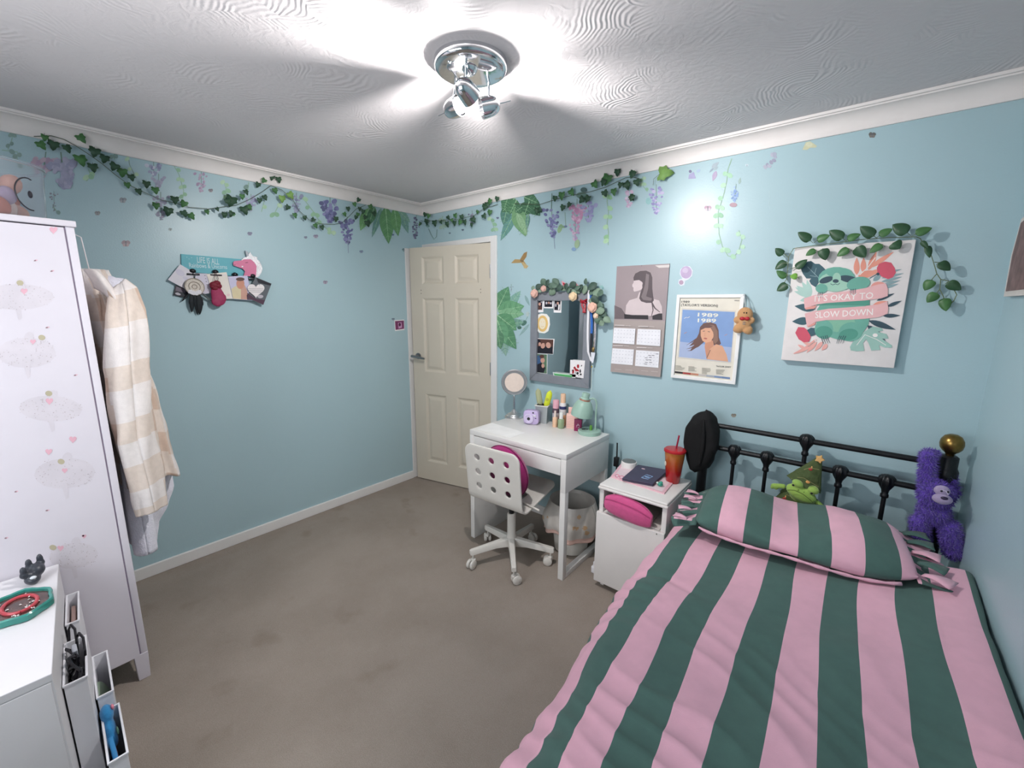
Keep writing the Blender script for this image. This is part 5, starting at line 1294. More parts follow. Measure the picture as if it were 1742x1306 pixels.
def rose(x, y, r, col):
    mt = M('rose_'+col[1:], col, .7, var=.06, vs=60); c = crop_on(CM, x, y, .056); R = r*.1838*2.95/FPX
    mb = MB(mt); mb.ell(c, (R*.8, R*.75, R*.8), n=16, m=10)
    for lay, (q, n_) in enumerate(((.55, 4), (.92, 6))):
        for k in range(n_):
            a = 2*pi*k/n_+lay*.5; cc_ = c+Vector((cos(a)*R*q*.55, -R*(.45-.35*lay), sin(a)*R*q*.55))
            mb.ell(cc_, (R*.52, R*.34, R*.52), Euler((0, -a, 0)).to_matrix(), n=12, m=8)
    mb.build('rose_bloom', gl, ang=60)
for x, y, r, col in ((378, 322, 40, '#dcb0a2'), (462, 278, 30, '#d9ada2'), (735, 350, 40, '#e5cba6'), (915, 450, 44, '#e6b9a6'), (945, 530, 24, '#e8cdb4')): rose(x, y, r, col)
mb = MB(M('pink_bow', '#e79aa5', .5))
for path in ([(690, 240), (632, 205), (640, 262), (690, 245)], [(690, 240), (760, 222), (800, 262), (700, 250)]):
    mb.prism([crop_on(CM, x, y, .036) for x, y in path[:3]], (0, -.004, 0))
mb.m(RIB).prism([crop_on(CM, x, y, .0415) for x, y in ((640, 222), (690, 240), (660, 275))], (0, -.003, 0))
tag(mb.build('hair_bow', smooth=False), 'pink and red pointed bow tucked in the garland above the mirror', 'bow')

# ================================================================== wall calendar
CC = (1020, 440, .16847)
cal = thing('wall_calendar', 'wall calendar with a grey portrait page above four month grids', 'calendar', (1.955, -.005, 1.13))
CALU = M('calendar_taupe', '#9c8f92', .35, var=.06, vs=5); CALD = M('calendar_shade', '#6f6468', .35); CALT = M('calendar_brown', '#a79b97', .45, var=.03, vs=8); CALSK = M('calendar_skin', '#cdbfc1', .4); CALHR = M('calendar_hair', '#574c50', .4); CALH2 = M('calendar_hair_light', '#7c7073', .4); CALBK = M('calendar_black', '#2b272c', .4); CALW = M('calendar_white', '#e9e9ee', .5); CALP = M('calendar_pale', '#d2cac8', .5); DOT = M('calendar_dots', '#c3c4cd', .5); INK = M('pen_ink', '#77777f', .5)
x0, x1 = 1.797, 2.110; zt, zm, zb = 1.765, 1.452, 1.133
mb = MB(CALU); mb.box((x0, -.0015, zm), (x1, -.007, zt)); mb.build('top_page', cal, smooth=False)
a = Art('B', .0072, CC)
a.poly(CALD, [(150, 470), (220, 500), (260, 560), (250, 608), (150, 606)])
a.poly(CALSK, [(258, 570), (268, 470), (300, 420), (380, 395), (400, 340), (470, 320), (520, 400), (600, 420), (628, 480), (632, 560), (600, 580)])
a.poly(CALSK, [(345, 215), (350, 185), (400, 170), (445, 210), (440, 300), (400, 320), (382, 326), (350, 332), (341, 318), (343, 292), (331, 282), (330, 262), (344, 240)])
a.poly(CALHR, [(342, 190), (360, 150), (410, 124), (470, 120), (515, 140), (532, 190), (532, 300), (540, 370), (548, 420), (530, 445), (470, 446), (420, 430), (400, 400), (410, 350), (432, 290), (430, 235), (400, 215), (370, 218), (345, 222)])
a.poly(CALH2, [(470, 150), (500, 160), (490, 300), (470, 380), (530, 400), (520, 425), (440, 415), (420, 385), (440, 330), (458, 260)])
a.ell(CALSK, 425, 250, 10, 17)
a.poly(CALBK, [(248, 558), (330, 568), (490, 570), (492, 612), (250, 606)]); a.poly(CALBK, [(532, 575), (600, 552), (632, 552), (634, 618), (534, 614)]); a.line(CALHR, [(530, 450), (560, 500), (610, 540)], 18, 6); a.line(CALHR, [(530, 440), (540, 520), (520, 590)], 14, 6)
a.poly(CALP, [(560, 68), (708, 60), (704, 88), (600, 92)])
a.ell(CALD, 425, 71, 4, 4)
a.build('portrait_print', cal)
mb = MB(CALT); mb.loft([[(x0, -.0015, zm), (x1, -.0015, zm), (x1, -.010, zm), (x0, -.010, zm)], [(x0, -.0035, (zm+zb)/2), (x1, -.0035, (zm+zb)/2), (x1, -.014, (zm+zb)/2), (x0, -.014, (zm+zb)/2)], [(x0-.002, -.010, zb), (x1-.002, -.010, zb), (x1-.002, -.018, zb), (x0-.002, -.018, zb)]]); lowp = mb.build('month_page', cal, smooth=False)
a = Art('B', .0192, CC)
for q in ([(145, 697), (362, 706), (351, 865), (132, 851)], [(385, 708), (617, 716), (612, 884), (372, 866)], [(130, 903), (347, 916), (335, 1075), (116, 1057)], [(368, 922), (604, 937), (594, 1102), (357, 1082)]):
    a.poly(CALW, q)
    for r in range(4):
        for c in range(7):
            u, v = (c+.5)/7, (r+.6)/4.4; t = [q[0][k]*(1-u)*(1-v)+q[1][k]*u*(1-v)+q[2][k]*u*v+q[3][k]*(1-u)*v for k in (0, 1)]
            a.ell(DOT, t[0], t[1], 8, 3, n=6); a.k -= 1
    a.k += 1
    hx, hy = q[0][0]+2, q[0][1]-26; a.line(CALP, [(hx+4, hy), (hx+105, hy+3)], 9); a.line(CALP, [(hx+112, hy+4), (hx+165, hy+6)], 4)
for x, y in ((470, 1000), (478, 1020), (472, 1045), (505, 975), (512, 995), (508, 1020), (515, 1045), (540, 975), (580, 960), (465, 1062)): a.line(INK, [(x-14, y), (x+14, y+2)], 6)
for x in (150, 260, 420, 520): a.line(CALP, [(x, 1105+x*.06), (x+70, 1110+x*.06)], 3)
a.ell(CALD, 340, 1143, 4, 4)
a.build('month_grids', cal)

# ================================================================== framed poster
CP = (1130, 440, .17617)
po_ = thing('framed_poster', 'white framed cream poster with a blue portrait picture and large title', 'poster', (2.335, -.01, 1.14))
x0, x1, z0, z1 = 2.168, 2.500, 1.139, 1.597
mb = MB(M('frame_white', '#f0efee', .35)); mitre(mb, x0, x1, z0, z1, .017, -.001, -.022); bev(mb.build('frame', po_, smooth=False), .0015)
CREAMP = M('poster_cream', '#e6e0d2', .5); mb = MB(CREAMP); mb.box((x0+.015, -.001, z0+.015), (x1-.015, -.012, z1-.015)); mb.build('sheet', po_, smooth=False)
SKY = M('poster_sky', '#7f9fd0', .45); SKY2 = M('poster_sky_pale', '#a9b8d8', .45); SKN = M('poster_skin', '#dfa98a', .5); SKN2 = M('poster_skin_shade', '#cf9478', .5); HRB = M('poster_hair', '#6d4f49', .5); HRL = M('poster_hair_light', '#8d6b5d', .5); CRW = M('poster_letter', '#eceadc', .5); TXT = M('poster_text', '#4a4a4a', .5)
a = Art('B', .0124, CP)
a.poly(M('poster_mat', '#d8d2c6', .5), [(168, 476), (692, 500), (648, 1010), (128, 962)])
a.poly(SKY, [(177, 491), (682, 514), (640, 998), (140, 948)])
a.poly(SKY2, [(152, 800), (652, 855), (640, 998), (140, 948)])
# a woman with loose brown hair, bare shoulder
a.poly(HRB, [(345, 660), (380, 622), (440, 612), (500, 630), (525, 690), (528, 760), (548, 820), (520, 840), (470, 830), (400, 790), (330, 850), (250, 885), (290, 830), (240, 845), (310, 770), (335, 720)])
for pts_ in ([(330, 760), (270, 800), (215, 835)], [(320, 820), (260, 860), (215, 870)], [(310, 850), (260, 885), (225, 888)]): a.line(HRB, pts_, 14, 2)
a.poly(SKN2, [(400, 780), (470, 790), (480, 840), (450, 880), (410, 972), (390, 850)])
a.poly(SKN, [(352, 690), (375, 660), (430, 650), (470, 690), (478, 750), (450, 800), (400, 812), (368, 790), (352, 745)])
a.poly(SKN, [(410, 970), (440, 870), (500, 825), (560, 840), (600, 920), (618, 994)])
a.poly(HRL, [(430, 640), (480, 640), (515, 700), (520, 790), (490, 825), (470, 790), (478, 720)])
a.poly(HRB, [(350, 690), (365, 655), (420, 636), (470, 650), (440, 668), (395, 668)])
a.line(TXT, [(372, 700), (392, 698)], 5); a.line(TXT, [(420, 702), (442, 706)], 5); a.line(SKN2, [(396, 715), (388, 745), (402, 748)], 4); a.ell(M('poster_lips', '#b5605a', .5), 398, 770, 17, 7, 8)
a.line(HRB, [(410, 960), (445, 880)], 5)
for x, y in ((235, 565), (205, 570), (595, 735), (205, 715)): a.line(CRW if x < 240 and y < 600 else SKN2, [(x-14, y+6), (x, y), (x+12, y-6)], 4)
a.text(CRW, '1989', 322, 556, 520, 566, .020, .02)
a.text(CRW, '1989', 322, 612, 500, 616, .020, .02)
a.text(TXT, '1989', 166, 424, 244, 426, .0115, .012)
a.text(TXT, "(TAYLOR'S VERSION)", 162, 456, 518, 464, .0125, .012)
a.text(TXT, '2023', 676, 408, 722, 410, .006, .01)
a.text(TXT, 'TAYLOR SWIFT', 500, 1043, 645, 1054, .0075, .012)
for x, y, n_ in ((108, 1030, 5), (232, 1040, 5), (362, 1056, 6), (500, 1070, 5)):
    for k in range(n_): a.line(M('poster_small_text', '#9a968c', .5), [(x, y+k*10), (x+random.Random(x+k).uniform(45, 95), y+k*10+5)], 4)
for k, c in enumerate(('#2c2528', '#a8433d', '#c98a70', '#c9c3bd', '#a9aeb8', '#7d94b8', '#6d86ae')):
    u0, u1 = k/7, (k+1)/7; X = lambda u: 103+u*532; Y = lambda u: 1085+u*60
    a.poly(M('swatch_'+c[1:], c, .5), [(X(u0), Y(u0)), (X(u1), Y(u1)), (X(u1)-1, Y(u1)+18), (X(u0)-1, Y(u0)+18)])
a.build('poster_print', po_)

# gingerbread plush hung on the frame corner
GB = M('gingerbread_plush', '#c99a6b', .9, var=.05, bump=.4, bs=260, sheen=.3)
def gp(x, y, o=.048): return crop_on(CP, x, y, o)
gb = thing('gingerbread_toy', 'small tan gingerbread plush with a red bow hanging from the poster corner', 'soft toy', gp(775, 700))
k_ = .17617*2.62/FPX
mb = MB(); mb.ell(gp(780, 540), (56*k_, 40*k_, 58*k_)); mb.ell(gp(776, 625), (46*k_, 34*k_, 60*k_))
for x, y, r in ((708, 590, 28), (838, 595, 26), (740, 595, 28), (812, 595, 28), (722, 672, 38), (805, 685, 34), (700, 682, 26), (815, 700, 26), (750, 650, 30), (790, 660, 30)): mb.ell(gp(x, y), (r*k_*1.05, r*k_*.9, r*k_))
blob('body', mb, GB, .0025, gb, 3)
mb = MB(M('bead_black', '#1c1616', .2)); 
for x in (770, 794): mb.ell(gp(x, 522, .048+38*k_), (4.5*k_, 4*k_, 6*k_), n=10)
mb.build('eyes', gb)
mb = MB(M('bow_red', '#b3202e', .5)); p = gp(776, 577, .048+36*k_); 
for sg in (-1, 1): mb.ell(p+Vector((sg*17*k_, 0, 0)), (18*k_, 8*k_, 14*k_), n=12)
mb.ell(p, (6*k_, 8*k_, 8*k_)); mb.build('bow', gb)
mb = MB(M('stitch_grey', '#8d8a84', .6)); 
for x, y in ((772, 612), (770, 630)): mb.ell(gp(x, y, .048+36*k_), (12*k_, 3*k_, 4*k_), n=10)
mb.build('buttons', gb)
mb = MB(M('cord_silver', '#b9c0c4', .35, metal=.6)); mb.tube([gp(775, 345, .024), gp(778, 380, .030), gp(785, 485, .048)], .0018, n=6); mb.tube([gp(775, 345, .024), gp(815, 400, .026), gp(822, 500, .046)], .0012, n=6); mb.ell(gp(774, 350, .024), (.005, .004, .007)); mb.build('hanging_cord', gb)

# ================================================================== sloth canvas
CSL = (1320, 380, .19906); off = .036
x0, x1, z0, z1 = 2.690, 3.097, 1.286, 1.803
cv = thing('canvas_print', 'white canvas print of a green sloth holding a pink banner', 'canvas', (2.9, -.02, z0))
mb = MB(M('canvas_white', '#e9e3e1', .7, bump=.1, bs=600)); mb.rbox((x0, -.001, z0), (x1, -off, z1), .002); mb.build('canvas_panel', cv)
SL = M('sloth_green', '#6fae9d', .6); SLD = M('sloth_green_deep', '#559a88', .6); SLL = M('sloth_pale', '#a3cdb9', .6); SLB = M('sloth_belly', '#86bda3', .6); SLK = M('sloth_slate', '#39505c', .6); BAN = M('banner_pink', '#eab9ba', .6); BAN2 = M('banner_back', '#e7a096', .6); COR = M('coral_leaf', '#e99c88', .6); BLS = M('flower_red', '#d4596d', .6); TLF = M('teal_leaf', '#40616c', .6); PLF = M('pale_leaf', '#b3d3ca', .6); MLF = M('mint_leaf', '#9cc3b8', .6); GLF = M('grey_leaf', '#8ba6ab', .6); PKL = M('pink_coral', '#efb0a8', .6); CVL = M('canvas_letter', '#f7f0ec', .6)
a = Art('B', off+.0003, CSL)
for (dx, dy) in ((-55, -60), (-10, -95), (35, -110), (-75, -10)): a.leaf(PLF, 300, 620, 230+dx, 590+dy, 46)
a.leaf(PLF, 300, 620, 165, 545, 50); a.leaf(PLF, 300, 640, 205, 660, 44)
a.poly(TLF, [(215, 390), (240, 330), (300, 320), (335, 345), (370, 345), (400, 370), (425, 395), (400, 440), (370, 500), (340, 545), (300, 520), (285, 490), (300, 470), (260, 470), (230, 430)]); a.line(GLF, [(270, 370), (380, 480)], 5); a.line(GLF, [(330, 430), (345, 380)], 4); a.line(GLF, [(345, 455), (290, 445)], 4)
for p in ((690, 440, 690, 290, 52), (745, 420, 750, 290, 50), (790, 400, 860, 240, 50), (800, 380, 1010, 240, 40), (780, 430, 960, 390, 40)): a.leaf(COR, *p)
a.leaf(COR, 700, 450, 880, 410, 60); a.line(CVL, [(715, 440), (790, 370), (850, 290)], 6)
for y in (405, 440, 470, 500, 530): a.leaf(GLF, 900, y+28, 1095-abs(y-440)*.5, y-15, 26)
a.leaf(GLF, 830, 490, 900, 440, 40)
a.poly(BLS, [(862, 380), (880, 345), (930, 325), (985, 335), (1015, 380), (1025, 420), (1000, 460), (960, 476), (905, 455), (868, 420)]); a.ell(SLK, 872, 432, 14, 12); a.line(SLK, [(860, 435), (800, 470)], 6)
a.ell(BAN2, 880, 545, 70, 48)
for p in ((860, 660, 1015, 596, 30), (950, 710, 1075, 660, 30), (915, 790, 1062, 786, 34), (790, 830, 1025, 908, 52), (780, 870, 938, 1005, 60)): a.leaf(SLK, *p)
a.leaf(TLF, 340, 730, 158, 705, 66); a.leaf(TLF, 300, 830, 137, 838, 66); a.leaf(COR, 830, 695, 960, 665, 34)
a.poly(MLF, [(640, 1085), (632, 1055), (660, 1005), (700, 960), (760, 920), (830, 880), (905, 895), (918, 915), (870, 925), (945, 945), (962, 985), (905, 985), (990, 1040), (992, 1062), (930, 1060), (880, 1040), (892, 1080), (815, 1085), (790, 1020), (770, 990), (745, 1020), (755, 1088), (690, 1092)]); a.ell(CVL, 848, 955, 22, 16); a.line(CVL, [(690, 1040), (760, 950), (860, 990), (940, 1040)], 5)
for p in ((300, 1050, 150, 1115, 30), (250, 1070, 185, 1035, 26), (300, 1045, 215, 1000, 26), (350, 1010, 260, 1105, 34), (400, 1010, 330, 1090, 36), (440, 1030, 390, 1085, 36), (340, 1000, 345, 990, 10)): a.leaf(PKL, *p)
a.line(PKL, [(330, 1000), (240, 1065), (150, 1112)], 16, 6)
a.poly(BLS, [(165, 935), (190, 885), (240, 888), (280, 920), (297, 970), (285, 1010), (240, 1015), (195, 990)]); a.poly(TLF, [(265, 910), (300, 890), (345, 895), (340, 950), (300, 965)])
# body
a.ell(SL, 570, 800, 232, 195); a.poly(SLD, [(345, 700), (800, 700), (800, 640), (345, 650)])
a.ell(SLB, 540, 850, 140, 78)
a.ell(SL, 410, 905, 80, 82); a.ell(SLD, 410, 930, 74, 54); a.ell(SL, 640, 925, 105, 82, -10); a.ell(SLD, 620, 950, 84, 50, -10)
for x, y in ((385, 965), (402, 962), (420, 958), (436, 955)): a.line(SLK, [(x, y), (x+10, y+35), (x+26, y+68)], 7, 2)
for x, y in ((545, 960), (560, 962), (580, 958), (598, 962)): a.line(SLK, [(x, y), (x-16, y+30), (x-28, y+66)], 7, 2)
a.ell(SL, 520, 475, 160, 104); a.ell(SLL, 505, 500, 140, 84); a.ell(SL, 540, 420, 110, 44)
a.ell(SLK, 430, 482, 62, 26, -18); a.ell(SLK, 622, 475, 82, 30, 10); a.ell(SLL, 520, 470, 36, 50)
a.ell(SLK, 511, 492, 26, 16); a.line(SLK, [(466, 515), (485, 525), (508, 516), (530, 524), (546, 508)], 5)
a.ell(SL, 390, 555, 52, 40); a.ell(SL, 705, 515, 102, 58, -12)
# banner
a.poly(BAN, [(238, 640), (330, 612), (450, 596), (600, 580), (760, 552), (880, 520), (940, 512), (958, 560), (955, 620), (900, 640), (760, 658), (600, 668), (430, 680), (350, 692), (245, 725)])
a.poly(BAN2, [(245, 722), (300, 708), (350, 700), (330, 728), (255, 736)])
a.poly(BAN, [(246, 770), (330, 748), (450, 728), (600, 718), (760, 706), (880, 690), (950, 665), (960, 720), (955, 770), (880, 800), (760, 815), (600, 824), (430, 826), (340, 840), (265, 880)])
a.poly(BAN2, [(265, 880), (340, 842), (330, 866), (280, 886)])
a.text(CVL, "IT'S OKAY TO", 330, 668, 830, 640, .027, .006)
a.text(CVL, 'SLOW DOWN', 335, 808, 828, 782, .028, .006)
for x, y in ((362, 590), (378, 588), (396, 586), (638, 560), (652, 560), (665, 558), (680, 556)): a.line(SLK, [(x, y), (x-2, y+28), (x+2, y+50)], 6, 2)
a.build('sloth_print', cv)

# ================================================================== framed piece on the right wall, at the frame edge
rp = thing('wall_plaque', 'brown and pink picture with a white edge on the right wall by the corner', 'picture', (ROOM_W-.015, -.25, 1.577))
a = Art('C', .0, (0, 0, 1))
mb = MB(M('plaque_edge', '#d9d2cc', .6)); 
pl_ = [(-.095, 1.578), (-.420, 1.578), (-.420, 1.87), (-.11, 1.84), (-.075, 1.72)]
mb.prism([(ROOM_W-.001, y, z) for y, z in pl_], (-.018, 0, 0)); mb.build('edge', rp, smooth=False)
mb = MB(M('plaque_brown', '#7d6360', .6, var=.35, vs=22)); mb.prism([(ROOM_W-.0195, y, z) for y, z in ((-.118, 1.596), (-.405, 1.596), (-.405, 1.855), (-.125, 1.825), (-.100, 1.72))], (-.001, 0, 0)); mb.build('picture_face', rp, smooth=False)

# small purple picture by the door
a = Art('A', .001); a.poly(PHW, [(671, 544.5), (687.5, 543.5), (688, 561), (672, 563)]); a.poly(M('plum_print', '#7d3a66', .5), [(672, 546), (687, 545), (687.5, 559), (673, 561)]); a.poly(M('lilac_print', '#c79bc0', .5), [(677, 549), (683, 548), (684, 557), (678, 559)]); a.ell(M('plum_dark', '#4f2140', .5), 680, 552, 2, 3)
tag(a.build('small_picture'), 'tiny purple picture stuck on the left wall beside the door', 'picture')

# ================================================================== unicorn board
CU = (280, 400, .12255)
ub = thing('unicorn_board', 'teal wooden board with a pink unicorn head and white lettering on the left wall', 'board', on('A', 375, 470, .004))
TEB = M('teal_board', '#5fb0bd', .5, var=.03); UPK = M('unicorn_pink', '#d5799c', .5); GLT = M('white_glitter', '#e8e6ee', .25, var=.3, vs=220, metal=.2, bump=.6, bs=240); HRN = M('horn_grey', '#8f9399', .35, metal=.4)
CLP = M('clip_black', '#2a2b2e', .3, metal=.6)
def upoly(mb, mt, pts, o, t): mb.m(mt); mb.prism([crop_on(CU, x, y, o, 'A') for x, y in pts], (t, 0, 0))
mb = MB(); upoly(mb, TEB, [(222, 262), (1180, 345), (1175, 590), (232, 500)], .001, .010); mb.build('board', ub, smooth=False)
a = Art('A', .0114, CU); a.text(M('board_white', '#d3e4e6', .6), 'LIFE IS ALL', 455, 380, 760, 408, .034, .0); a.text(M('board_white', '#d3e4e6', .6), 'Rainbows & Unicorns', 345, 445, 870, 470, .026, .0)
for x, y in ((310, 305), (375, 312), (340, 330)): a.ell(M('board_star', '#9fd0d6', .6), x, y, 8, 6)
a.build('lettering', ub)
mb = MB(); upoly(mb, GLT, [(1060, 345), (1090, 315), (1140, 300), (1135, 275), (1165, 262), (1180, 232), (1200, 270), (1225, 295), (1280, 302), (1278, 335), (1310, 365), (1340, 420), (1352, 470), (1338, 520), (1320, 545), (1300, 575), (1250, 590), (1200, 440)], .011, .008); mb.build('glitter_mane', ub, smooth=False)
mb = MB(); upoly(mb, HRN, [(1112, 212), (1150, 232), (1160, 290), (1132, 290)], .011, .009); mb.build('horn', ub, smooth=False)
mb = MB(); upoly(mb, UPK, [(945, 385), (962, 360), (1060, 350), (1110, 335), (1190, 335), (1240, 375), (1272, 430), (1268, 510), (1262, 575), (1150, 570), (1090, 578), (1112, 500), (1080, 465), (1000, 438), (955, 422)], .0195, .006)
upoly(mb, M('unicorn_line', '#7d3f56', .5), [(1120, 378), (1160, 374), (1158, 382), (1122, 386)], .0255, .0005); upoly(mb, M('unicorn_line', '#7d3f56', .5), [(965, 408), (985, 412), (980, 420), (966, 416)], .0255, .0005); upoly(mb, GLT, [(1068, 428), (1092, 426), (1090, 442), (1072, 444)], .0255, .0005)
mb.build('unicorn_head', ub, smooth=False)
for x, y in ((390, 500), (705, 512), (978, 550), (1225, 568)):
    mb = MB(CLP); p = crop_on(CU, x, y, .022, 'A'); mb.ell(p+Vector((0, 0, .002)), (.010, .016, .012), n=14); mb.rbox(p+Vector((-.006, -.030, -.022)), p+Vector((.008, .030, -.012)), .002); mb.build('clip', ub)
PAP = M('note_paper', '#dedbe3', .6); PAP2 = M('note_paper_lilac', '#d3d0df', .6); PAP3 = M('note_paper_cream', '#e7e2d9', .6)
def sheet(name, label, cat, mt, pts, o, draw=None, grp='papers clipped to the unicorn board'):
    a = Art('A', o, CU, th=.0003); a.poly(mt, pts); 
    if draw: draw(a)
    return tag(a.build(name), label, cat, grp)
sheet('clipped_photo', 'dark photo clipped lowest at the left of the unicorn board', 'photo', PHD, [(150, 690), (335, 752), (312, 872), (122, 832)], .012, lambda a: (a.poly(M('photo_mauve', '#6d6370', .35), [(165, 710), (300, 756), (285, 800), (150, 770)]), a.ell(PHL, 185, 815, 40, 16, 15), a.ell(PHL, 180, 805, 22, 10)))
sheet('clipped_note', 'white note hanging tilted at the left end of the unicorn board', 'paper', PAP, [(215, 403), (425, 527), (345, 778), (46, 618)], .0235, lambda a: (a.ell(PAP2, 215, 520, 70, 40, 30), a.ell(PAP2, 290, 600, 40, 24, 30)))
sheet('clipped_note', 'lilac spiral edged note in the middle of the unicorn board', 'paper', PAP2, [(425, 528), (590, 532), (650, 800), (560, 815), (420, 800)], .0260, lambda a: [a.ell(INK, 560+k*9, 560+k*42, 8, 6) for k in range(6)])
sheet('clipped_card', 'tall cream card clipped behind the red gauze pouch', 'card', PAP3, [(580, 540), (860, 512), (948, 882), (700, 884)], .0290, lambda a: (a.line(PAP2, [(760, 560), (860, 550)], 6), a.ell(M('note_pink', '#e8cfd0', .6), 885, 830, 24, 18)))
sheet('clipped_photo', 'photo of a person in a cream jacket resting chin on hand, on the unicorn board', 'photo', M('photo_sky', '#c6c4de', .4), [(878, 572), (1150, 560), (1220, 905), (950, 884)], .0320, lambda a: (a.poly(M('photo_cream', '#d8cba6', .5), [(925, 745), (985, 705), (1060, 720), (1080, 890), (950, 880)]), a.poly(PHS, [(1060, 740), (1110, 690), (1150, 780), (1150, 895), (1060, 888)]), a.ell(M('photo_face', '#c98d76', .5), 1052, 672, 56, 76), a.ell(PHR, 1050, 610, 60, 26), a.poly(M('photo_plum', '#4d3044', .4), [(1140, 830), (1180, 820), (1215, 900), (1145, 895)])))
sheet('clipped_photo', 'dark photo clipped tilted at the right end of the unicorn board', 'photo', M('photo_slate', '#5d6268', .35), [(1260, 580), (1485, 672), (1370, 968), (1140, 868)], .0350, lambda a: (a.poly(PHD, [(1270, 590), (1480, 674), (1470, 700), (1300, 660)]), a.poly(M('photo_plum', '#4d3044', .4), [(1150, 800), (1260, 880), (1390, 900), (1372, 962), (1144, 866)]), a.ell(PHL, 1330, 850, 40, 24)))
# heart tag
hp = [(1265+118*(16*sin(t)**3)/16, 760-108*(13*cos(t)-5*cos(2*t)-2*cos(3*t)-cos(4*t))/16) for t in [2*pi*i/40 for i in range(40)]]
a = Art('A', .0385, CU, th=.004); a.poly(M('heart_white', '#e6e0e0', .5), hp); a.o += .0037; a.th = .0003
for k, (xa, xb) in enumerate(((1150, 1370), (1160, 1365), (1190, 1350))): a.line(INK, [(xa, 742+k*22), (xb, 744+k*22)], 4)
a.ell(INK, 1315, 688, 6, 5); tag(a.build('heart_tag'), 'white heart shaped tag hanging at the right of the unicorn board', 'tag')
# dreamcatcher with dark feathers
dcx = thing('dreamcatcher', 'small round dreamcatcher with black feathers clipped to the unicorn board', 'dreamcatcher', crop_on(CU, 430, 1090, .03, 'A'))
c = crop_on(CU, 415, 715, .040, 'A'); kk = .12255*3.45/FPX
mb = MB(M('cream_lace', '#cfc7bd', .8, var=.15, vs=120)); mb.lathe([(0, -.003), (78*kk, -.003), (82*kk, 0), (78*kk, .003), (0, .003)], c, (1, 0, .05), n=32); mb.build('hoop_web', dcx)
mb = MB(M('lace_ring', '#a59a8e', .7)); 
for r in (78, 46, 20): mb.tube([c+Vector((.0035, 0, 0))+Vector((0, cos(t), sin(t)))*r*kk for t in [2*pi*i/28 for i in range(29)]], .0022, n=6, caps=False)
mb.build('hoop', dcx)
mb = MB(M('daisy_white', '#dcdbe0', .7)); 
for x, y in ((360, 785), (395, 800), (440, 805), (480, 790)):
    for q in range(5): mb.ell(crop_on(CU, x+16*cos(q*1.257), y+16*sin(q*1.257), .045, 'A'), (.002, 14*kk, 11*kk), n=10, m=6)
mb.build('flowers', dcx)
mb = MB(CLP); mb.tube([crop_on(CU, 395, 520, .035, 'A'), crop_on(CU, 410, 640, .040, 'A')], .0015, n=6); mb.build('loop', dcx)
FEA = M('feather_black', '#1d2328', .6, var=.3, vs=50); FEG = M('feather_grey', '#6f7c7c', .6, var=.2, vs=50)
for mt, x0_, y0_, x1_, y1_, w in ((FEA, 370, 790, 388, 1078, 70), (FEA, 420, 810, 470, 1112, 60), (FEA, 470, 800, 500, 1108, 90), (FEA, 440, 800, 545, 980, 70), (FEA, 350, 800, 235, 925, 26), (FEA, 390, 800, 345, 960, 50), (FEG, 480, 790, 680, 925, 34), (FEG, 440, 800, 455, 980, 44), (FEA, 500, 790, 660, 905, 22)):
    p = crop_on(CU, x0_, y0_, .036, 'A'); q = crop_on(CU, x1_, y1_, .030, 'A'); mb = MB(mt); add_leaf(mb, p, q-p, Vector((1, 0, .1)), (q-p).length, w*kk*.62, .2, 'oval'); solid(mb.build('feather', dcx, ang=60), .001)
# red gauze pouch
gz = thing('gauze_pouch', 'dark red gauze drawstring pouch hanging from the unicorn board', 'pouch', crop_on(CU, 750, 970, .045, 'A'))
mb = MB()
for x, y, r in ((715, 740, 42), (722, 780, 50), (735, 820, 58), (745, 860, 62), (755, 895, 60), (722, 920, 46), (735, 945, 34), (790, 880, 44), (800, 860, 36)): mb.ell(crop_on(CU, x, y, .047, 'A'), (.012, r*kk, r*kk), n=16)
blob('bag', mb, M('red_gauze', '#9a3058', .6, var=.15, vs=40), .003, gz, 4)
mb = MB(M('red_ruffle', '#741028', .6)); 
for x, y, r in ((690, 690, 42), (725, 665, 34), (740, 705, 36), (660, 715, 22), (700, 735, 34)): mb.ell(crop_on(CU, x, y, .050, 'A'), (.012, r*kk, r*kk*.8), n=12, m=8)
mb.build('ruffled_neck', gz)
mb = MB(M('cord_dark', '#5d4a4c', .6)); mb.tube([crop_on(CU, 705, 520, .036, 'A'), crop_on(CU, 690, 600, .046, 'A'), crop_on(CU, 715, 680, .050, 'A')], .0016, n=6); mb.tube([crop_on(CU, 715, 520, .036, 'A'), crop_on(CU, 745, 600, .046, 'A'), crop_on(CU, 725, 680, .050, 'A')], .0016, n=6); mb.build('drawstring', gz)

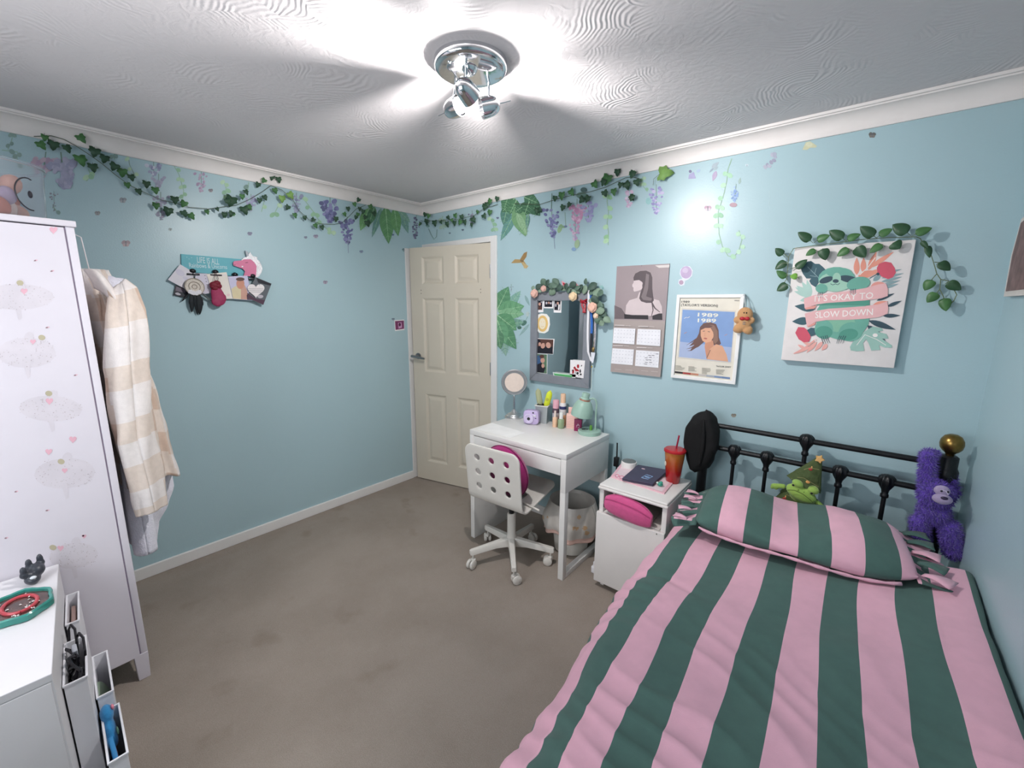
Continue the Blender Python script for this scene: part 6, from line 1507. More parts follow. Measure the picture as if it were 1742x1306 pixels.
# ================================================================== artificial ivy and leaf garlands
IVD = M('ivy_dark', '#33533d', .55, var=.2, vs=40); IVM = M('ivy_mid', '#4a7a48', .55, var=.2, vs=40); IVL = M('ivy_light', '#7fa75a', .55, var=.15, vs=40); STM = M('ivy_stem', '#55604e', .7)
def garland(name, label, plane, crop, stem, leaves, base, seed=1, szk=1.0, off=.012):
    rnd = random.Random(seed); g = thing(name, label, 'garland', base)
    segs = stem if isinstance(stem[0], list) else [stem]
    mb = MB(STM)
    for sg in segs:
        P_ = [crop_on(c, x, y, off, plane) + NRM[plane]*rnd.uniform(0, .012) for c, x, y in sg]
        Q = []
        for i in range(len(P_)-1):
            for k in range(4): Q.append(P_[i].lerp(P_[i+1], k/4))
        Q.append(P_[-1]); mb.tube(Q, .0017, n=6)
    mbs = {}
    for c, x, y, s, tone in leaves:
        p = crop_on(c, x, y, off+rnd.uniform(.012, .034), plane); dep = (p-CAM).dot(FWD); S = s*c[2]*dep/FPX*szk
        n = (NRM[plane]*1.0 + (CAM-p).normalized()*.7 + Vector((rnd.uniform(-.4, .4), rnd.uniform(-.4, .4), rnd.uniform(-.2, .5)))).normalized()
        d = Vector((rnd.uniform(-.7, .7), rnd.uniform(-.7, .7), -1)); d = (d-n*d.dot(n)).normalized()
        S *= .88; mt = {'d': IVD, 'm': IVM, 'l': IVL}[tone]; mb2 = mbs.setdefault(tone, MB(mt)); ivy_leaf(mb2, p-d*S*.40, d, n, S*.92)
        near = crop_on(c, x, y-s*.25, off, plane); mb.tube([near+Vector((0, 0, .012)), p-d*S*.36], .0009, n=5)
    mb.build('stem', g)
    for k, m_ in mbs.items(): solid(m_.build('leaves', g, ang=60), .0007)
    return g
K1 = (0, 200, .22975); K2 = (350, 250, .22975); K5 = (680, 260, .30628); K7 = (1000, 260, .32154)
L1 = [(330, 150, 55), (310, 207, 70), (395, 207, 80), (500, 232, 66), (605, 157, 72), (700, 257, 84), (772, 307, 72), (600, 318, 92), (690, 372, 74), (845, 365, 72), (905, 408, 76), (975, 446, 56), (1085, 495, 62), (1152, 540, 60), (945, 502, 50), (1030, 550, 52), (1157, 655, 58), (1245, 697, 76), (1295, 612, 66), (1360, 640, 60), (1365, 712, 56), (1420, 732, 58), (1535, 700, 40), (1610, 680, 34), (1660, 722, 46), (1715, 716, 48), (1690, 625, 60)]
L2 = [(187, 402, 96), (290, 470, 72), (325, 447, 50), (140, 505, 46), (190, 497, 52), (270, 370, 46), (300, 336, 46), (385, 282, 48), (430, 250, 44), (490, 228, 48), (541, 245, 50), (515, 326, 48), (440, 376, 46), (398, 398, 46), (565, 386, 60), (630, 360, 62), (606, 448, 46), (662, 508, 44), (735, 526, 40), (795, 540, 38), (815, 585, 44), (862, 597, 42), (965, 536, 46), (1104, 426, 38), (1130, 393, 38), (1055, 460, 40), (1030, 500, 38), (1140, 460, 36), (1165, 480, 40), (1125, 503, 38), (1112, 522, 36), (1180, 522, 40), (1222, 446, 46), (1246, 495, 44), (1200, 568, 56)]
lv_ = [(K1, x, y, s, 'dmd'[i % 3] if i % 7 else 'm') for i, (x, y, s) in enumerate(L1)] + [(K2, x, y, s, ('l' if (x, y) in ((565, 386), (630, 360)) else 'ddm'[i % 3])) for i, (x, y, s) in enumerate(L2)]
st_ = [(K1, x, y) for x, y in ((250, 140), (380, 137), (470, 162), (560, 212), (650, 270), (760, 345), (850, 420), (950, 500), (1080, 560), (1200, 612), (1300, 637), (1400, 665), (1530, 676))] + [(K2, x, y) for x, y in ((5, 462), (120, 445), (230, 430), (330, 385), (420, 330), (480, 286), (560, 320), (640, 390), (690, 470), (760, 540), (850, 570), (950, 572), (1010, 560), (1060, 510), (1110, 460), (1180, 430))]
garland('ivy_garland', 'long dark ivy garland swagged along the top of the left wall', 'A', K1, st_, lv_, on('A', 400, 340, .01), 3)
LB = [(110, 395, 30), (140, 345, 30), (160, 352, 30), (150, 385, 40), (195, 392, 40), (102, 400, 26), (265, 397, 38), (305, 392, 34), (335, 386, 36), (362, 386, 36), (270, 360, 28), (310, 350, 32), (346, 357, 32), (410, 372, 40), (432, 330, 26), (400, 400, 28), (472, 302, 42), (500, 272, 40), (540, 257, 32), (470, 352, 38), (500, 332, 36), (485, 287, 36), (230, 385, 26), (290, 375, 24)]
LB1 = [(K5, x, y, s, 'ddm'[i % 3]) for i, (x, y, s) in enumerate(LB)]
garland('ivy_garland', 'short dark ivy garland in the corner above the door', 'B', K5, [(K5, x, y) for x, y in ((100, 372), (130, 380), (230, 376), (330, 370), (420, 347), (470, 312), (545, 286))], LB1, on('B', 780, 380, .01), 5)
LC = [(K5, x, y, s, t) for x, y, s, t in ((900, 240, 52, 'm'), (955, 220, 46, 'm'), (862, 255, 36, 'd'), (905, 306, 40, 'd'), (940, 290, 36, 'd'), (1042, 257, 48, 'd'), (1010, 262, 46, 'd'), (1085, 176, 50, 'm'), (1150, 150, 68, 'm'), (1130, 165, 46, 'd'), (1140, 226, 44, 'd'), (1190, 218, 46, 'm'), (1210, 110, 44, 'd'), (1225, 180, 38, 'd'), (1265, 186, 46, 'd'), (1290, 120, 44, 'm'), (1290, 250, 40, 'd'), (760, 322, 40, 'd'), (780, 318, 34, 'd'))] + [(K7, x, y, s, t) for x, y, s, t in ((155, 105, 42, 'd'), (235, 115, 46, 'd'), (260, 158, 44, 'd'), (205, 172, 50, 'd'), (232, 238, 40, 'd'))]
garland('ivy_garland', 'loose ivy garland on the back wall above the mirror and calendar', 'B', K5, [(K5, x, y) for x, y in ((640, 282), (780, 287), (870, 257), (950, 240), (1060, 215), (1150, 190), (1260, 140), (1300, 135), (1345, 150))], LC, on('B', 1000, 330, .01), 9)
g1 = thing('ivy_leaf', 'single large pale green ivy leaf stuck at the coving on the back wall', 'leaf', crop_on(K7, 405, 105, .02))
mb = MB(IVL); p = crop_on(K7, 380, 112, .02); ivy_leaf(mb, p, Vector((1, 0, -.05)), Vector((-.1, -1, .1)), .075); solid(mb.build('leaves', g1), .0008)
mb = MB(STM); mb.tube([p, p+Vector((-.03, -.004, -.02)), p+Vector((-.035, 0.005, -.05))], .0012, n=5); mb.build('stem', g1)

# pothos garland over the canvas
PTD = M('pothos_dark', '#34563a', .42, var=.15, vs=40); PTM = M('pothos_mid', '#477343', .42, var=.15, vs=40); PTL = M('pothos_light', '#7db24d', .42, var=.1, vs=40)
gp_ = thing('leaf_garland', 'garland of glossy pointed green leaves draped over the sloth canvas', 'garland', (2.9, -.05, 1.8))
stems = [[(150, 215), (320, 190), (560, 160), (760, 135), (960, 120), (1200, 115), (1240, 130)], [(1235, 135), (1290, 200), (1330, 280), (1355, 360), (1375, 430), (1408, 478)], [(1408, 478), (1400, 560), (1430, 620), (1440, 660)], [(1408, 478), (1470, 490), (1510, 520)], [(1375, 430), (1330, 480)], [(1400, 560), (1370, 600)], [(1355, 330), (1400, 335)], [(150, 215), (110, 280), (100, 380), (95, 470), (60, 520)], [(105, 290), (50, 240)], [(100, 340), (60, 340)], [(98, 440), (50, 440)], [(100, 440), (140, 445)], [(115, 390), (190, 370)], [(1480, 500), (1520, 560), (1545, 610), (1520, 660), (1490, 690)]]
mb = MB(M('vine_olive', '#6c7a5c', .6)); rnd = random.Random(31)
def soff(x): return .047 if x > 130 else .02
for sg in stems:
    P_ = [crop_on(CSL, x, y, .046 if x < 1240 else .030) for x, y in sg]; Q = []
    for i in range(len(P_)-1):
        for k in range(4): Q.append(P_[i].lerp(P_[i+1], k/4)+Vector((0, rnd.uniform(-.002, .002), 0)))
    Q.append(P_[-1]); mb.tube(Q, .0016, n=6)
# leaf: base point (petiole end), tip point, width
PL = [((295, 148), (190, 72), 84, 'd'), ((350, 145), (458, 98), 74, 'm'), ((575, 130), (455, 58), 92, 'd'), ((608, 138), (722, 88), 70, 'm'), ((840, 110), (720, 25), 92, 'd'), ((882, 105), (995, 42), 72, 'm'), ((1125, 82), (1000, 5), 104, 'd'), ((1190, 90), (1335, 35), 74, 'm'), ((340, 225), (255, 272), 62, 'm'), ((400, 215), (425, 312), 92, 'd'), ((625, 215), (520, 278), 74, 'm'), ((690, 200), (760, 290), 100, 'd'), ((908, 178), (800, 248), 72, 'm'), ((1000, 165), (1060, 215), 96, 'd'), ((60, 270), (-5, 212), 72, 'd'), ((88, 325), (-8, 390), 84, 'd'), ((85, 465), (5, 402), 66, 'm'), ((100, 520), (5, 575), 88, 'd'), ((170, 385), (265, 305), 74, 'd'), ((185, 455), (120, 450), 64, 'l'), ((1392, 335), (1494, 398), 80, 'd'), ((1335, 482), (1270, 572), 80, 'm'), ((1465, 500), (1583, 570), 80, 'd'), ((1375, 592), (1292, 675), 80, 'm'), ((1438, 638), (1455, 748), 80, 'm'), ((1290, 190), (1320, 290), 52, 'd'), ((1245, 150), (1300, 215), 40, 'd')]
mbs = {'d': MB(PTD), 'm': MB(PTM), 'l': MB(PTL)}
for (bx, by), (tx, ty), w, tn in PL:
    o1 = rnd.uniform(.055, .072) if 100 < bx < 1240 else rnd.uniform(.035, .055); 
    p = crop_on(CSL, bx, by, o1); q = crop_on(CSL, tx, ty, o1+rnd.uniform(0, .014)); L = (q-p).length
    nr = (Vector((rnd.uniform(-.25, .25), -1, rnd.uniform(-.1, .3)))).normalized()
    add_leaf(mbs[tn], p, q-p, nr, L, w*.19906*2.35/FPX*1.05, .16, 'point')
    mb.tube([p, crop_on(CSL, bx+(bx-tx)*.22, by+20, .047 if 130 < bx < 1240 else .03)], .0011, n=5)
mb.build('stem', gp_)
for m_ in mbs.values(): solid(m_.build('leaves', gp_, ang=60), .0008)

# ================================================================== flat wall stickers
def col(c):
    r = [int(c[i:i+2], 16) for i in (1, 3, 5)]; g = (0x9c, 0xb2, 0xb8)
    return M('sticker_'+c[1:], '#%02x%02x%02x' % tuple(int(a*.80+b*.20) for a, b in zip(r, g)), .5, var=.06, vs=60)
SN = [0]
def sticker(name, label, cat, plane, draw, crop, grp='botanical wall stickers'):
    SN[0] += 1; a = Art(plane, .0006, crop, step=.00003, th=.0003); draw(a, random.Random(100+SN[0])); return tag(a.build(name), label, cat, grp)
LILC = ['#8f87b8', '#a79fc8', '#7d79ad', '#b7add0']; PNKC = ['#cf94b8', '#d9a9c8', '#b98fc0', '#e0b9d2']; DPUR = ['#625f95', '#7773a8', '#54527f', '#8d88b8']; FADE = ['#a9a3c0', '#b5afc9', '#9d9ab8']; ROSY = ['#c0a0b4', '#c9acbd', '#b495b0']
def wist(cx, y0, y1, w, cols, n=95, tail=True, lean=0.0):
    def f(a, r):
        a.line(col('#6f8a76'), [(cx, y0-w*.25), (cx+lean*.5, (y0+y1)/2), (cx+lean, y1)], max(2, w*.04))
        for k in range(n):
            t = r.random()**.8; ww = w*(1-t)**.75*.5+w*.06; y = y0+(y1-y0)*t; x = cx+lean*t+r.uniform(-ww, ww); s = w*.105*r.uniform(.7, 1.35)*(1-.4*t)
            a.ell(col(r.choice(cols)), x, y, s*1.25, s, r.uniform(0, 180), n=8)
    return f
def chain(pts, cols, s, gap=1.5, line='#93b898'):
    def f(a, r):
        a.line(col(line), pts, max(1.5, s*.14)); 
        for (x0, y0), (x1, y1) in zip(pts, pts[1:]):
            L = sqrt((x1-x0)**2+(y1-y0)**2); n = max(1, int(L/(s*gap)))
            for k in range(n):
                t = (k+.5)/n; x = x0+(x1-x0)*t; y = y0+(y1-y0)*t
                for sg in (-1, 1):
                    if r.random() < .78: a.ell(col(r.choice(cols)), x+sg*s*.36, y+r.uniform(-.3, .3)*s, s*.46*r.uniform(.8, 1.2), s*.38, sg*35, n=9)
    return f
def butter(cx, cy, s, c1, c2, rot=0):
    s *= .82; rot = (cx*7+cy*3) % 50 - 25
    def f(a, r):
        for sg in (-1, 1):
            a.ell(col(c1), cx+sg*s*.30*cos(radians(rot)), cy-s*.16, s*.34, s*.26, rot+sg*35, n=10); a.ell(col(c2), cx+sg*s*.22, cy+s*.20, s*.24, s*.22, rot-sg*30, n=10)
        a.line(col('#5d5a66'), [(cx, cy-s*.35), (cx, cy+s*.4)], s*.10)
    return f
def multi(*fs):
    def f(a, r):
        for q in fs: q(a, r)
    return f
GRC = ['#a9cfa4', '#93c096', '#bcdab2', '#86b48c']; GRF = ['#9db9a4', '#8fae9a', '#a9c2ae']; GRG = ['#7f9a92', '#8aa49b']
A_ = [
 ('flower_sticker', 'large faded pink and lilac blossom cluster sticker above the clear tub', multi(wist(340, 300, 430, 190, ROSY, 60, lean=-30), wist(450, 310, 520, 220, FADE, 70, lean=40)), K1),
 ('leaf_sticker', 'faded grey leaf sprig sticker at the far left below the coving', chain([(100, 105), (85, 170), (60, 235)], GRG, 40), K1),
 ('leaf_sticker', 'faded grey leaf pair sticker at the far left, above the tub rim', chain([(15, 240), (130, 255), (125, 320), (150, 370)], GRG, 46, 2.2), K1),
 ('flower_sticker', 'faded mauve sprig sticker just right of the clear tub', multi(wist(400, 560, 690, 60, ['#8d8a96', '#9b93a0'], 18), chain([(395, 660), (440, 720)], GRG, 40)), K1),
 ('leaf_sticker', 'small pale green leaf cluster sticker below the ivy at the upper left', chain([(655, 380), (672, 430), (640, 470)], GRC, 52, 1.0), K1),
 ('leaf_sticker', 'pale hanging leaf sticker beside the small lilac blooms, upper left', chain([(950, 285), (960, 350), (985, 400), (1010, 450)], GRC[1:], 38, 1.8, '#7f9488'), K1),
 ('leaf_sticker', 'two grey green leaf sticker behind the ivy at the upper left', chain([(830, 272), (850, 310)], GRG, 44, 1.0), K1),
 ('flower_sticker', 'small lilac wisteria sticker, first below the coving from the left', wist(1138, 350, 430, 110, ['#8c89b0', '#a3a0c0', '#d5d4e2'], 30), K1),
 ('flower_sticker', 'pale lilac blossom sticker under the small lilac wisteria', wist(1175, 440, 520, 100, ['#a7a2bd', '#b5b0c7', '#9f9ab6'], 22), K1),
 ('leaf_sticker', 'hanging green leaf string sticker between lilac and pink flowers', chain([(1290, 360), (1325, 420), (1345, 490), (1360, 540), (1352, 610)], GRC, 38, 1.1), K1),
 ('flower_sticker', 'small pink wisteria sticker below the coving of the left wall', wist(1490, 410, 550, 90, ['#b89bb6', '#c4a9c2', '#a98bac'], 34), K1),
 ('flower_sticker', 'faded purple flower sticker behind the ivy left of the unicorn board', multi(wist(1190, 580, 660, 120, ['#a5a2b8', '#8f8ca5'], 22), wist(1195, 690, 760, 90, ['#9a93a8', '#88849a'], 18)), K1),
 ('leaf_sticker', 'hanging green leaf string sticker, second from the left', chain([(130, 245), (150, 300), (152, 350), (165, 390)], GRC, 42, 1.1), K2),
 ('flower_sticker', 'lilac flower sticker with a green tuft behind the ivy mid left wall', multi(wist(335, 370, 470, 90, ['#9c98bd', '#aaa6c8'], 30), chain([(318, 262), (312, 320)], ['#5f7f74', '#6f8d80'], 44, .9)), K2),
 ('leaf_sticker', 'short green leaf string sticker under the ivy peak', chain([(432, 405), (412, 480)], GRC, 40, 1.0), K2),
 ('leaf_sticker', 'pale green leaf string sticker beside the two light ivy leaves', chain([(545, 420), (520, 470), (500, 510)], GRC, 44, 1.0), K2),
 ('leaf_sticker', 'long slanting green leaf string sticker on the left wall', chain([(700, 350), (745, 410), (790, 470), (830, 530), (880, 590), (950, 655)], GRC, 42, 1.0), K2),
 ('flower_sticker', 'grey purple flower sticker behind the ivy, mid left wall', wist(672, 360, 490, 90, ['#7f7fa3', '#8f90b0', '#9fa2bd'], 40), K2),
 ('flower_sticker', 'violet wisteria sticker left of the palm leaf sticker', wist(920, 400, 560, 130, DPUR, 60), K2),
 ('flower_sticker', 'tiny violet bloom sticker under the coving', wist(965, 420, 450, 40, LILC, 8), K2),
 ('flower_sticker', 'dark violet hanging wisteria sticker ending in a thin stem', multi(wist(1046, 540, 720, 110, DPUR, 60, lean=8), lambda a, r: a.line(col('#8c94b0'), [(1054, 700), (1056, 785)], 4)), K2),
 ('flower_sticker', 'dusky violet wisteria sticker right in the corner of the left wall', wist(1560, 520, 680, 70, ['#6f6a8c', '#837da0', '#5c5878'], 40, lean=-8), K2)]
PALM_VEIN = '#86b78a'
for nm, lb_, fn, k in A_: sticker(nm, lb_, 'wall sticker', 'A', fn, k)
def palm(leaves):
    def f(a, r):
        for c, x0, y0, x1, y1, w in leaves:
            a.leaf(col(c), x0, y0, x1, y1, w); a.line(col('#a9cfa0'), [(x0, y0), (x0+(x1-x0)*.92, y0+(y1-y0)*.92)], max(2.5, w*.06), 1.5)
            L = sqrt((x1-x0)**2+(y1-y0)**2); dx, dy = (x1-x0)/L, (y1-y0)/L
            for k in range(2, 8):
                t = k/9
                for sg in (-1, 1): a.line(col('#7fb27c' if k % 2 else '#3f7346'), [(x0+dx*L*t, y0+dy*L*t), (x0+dx*L*(t+.10)-sg*dy*w*.36, y0+dy*L*(t+.10)+sg*dx*w*.36)], max(1.2, w*.03), 1)
    return f
sticker('palm_leaf_sticker', 'bright green palm leaf bunch sticker in the corner of the left wall', 'wall sticker', 'A', palm([('#5d8d84', 1300, 450, 1230, 670, 50), ('#6d9b90', 1440, 460, 1500, 640, 60), ('#7aa694', 1420, 460, 1515, 560, 50), ('#6aa55f', 1210, 450, 1145, 620, 80), ('#558f52', 1330, 440, 1355, 718, 108), ('#5f9a55', 1395, 450, 1425, 660, 78), ('#3f7347', 1250, 440, 1200, 590, 70)]), K2)
sticker('palm_leaf_sticker', 'dark palm and monstera leaf bunch sticker above the mirror', 'wall sticker', 'B', palm([('#5c8f86', 640, 330, 560, 488, 52), ('#4a7a6c', 600, 290, 575, 400, 60), ('#3d6c46', 640, 250, 568, 330, 90), ('#2f5d3d', 700, 250, 780, 350, 90), ('#3a6a45', 690, 245, 770, 280, 70), ('#2d5838', 720, 270, 690, 350, 80), ('#44774a', 650, 260, 610, 340, 80), ('#6f9f68', 640, 300, 700, 465, 84), ('#8fb585', 650, 330, 708, 458, 40), ('#5a8a7e', 715, 340, 705, 420, 24), ('#3f7048', 600, 250, 580, 310, 60), ('#35633f', 680, 300, 640, 330, 50)]), K5)
sticker('palm_leaf_sticker', 'large spread green palm leaf sticker right of the door', 'wall sticker', 'B', palm([('#7fae9f', 600, 860, 672, 765, 50), ('#8bb0a4', 570, 990, 590, 1130, 60), ('#6f9f8c', 600, 950, 690, 940, 50), ('#4f8a5c', 542, 870, 604, 742, 88), ('#62a06b', 545, 880, 692, 850, 96), ('#7db580', 550, 890, 692, 895, 62), ('#579461', 542, 900, 650, 985, 92), ('#4d875a', 543, 940, 648, 1090, 90), ('#62a06d', 543, 930, 590, 1060, 80), ('#4f8259', 542, 980, 560, 1090, 60)]), K5)
B_ = [
 ('leaf_sticker', 'faint looping stem sticker above the door by the corner', lambda a, r: (a.line(col('#6d8a86'), [(160, 420), (175, 455), (190, 480), (205, 465), (207, 425)], 4), a.ell(col('#6f938c'), 155, 405, 12, 8, 20)), K5),
 ('leaf_sticker', 'faint green sprig sticker behind the corner ivy above the door', chain([(238, 350), (235, 390), (245, 425)], GRF, 26, 1.0), K5),
 ('flower_sticker', 'small dusky purple flower sticker among the ivy above the door', wist(402, 330, 400, 44, ['#6c6785', '#857f9b', '#9a90a8'], 22), K5),
 ('leaf_sticker', 'hanging pale leaf string sticker left of the monstera sticker', chain([(500, 355), (515, 390), (530, 440)], GRC, 26, 1.0), K5),
 ('flower_sticker', 'violet wisteria sticker with a long thin stem above the mirror', multi(wist(842, 310, 470, 84, DPUR, 60, lean=12), lambda a, r: a.line(col('#7f8aa6'), [(856, 460), (862, 532)], 3), lambda a, r: a.line(col('#5d7a66'), [(845, 225), (842, 310)], 4)), K5),
 ('flower_sticker', 'big pink and lilac blossom sticker above the mirror with a pink tail', multi(wist(985, 280, 390, 100, ['#d68fb6', '#dfa5c6', '#c984ad', '#e7bcd6'], 50), wist(1048, 275, 380, 90, ['#9a92c8', '#b3abd8', '#aaa2d0'], 40), wist(975, 390, 490, 60, PNKC, 30), lambda a, r: (a.ell(col('#9db78c'), 985, 505, 14, 24, 10), a.ell(col('#7e9fc8'), 966, 535, 12, 10)), lambda a, r: (a.ell(col('#3f5a55'), 1022, 205, 18, 14), a.ell(col('#5f8073'), 1010, 235, 30, 18))), K5),
 ('flower_sticker', 'small green and purple sprig sticker beside the violet wisteria', lambda a, r: (a.ell(col('#8fb079'), 890, 420, 12, 26, 20), a.ell(col('#7fa57a'), 905, 410, 22, 7, 5), a.ell(col('#6c74a0'), 922, 408, 9, 6), a.line(col('#8aa99a'), [(918, 330), (922, 405)], 4)), K5),
 ('leaf_sticker', 'long pale green leaf string sticker left of the calendar top', chain([(1155, 215), (1152, 270), (1160, 330), (1152, 390), (1160, 440), (1158, 512)], ['#a5d39c', '#b9e0ae', '#93c68d'], 34, .95), K5),
 ('leaf_sticker', 'thin dark sprig sticker between the palm sticker and the mirror', lambda a, r: (a.ell(col('#3f6a5a'), 690, 945, 18, 12, -40), a.ell(col('#35604c'), 665, 970, 12, 9), a.line(col('#7fa39a'), [(640, 925), (700, 930), (720, 890)], 4), a.leaf(col('#86a9a8'), 695, 790, 722, 850, 16), a.leaf(col('#8fb0b0'), 720, 950, 662, 1018, 16), a.ell(col('#b9c9c6'), 710, 895, 9, 14)), K5),
 ('flower_sticker', 'tiny grey purple flower sticker at the top of the palm sticker', wist(620, 735, 765, 26, ['#7c7a94', '#93909f'], 10), K5),
 ('leaf_sticker', 'small teal bud sticker right of the mirror garland', lambda a, r: (a.ell(col('#8fc0bd'), 1118, 742, 12, 5, -20), a.ell(col('#7db3b0'), 1128, 750, 6, 8)), K5),
 ('flower_sticker', 'pale pink flower sticker under the right end of the ivy', wist(215, 205, 290, 70, ['#dcb7d3', '#d0a6c8', '#e5cbe0'], 30), K7),
 ('leaf_sticker', 'pale green tendril sticker right of the ivy end', chain([(290, 125), (292, 175), (315, 205)], GRC, 24, 1.0), K7),
 ('flower_sticker', 'lilac wisteria sticker above the balloon sticker', wist(362, 185, 325, 74, ['#a293cf', '#b5a6dc', '#8f84c0', '#cfc0e2'], 50), K7),
 ('leaf_sticker', 'small teal smudge leaf sticker left of the lilac wisteria', lambda a, r: (a.ell(col('#93c6c6'), 320, 255, 14, 18)), K7),
 ('flower_sticker', 'small purple bloom sticker near the coving right of the pale ivy leaf', lambda a, r: (a.ell(col('#6f6a90'), 542, 98, 8, 8), a.poly(col('#a99fcb'), [(535, 115), (560, 100), (572, 135), (532, 138)]), a.ell(col('#a9bcd8'), 585, 95, 12, 8, -30)), K7),
 ('flower_sticker', 'grey leaf and pink bud sticker under the coving', lambda a, r: (a.leaf(col('#a5b3bd'), 655, 80, 695, 48, 22), a.leaf(col('#9fb0b8'), 665, 90, 690, 72, 16), a.leaf(col('#b59fc0'), 680, 95, 660, 150, 24), a.leaf(col('#8f9fb0'), 665, 80, 642, 104, 10)), K7),
 ('leaf_sticker', 'long looping pale green leaf string sticker right of the bright wall patch', chain([(762, 30), (742, 85), (735, 150), (722, 210), (705, 265), (690, 310), (690, 350), (695, 430), (712, 495), (742, 545), (772, 552), (800, 515), (815, 460), (800, 410)], ['#a9d8b0', '#bce4c0', '#97cda2'], 34, 1.35), K7),
 ('flower_sticker', 'blue flower spray sticker with a red tip inside the looping leaf string', multi(lambda a, r: a.leaf(col('#9fb8b0'), 800, 165, 808, 130, 14), wist(785, 178, 270, 56, ['#8aa9de', '#a3bce6', '#7b9ad2'], 30, lean=-10), lambda a, r: a.ell(col('#b98f9c'), 770, 275, 20, 12)), K7),
 ('flower_sticker', 'grey lilac hanging flower sticker at the coving above the sloth canvas', lambda a, r: [a.ell(col(r.choice(['#a9a7bd', '#b7b4c6', '#9a97b0'])), x, y, 12, 9, r.uniform(0, 90)) for x, y in ((975, 10), (990, 20), (985, 40), (970, 50), (950, 65), (938, 75), (960, 70), (988, 5))], K7)]
for nm, lb_, fn, k in B_: sticker(nm, lb_, 'wall sticker', 'B', fn, k)
BT = [('A', K1, 910, 612, 56, '#8d9097', '#a3a3a8', 'grey butterfly sticker below the upper left ivy, larger of two'), ('A', K1, 722, 708, 44, '#8a8886', '#9a9795', 'small grey brown butterfly sticker just right of the wardrobe tub'), ('A', K1, 932, 932, 66, '#a88f94', '#c0a5a6', 'pinkish butterfly sticker above the plaid jacket'), ('A', K1, 1260, 828, 30, '#93a3a3', '#a5b3b2', 'faint grey butterfly sticker above the unicorn board left end'), ('A', K1, 1315, 326, 46, '#8f98ab', '#b9c0c9', 'pale butterfly sticker at the coving above the leaf string'), ('A', K1, 1560, 540, 36, '#7d747c', '#9c8f96', 'tiny dark butterfly sticker right of the pink wisteria'), ('A', K2, 326, 642, 38, '#75738f', '#8a87a0', 'violet butterfly sticker above the unicorn horn'), ('A', K2, 740, 670, 26, '#6f7289', '#8f90a5', 'thin dark butterfly sticker in the middle of the left wall'), ('A', K2, 815, 662, 38, '#8a7f98', '#a99bb0', 'lilac butterfly sticker in the middle of the left wall, right of the thin one'), ('A', K2, 885, 1002, 36, '#94849a', '#ab9ab0', 'lilac butterfly sticker level with the unicorn board papers'), ('A', K2, 1152, 775, 30, '#6f7f9f', '#8795b0', 'blue grey butterfly sticker under the palm leaf sticker'), ('A', K2, 1470, 762, 34, '#5f7f84', '#7d9a9d', 'teal specks butterfly sticker left of the door top'), ('A', K2, 1386, 650, 20, '#54639a', '#7d8ab4', 'tiny blue butterfly sticker beside the palm leaf tips'), ('A', K2, 1388, 1275, 24, '#5c6c80', '#8a97a5', 'tiny grey butterfly sticker just above the small purple picture'),
 ('B', K5, 544, 362, 16, '#54587a', '#7a7c98', 'tiny dark butterfly sticker left of the monstera sticker'), ('B', K5, 350, 428, 14, '#3f4f66', '#5f6f88', 'tiny dark butterfly sticker above the door, right of two'), ('B', K5, 278, 446, 12, '#4a5f70', '#6f8290', 'tiny dark butterfly sticker above the door, left of two'), ('B', K7, 635, 293, 40, '#c99fb4', '#e3cdd8', 'pale pink butterfly sticker left of the looping leaf string'), ('B', K7, 842, 66, 18, '#d3dfe6', '#c0d0da', 'white butterfly sticker under the coving'), ('B', (1300, 180, .3827), 480, 130, 34, '#5a544e', '#7a6f66', 'dark butterfly sticker high on the wall above the leaf garland'), ('B', (1140, 680, .3456), 313, 77, 26, '#7d7260', '#9d907c', 'small brown butterfly sticker above the headboard rail'), ('B', K5, 690, 975, 14, '#d9d3c8', '#c5c5bd', 'pale speck butterfly sticker beside the palm sticker')]
for pl_, k, x, y, s, c1, c2, lb_ in BT: sticker('butterfly_sticker', lb_, 'wall sticker', pl_, butter(x, y, s, c1, c2), k, 'butterfly wall stickers')
K8 = (1300, 180, .3827)
sticker('bird_sticker', 'golden brown flying bird sticker between the door and the mirror', 'wall sticker', 'B', lambda a, r: (a.poly(col('#b0894c'), [(618, 612), (640, 590), (668, 592), (690, 600), (712, 632), (700, 640), (690, 636), (676, 610), (640, 612)]), a.poly(col('#9c7038'), [(668, 592), (690, 556), (708, 548), (704, 576), (686, 602)]), a.poly(col('#c6a66c'), [(680, 606), (715, 628), (705, 642), (690, 640)]), a.ell(col('#7d5c34'), 678, 600, 10, 6, 20)), K5, None)
sticker('balloon_sticker', 'lilac balloon sticker with a white edge beside the calendar', 'wall sticker', 'B', lambda a, r: (a.poly(col('#e9eaf2'), [(478, 690), (482, 670), (500, 665), (486, 640), (490, 615), (512, 598), (540, 600), (556, 622), (552, 650), (535, 668), (515, 678), (510, 700), (492, 704)]), a.ell(col('#c3a4cb'), 520, 632, 30, 33, 10), a.ell(col('#d6bfda'), 516, 622, 16, 14), a.ell(col('#b893ae'), 494, 685, 12, 12)), K7, None)
sticker('flower_sticker', 'pale yellow flower sticker under the coving above the sloth canvas', 'wall sticker', 'B', lambda a, r: (a.poly(col('#d8d3a8'), [(170, 195), (185, 162), (205, 158), (235, 178), (228, 186), (205, 186), (190, 196)]), a.ell(col('#e2ddb8'), 200, 172, 14, 10)), K8, None)
sticker('plaster_scratch', 'thin pale scratch on the blue wall left of the sloth canvas', 'scratch', 'B', lambda a, r: a.line(col('#bcd3d8'), [(958, 200), (962, 240), (956, 265), (964, 300)], 3), K7, None)

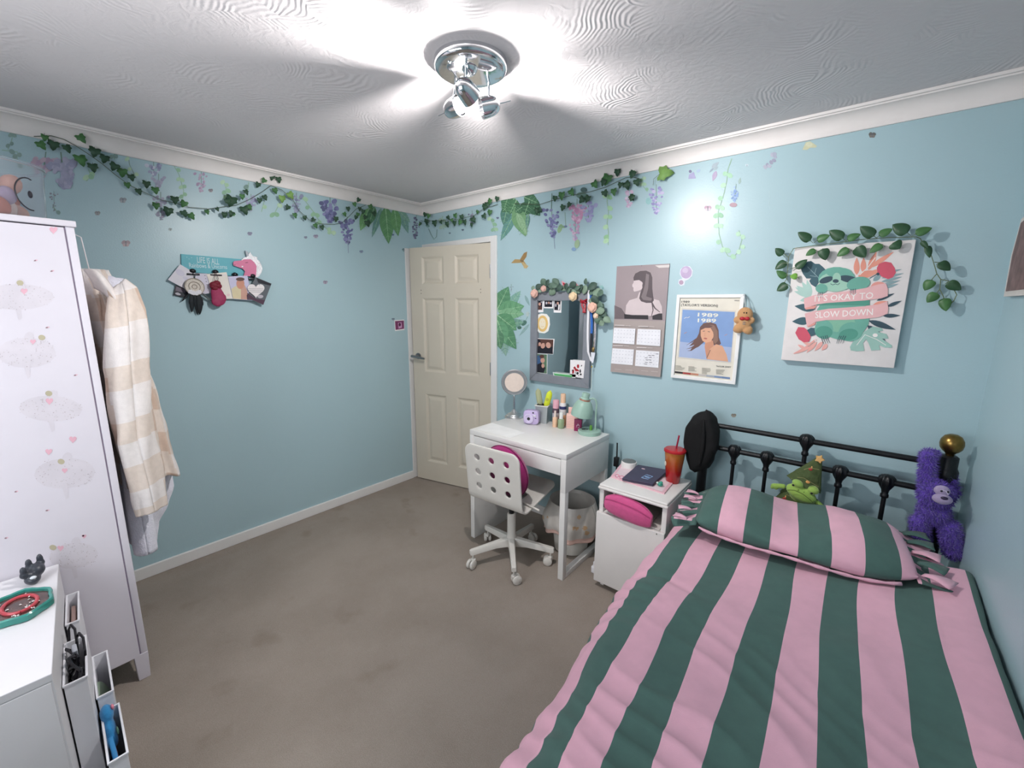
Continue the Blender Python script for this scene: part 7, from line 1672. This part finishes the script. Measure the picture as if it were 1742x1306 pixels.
# ================================================================== green frog in a tree costume
CF = (1290, 760, .09957); FY = -.188
def fp(x, y, dy=0.0): 
    p = hit(CF[0]+x*CF[2], CF[1]+y*CF[2], 1, FY); return p+Vector((0, -dy, 0))
kf = (fp(800, 700)-fp(700, 700)).length/100
FRG = M('frog_green', '#93b455', .9, var=.05, vs=30, bump=.35, bs=220, sheen=.3); OLV = M('tree_felt', '#4a5834', .92, var=.12, vs=30, bump=.3, bs=250); FBK = M('frog_bead', '#17181c', .2)
fr = thing('frog_toy', 'green frog soft toy in a felt Christmas tree costume behind the pillow', 'soft toy', fp(720, 1120))
Rf = Euler((0, radians(20), 0)).to_matrix()
mb = MB(); e = lambda x, y, rx, ry, rz, dy=0: mb.ell(fp(x, y, dy), (rx*kf, ry*kf, rz*kf), Rf)
e(740, 770, 285, 130, 150, .02); e(690, 590, 110, 100, 78, .03); e(955, 700, 100, 100, 88, .03); e(690, 860, 190, 120, 120, .0); e(850, 900, 150, 110, 100, 0)
blob('head', mb, FRG, .005, fr, 5)
for (x0_, y0_, x1_, y1_, r), ext in (((430, 660, 270, 650, 56), ((310, 690, 40), (240, 680, 34))), ((1020, 940, 1180, 1090, 52), ((1190, 1090, 30),))):
    mb = MB()
    for k in range(5): t = k/4; mb.ell(fp(x0_+(x1_-x0_)*t, y0_+(y1_-y0_)*t, .01), (r*kf, r*kf, r*kf*.95), n=14)
    for x, y, r in ext: mb.ell(fp(x, y, .012), (r*kf, r*kf, r*kf), n=12)
    blob('arm', mb, FRG, .0045, fr, 3)
mb = MB()
for x, y, rx, rz in ((470, 930, 70, 85), (520, 980, 80, 70), (560, 940, 50, 50), (650, 1030, 70, 60), (740, 1060, 120, 70), (840, 1060, 60, 50)): mb.ell(fp(x, y, .055), (rx*kf, 70*kf, rz*kf), Rf, n=16)
blob('feet', mb, FRG, .0045, fr, 3)
# costume skirt and hood
mb = MB(OLV)
def cone(p0, p1, r0, r1, n=40, wav=.06, fl=.75, seed=0):
    d = (p1-p0); L = d.length; d.normalize(); a = Vector((0, -1, 0)); a = (a-d*a.dot(d)).normalized(); b = d.cross(a); rings = []
    for i in range(9):
        k = i/8; r = r0+(r1-r0)*k; rings.append([p0+d*L*k+(a*cos(t)*fl+b*sin(t))*r*(1+wav*(1-k)*sin(7*t+seed)) for t in [2*pi*j/n for j in range(n)]])
    mb.loft(rings)
cone(fp(780, 640, -.005), fp(1045, 205, -.01), 310*kf, 48*kf, fl=.55)
cone(fp(840, 520, -.004), fp(1030, 240, -.01), 235*kf, 60*kf, fl=.55, seed=2)
mb.build('tree_hood', fr, ang=50)
mb = MB(OLV); cone(fp(640, 1080, -.01), fp(735, 820, -.01), 430*kf, 290*kf, fl=.40, wav=.04); mb.ell(fp(700, 930, -.01), (370*kf, 110*kf, 150*kf), Rf); mb.build('tree_skirt', fr, ang=50)
mb = MB(M('star_tan', '#d9ab6c', .8)); c = fp(1052, 195, .01)
st5 = [c+Rf @ Vector(((88 if i % 2 == 0 else 50)*kf*sin(2*pi*i/10), 0, (88 if i % 2 == 0 else 50)*kf*cos(2*pi*i/10)))+Vector((0, .008, 0)) for i in range(10)]
mb.prism(st5, (0, -.018, 0)); bev(mb.build('star', fr, smooth=False), .003)
mb = MB(FBK); 
for x, y in ((630, 575), (935, 710)): mb.ell(fp(x, y, .066), (22*kf, 16*kf, 21*kf), n=14)
mb.build('eyes', fr)
mb = MB(M('frog_line', '#4d5f2c', .9)); mb.tube([fp(x, y, .066-.00009*abs(x-740)*.35) for x, y in ((520, 668), (580, 660), (650, 665), (720, 690), (800, 730), (870, 790), (955, 868))], .0016, n=6); 
for x, y in ((720, 650), (810, 688)): mb.ell(fp(x, y, .068), (9*kf, 8*kf, 9*kf), n=8)
mb.build('mouth', fr)
mb = MB(M('ornament_red', '#a33a34', .5)); mb2 = MB(M('ornament_tan', '#dba15e', .6))
for x, y, dy in ((905, 350, .030), (480, 805, .062), (800, 985, .070)): mb.ell(fp(x, y, dy), (34*kf, 12*kf, 30*kf), n=12); mb2.ell(fp(x+20, y-35, dy), (12*kf, 10*kf, 24*kf), n=10)
mb2.ell(fp(868, 540, .050), (36*kf, 12*kf, 32*kf), n=14); mb2.ell(fp(790, 1010, .088), (34*kf, 10*kf, 24*kf), n=12)
mb.build('red_ornaments', fr); mb2.build('gold_ornaments', fr)
mb = MB(M('tinsel_thread', '#9c9160', .5, metal=.3)); 
for pth in ([(690, 460), (800, 470), (900, 530), (1050, 620)], [(500, 745), (620, 800), (720, 920), (800, 960)], [(800, 330), (900, 300), (1060, 330)]): mb.tube([fp(x, y, .052) for x, y in pth], .0008, n=5)
mb.build('tinsel', fr)

# ================================================================== purple furry soft toy clinging to the right post
CT = (1500, 720, .19149); TY = -.150
def tp_(x, y, dy=0.0): return hit(CT[0]+x*CT[2], CT[1]+y*CT[2], 1, TY) + Vector((0, -dy, 0))
kt = (tp_(500, 600)-tp_(400, 600)).length/100
PUR = M('purple_fur', '#5d41a8', .95, var=.12, vs=25, sheen=.5); PURL = M('purple_fur_tip', '#7659bf', .95, var=.12, vs=25, sheen=.5)
tb_ = thing('purple_soft_toy', 'furry purple soft toy clinging by its long arms to the brass topped bed post', 'soft toy', tp_(490, 1190))
mb = MB(); E_ = lambda x, y, rx, ry, rz, dy=0: mb.ell(tp_(x, y, dy), (rx*kt, ry*kt, rz*kt))
E_(470, 600, 165, 110, 175, .045); E_(450, 760, 150, 105, 150, .035)              # head and belly fuse to one furry mass
for k in range(8):                                                         # arm going up on the left
    t = k/7; E_(395+28*t*(1-t)*0+ (10*t), 520-265*t, 80-10*abs(t-.4), 70, 62, .035)
E_(430, 245, 75, 60, 42, .025); E_(470, 262, 45, 50, 30, .01)
for k in range(6):                                                         # arm behind on the right
    t = k/5; E_(640-20*t*t, 640-150*t, 52, 55, 60, -.015-.03*t)
for k in range(6):
    t = k/5; E_(330+10*t, 840+120*t, 92-8*t, 80, 70, .03)
E_(350, 985, 85, 78, 80, .03)
for k in range(6):
    t = k/5; E_(590+25*t, 880+170*t, 100, 80, 72, .035)
E_(630, 1110, 105, 84, 78, .035)
body = blob('body', mb, PUR, .0055, tb_, 3)
# fur: tufts rooted on the skin
rnd = random.Random(77); me = body.data; mb = MB(PUR); org = wloc(body); me.calc_loop_triangles()
tris = me.loop_triangles; areas = [t.area for t in tris]; import bisect
cum = []; s_ = 0
for ar in areas: s_ += ar; cum.append(s_)
mb.m(PURL); mb.m(PUR)
for k in range(9000):
    t = tris[bisect.bisect(cum, rnd.random()*s_) if True else 0] if True else None
    a, b, c = [me.vertices[i].co for i in t.vertices]; u, v = rnd.random(), rnd.random()
    if u+v > 1: u, v = 1-u, 1-v
    p = a+(b-a)*u+(c-a)*v+org; n = t.normal
    d = (n + Vector((rnd.uniform(-.7, .7), rnd.uniform(-.7, .7), rnd.uniform(-1.0, .3)))).normalized(); L = rnd.uniform(.008, .017)
    s = d.cross(Vector((rnd.random(), rnd.random(), rnd.random()))).normalized()*rnd.uniform(.0011, .002)
    mb.m(PUR if rnd.random() < .65 else PURL); mb.add([p-s-n*.001, p+s-n*.001, p+d*L], [(0, 1, 2)])
f_ = mb.build('fur', tb_, ang=180); f_['kind'] = 'stuff'
mb = MB(M('muzzle_lilac', '#a294b4', .9, bump=.3, bs=250, sheen=.3)); mb.ell(tp_(505, 585, .112), (88*kt, 45*kt, 62*kt)); mb.ell(tp_(505, 520, .104), (70*kt, 40*kt, 62*kt)); mb.build('muzzle', tb_)
mb = MB(M('toy_nose', '#2c2140', .35)); mb.ell(tp_(512, 549, .150), (32*kt, 18*kt, 19*kt), n=16); mb.build('nose', tb_)
mb = MB(M('toy_eye', '#191624', .15)); 
for x, y in ((492, 500), (545, 507)): mb.ell(tp_(x, y, .136), (11*kt, 9*kt, 12*kt), n=10)
mb.build('eyes', tb_)
mb = MB(M('brow_pale', '#c7bcd2', .9)); mb.tube([tp_(x, y, .137) for x, y in ((500, 490), (530, 500), (548, 530))], .0018, n=6); mb.build('brow', tb_)
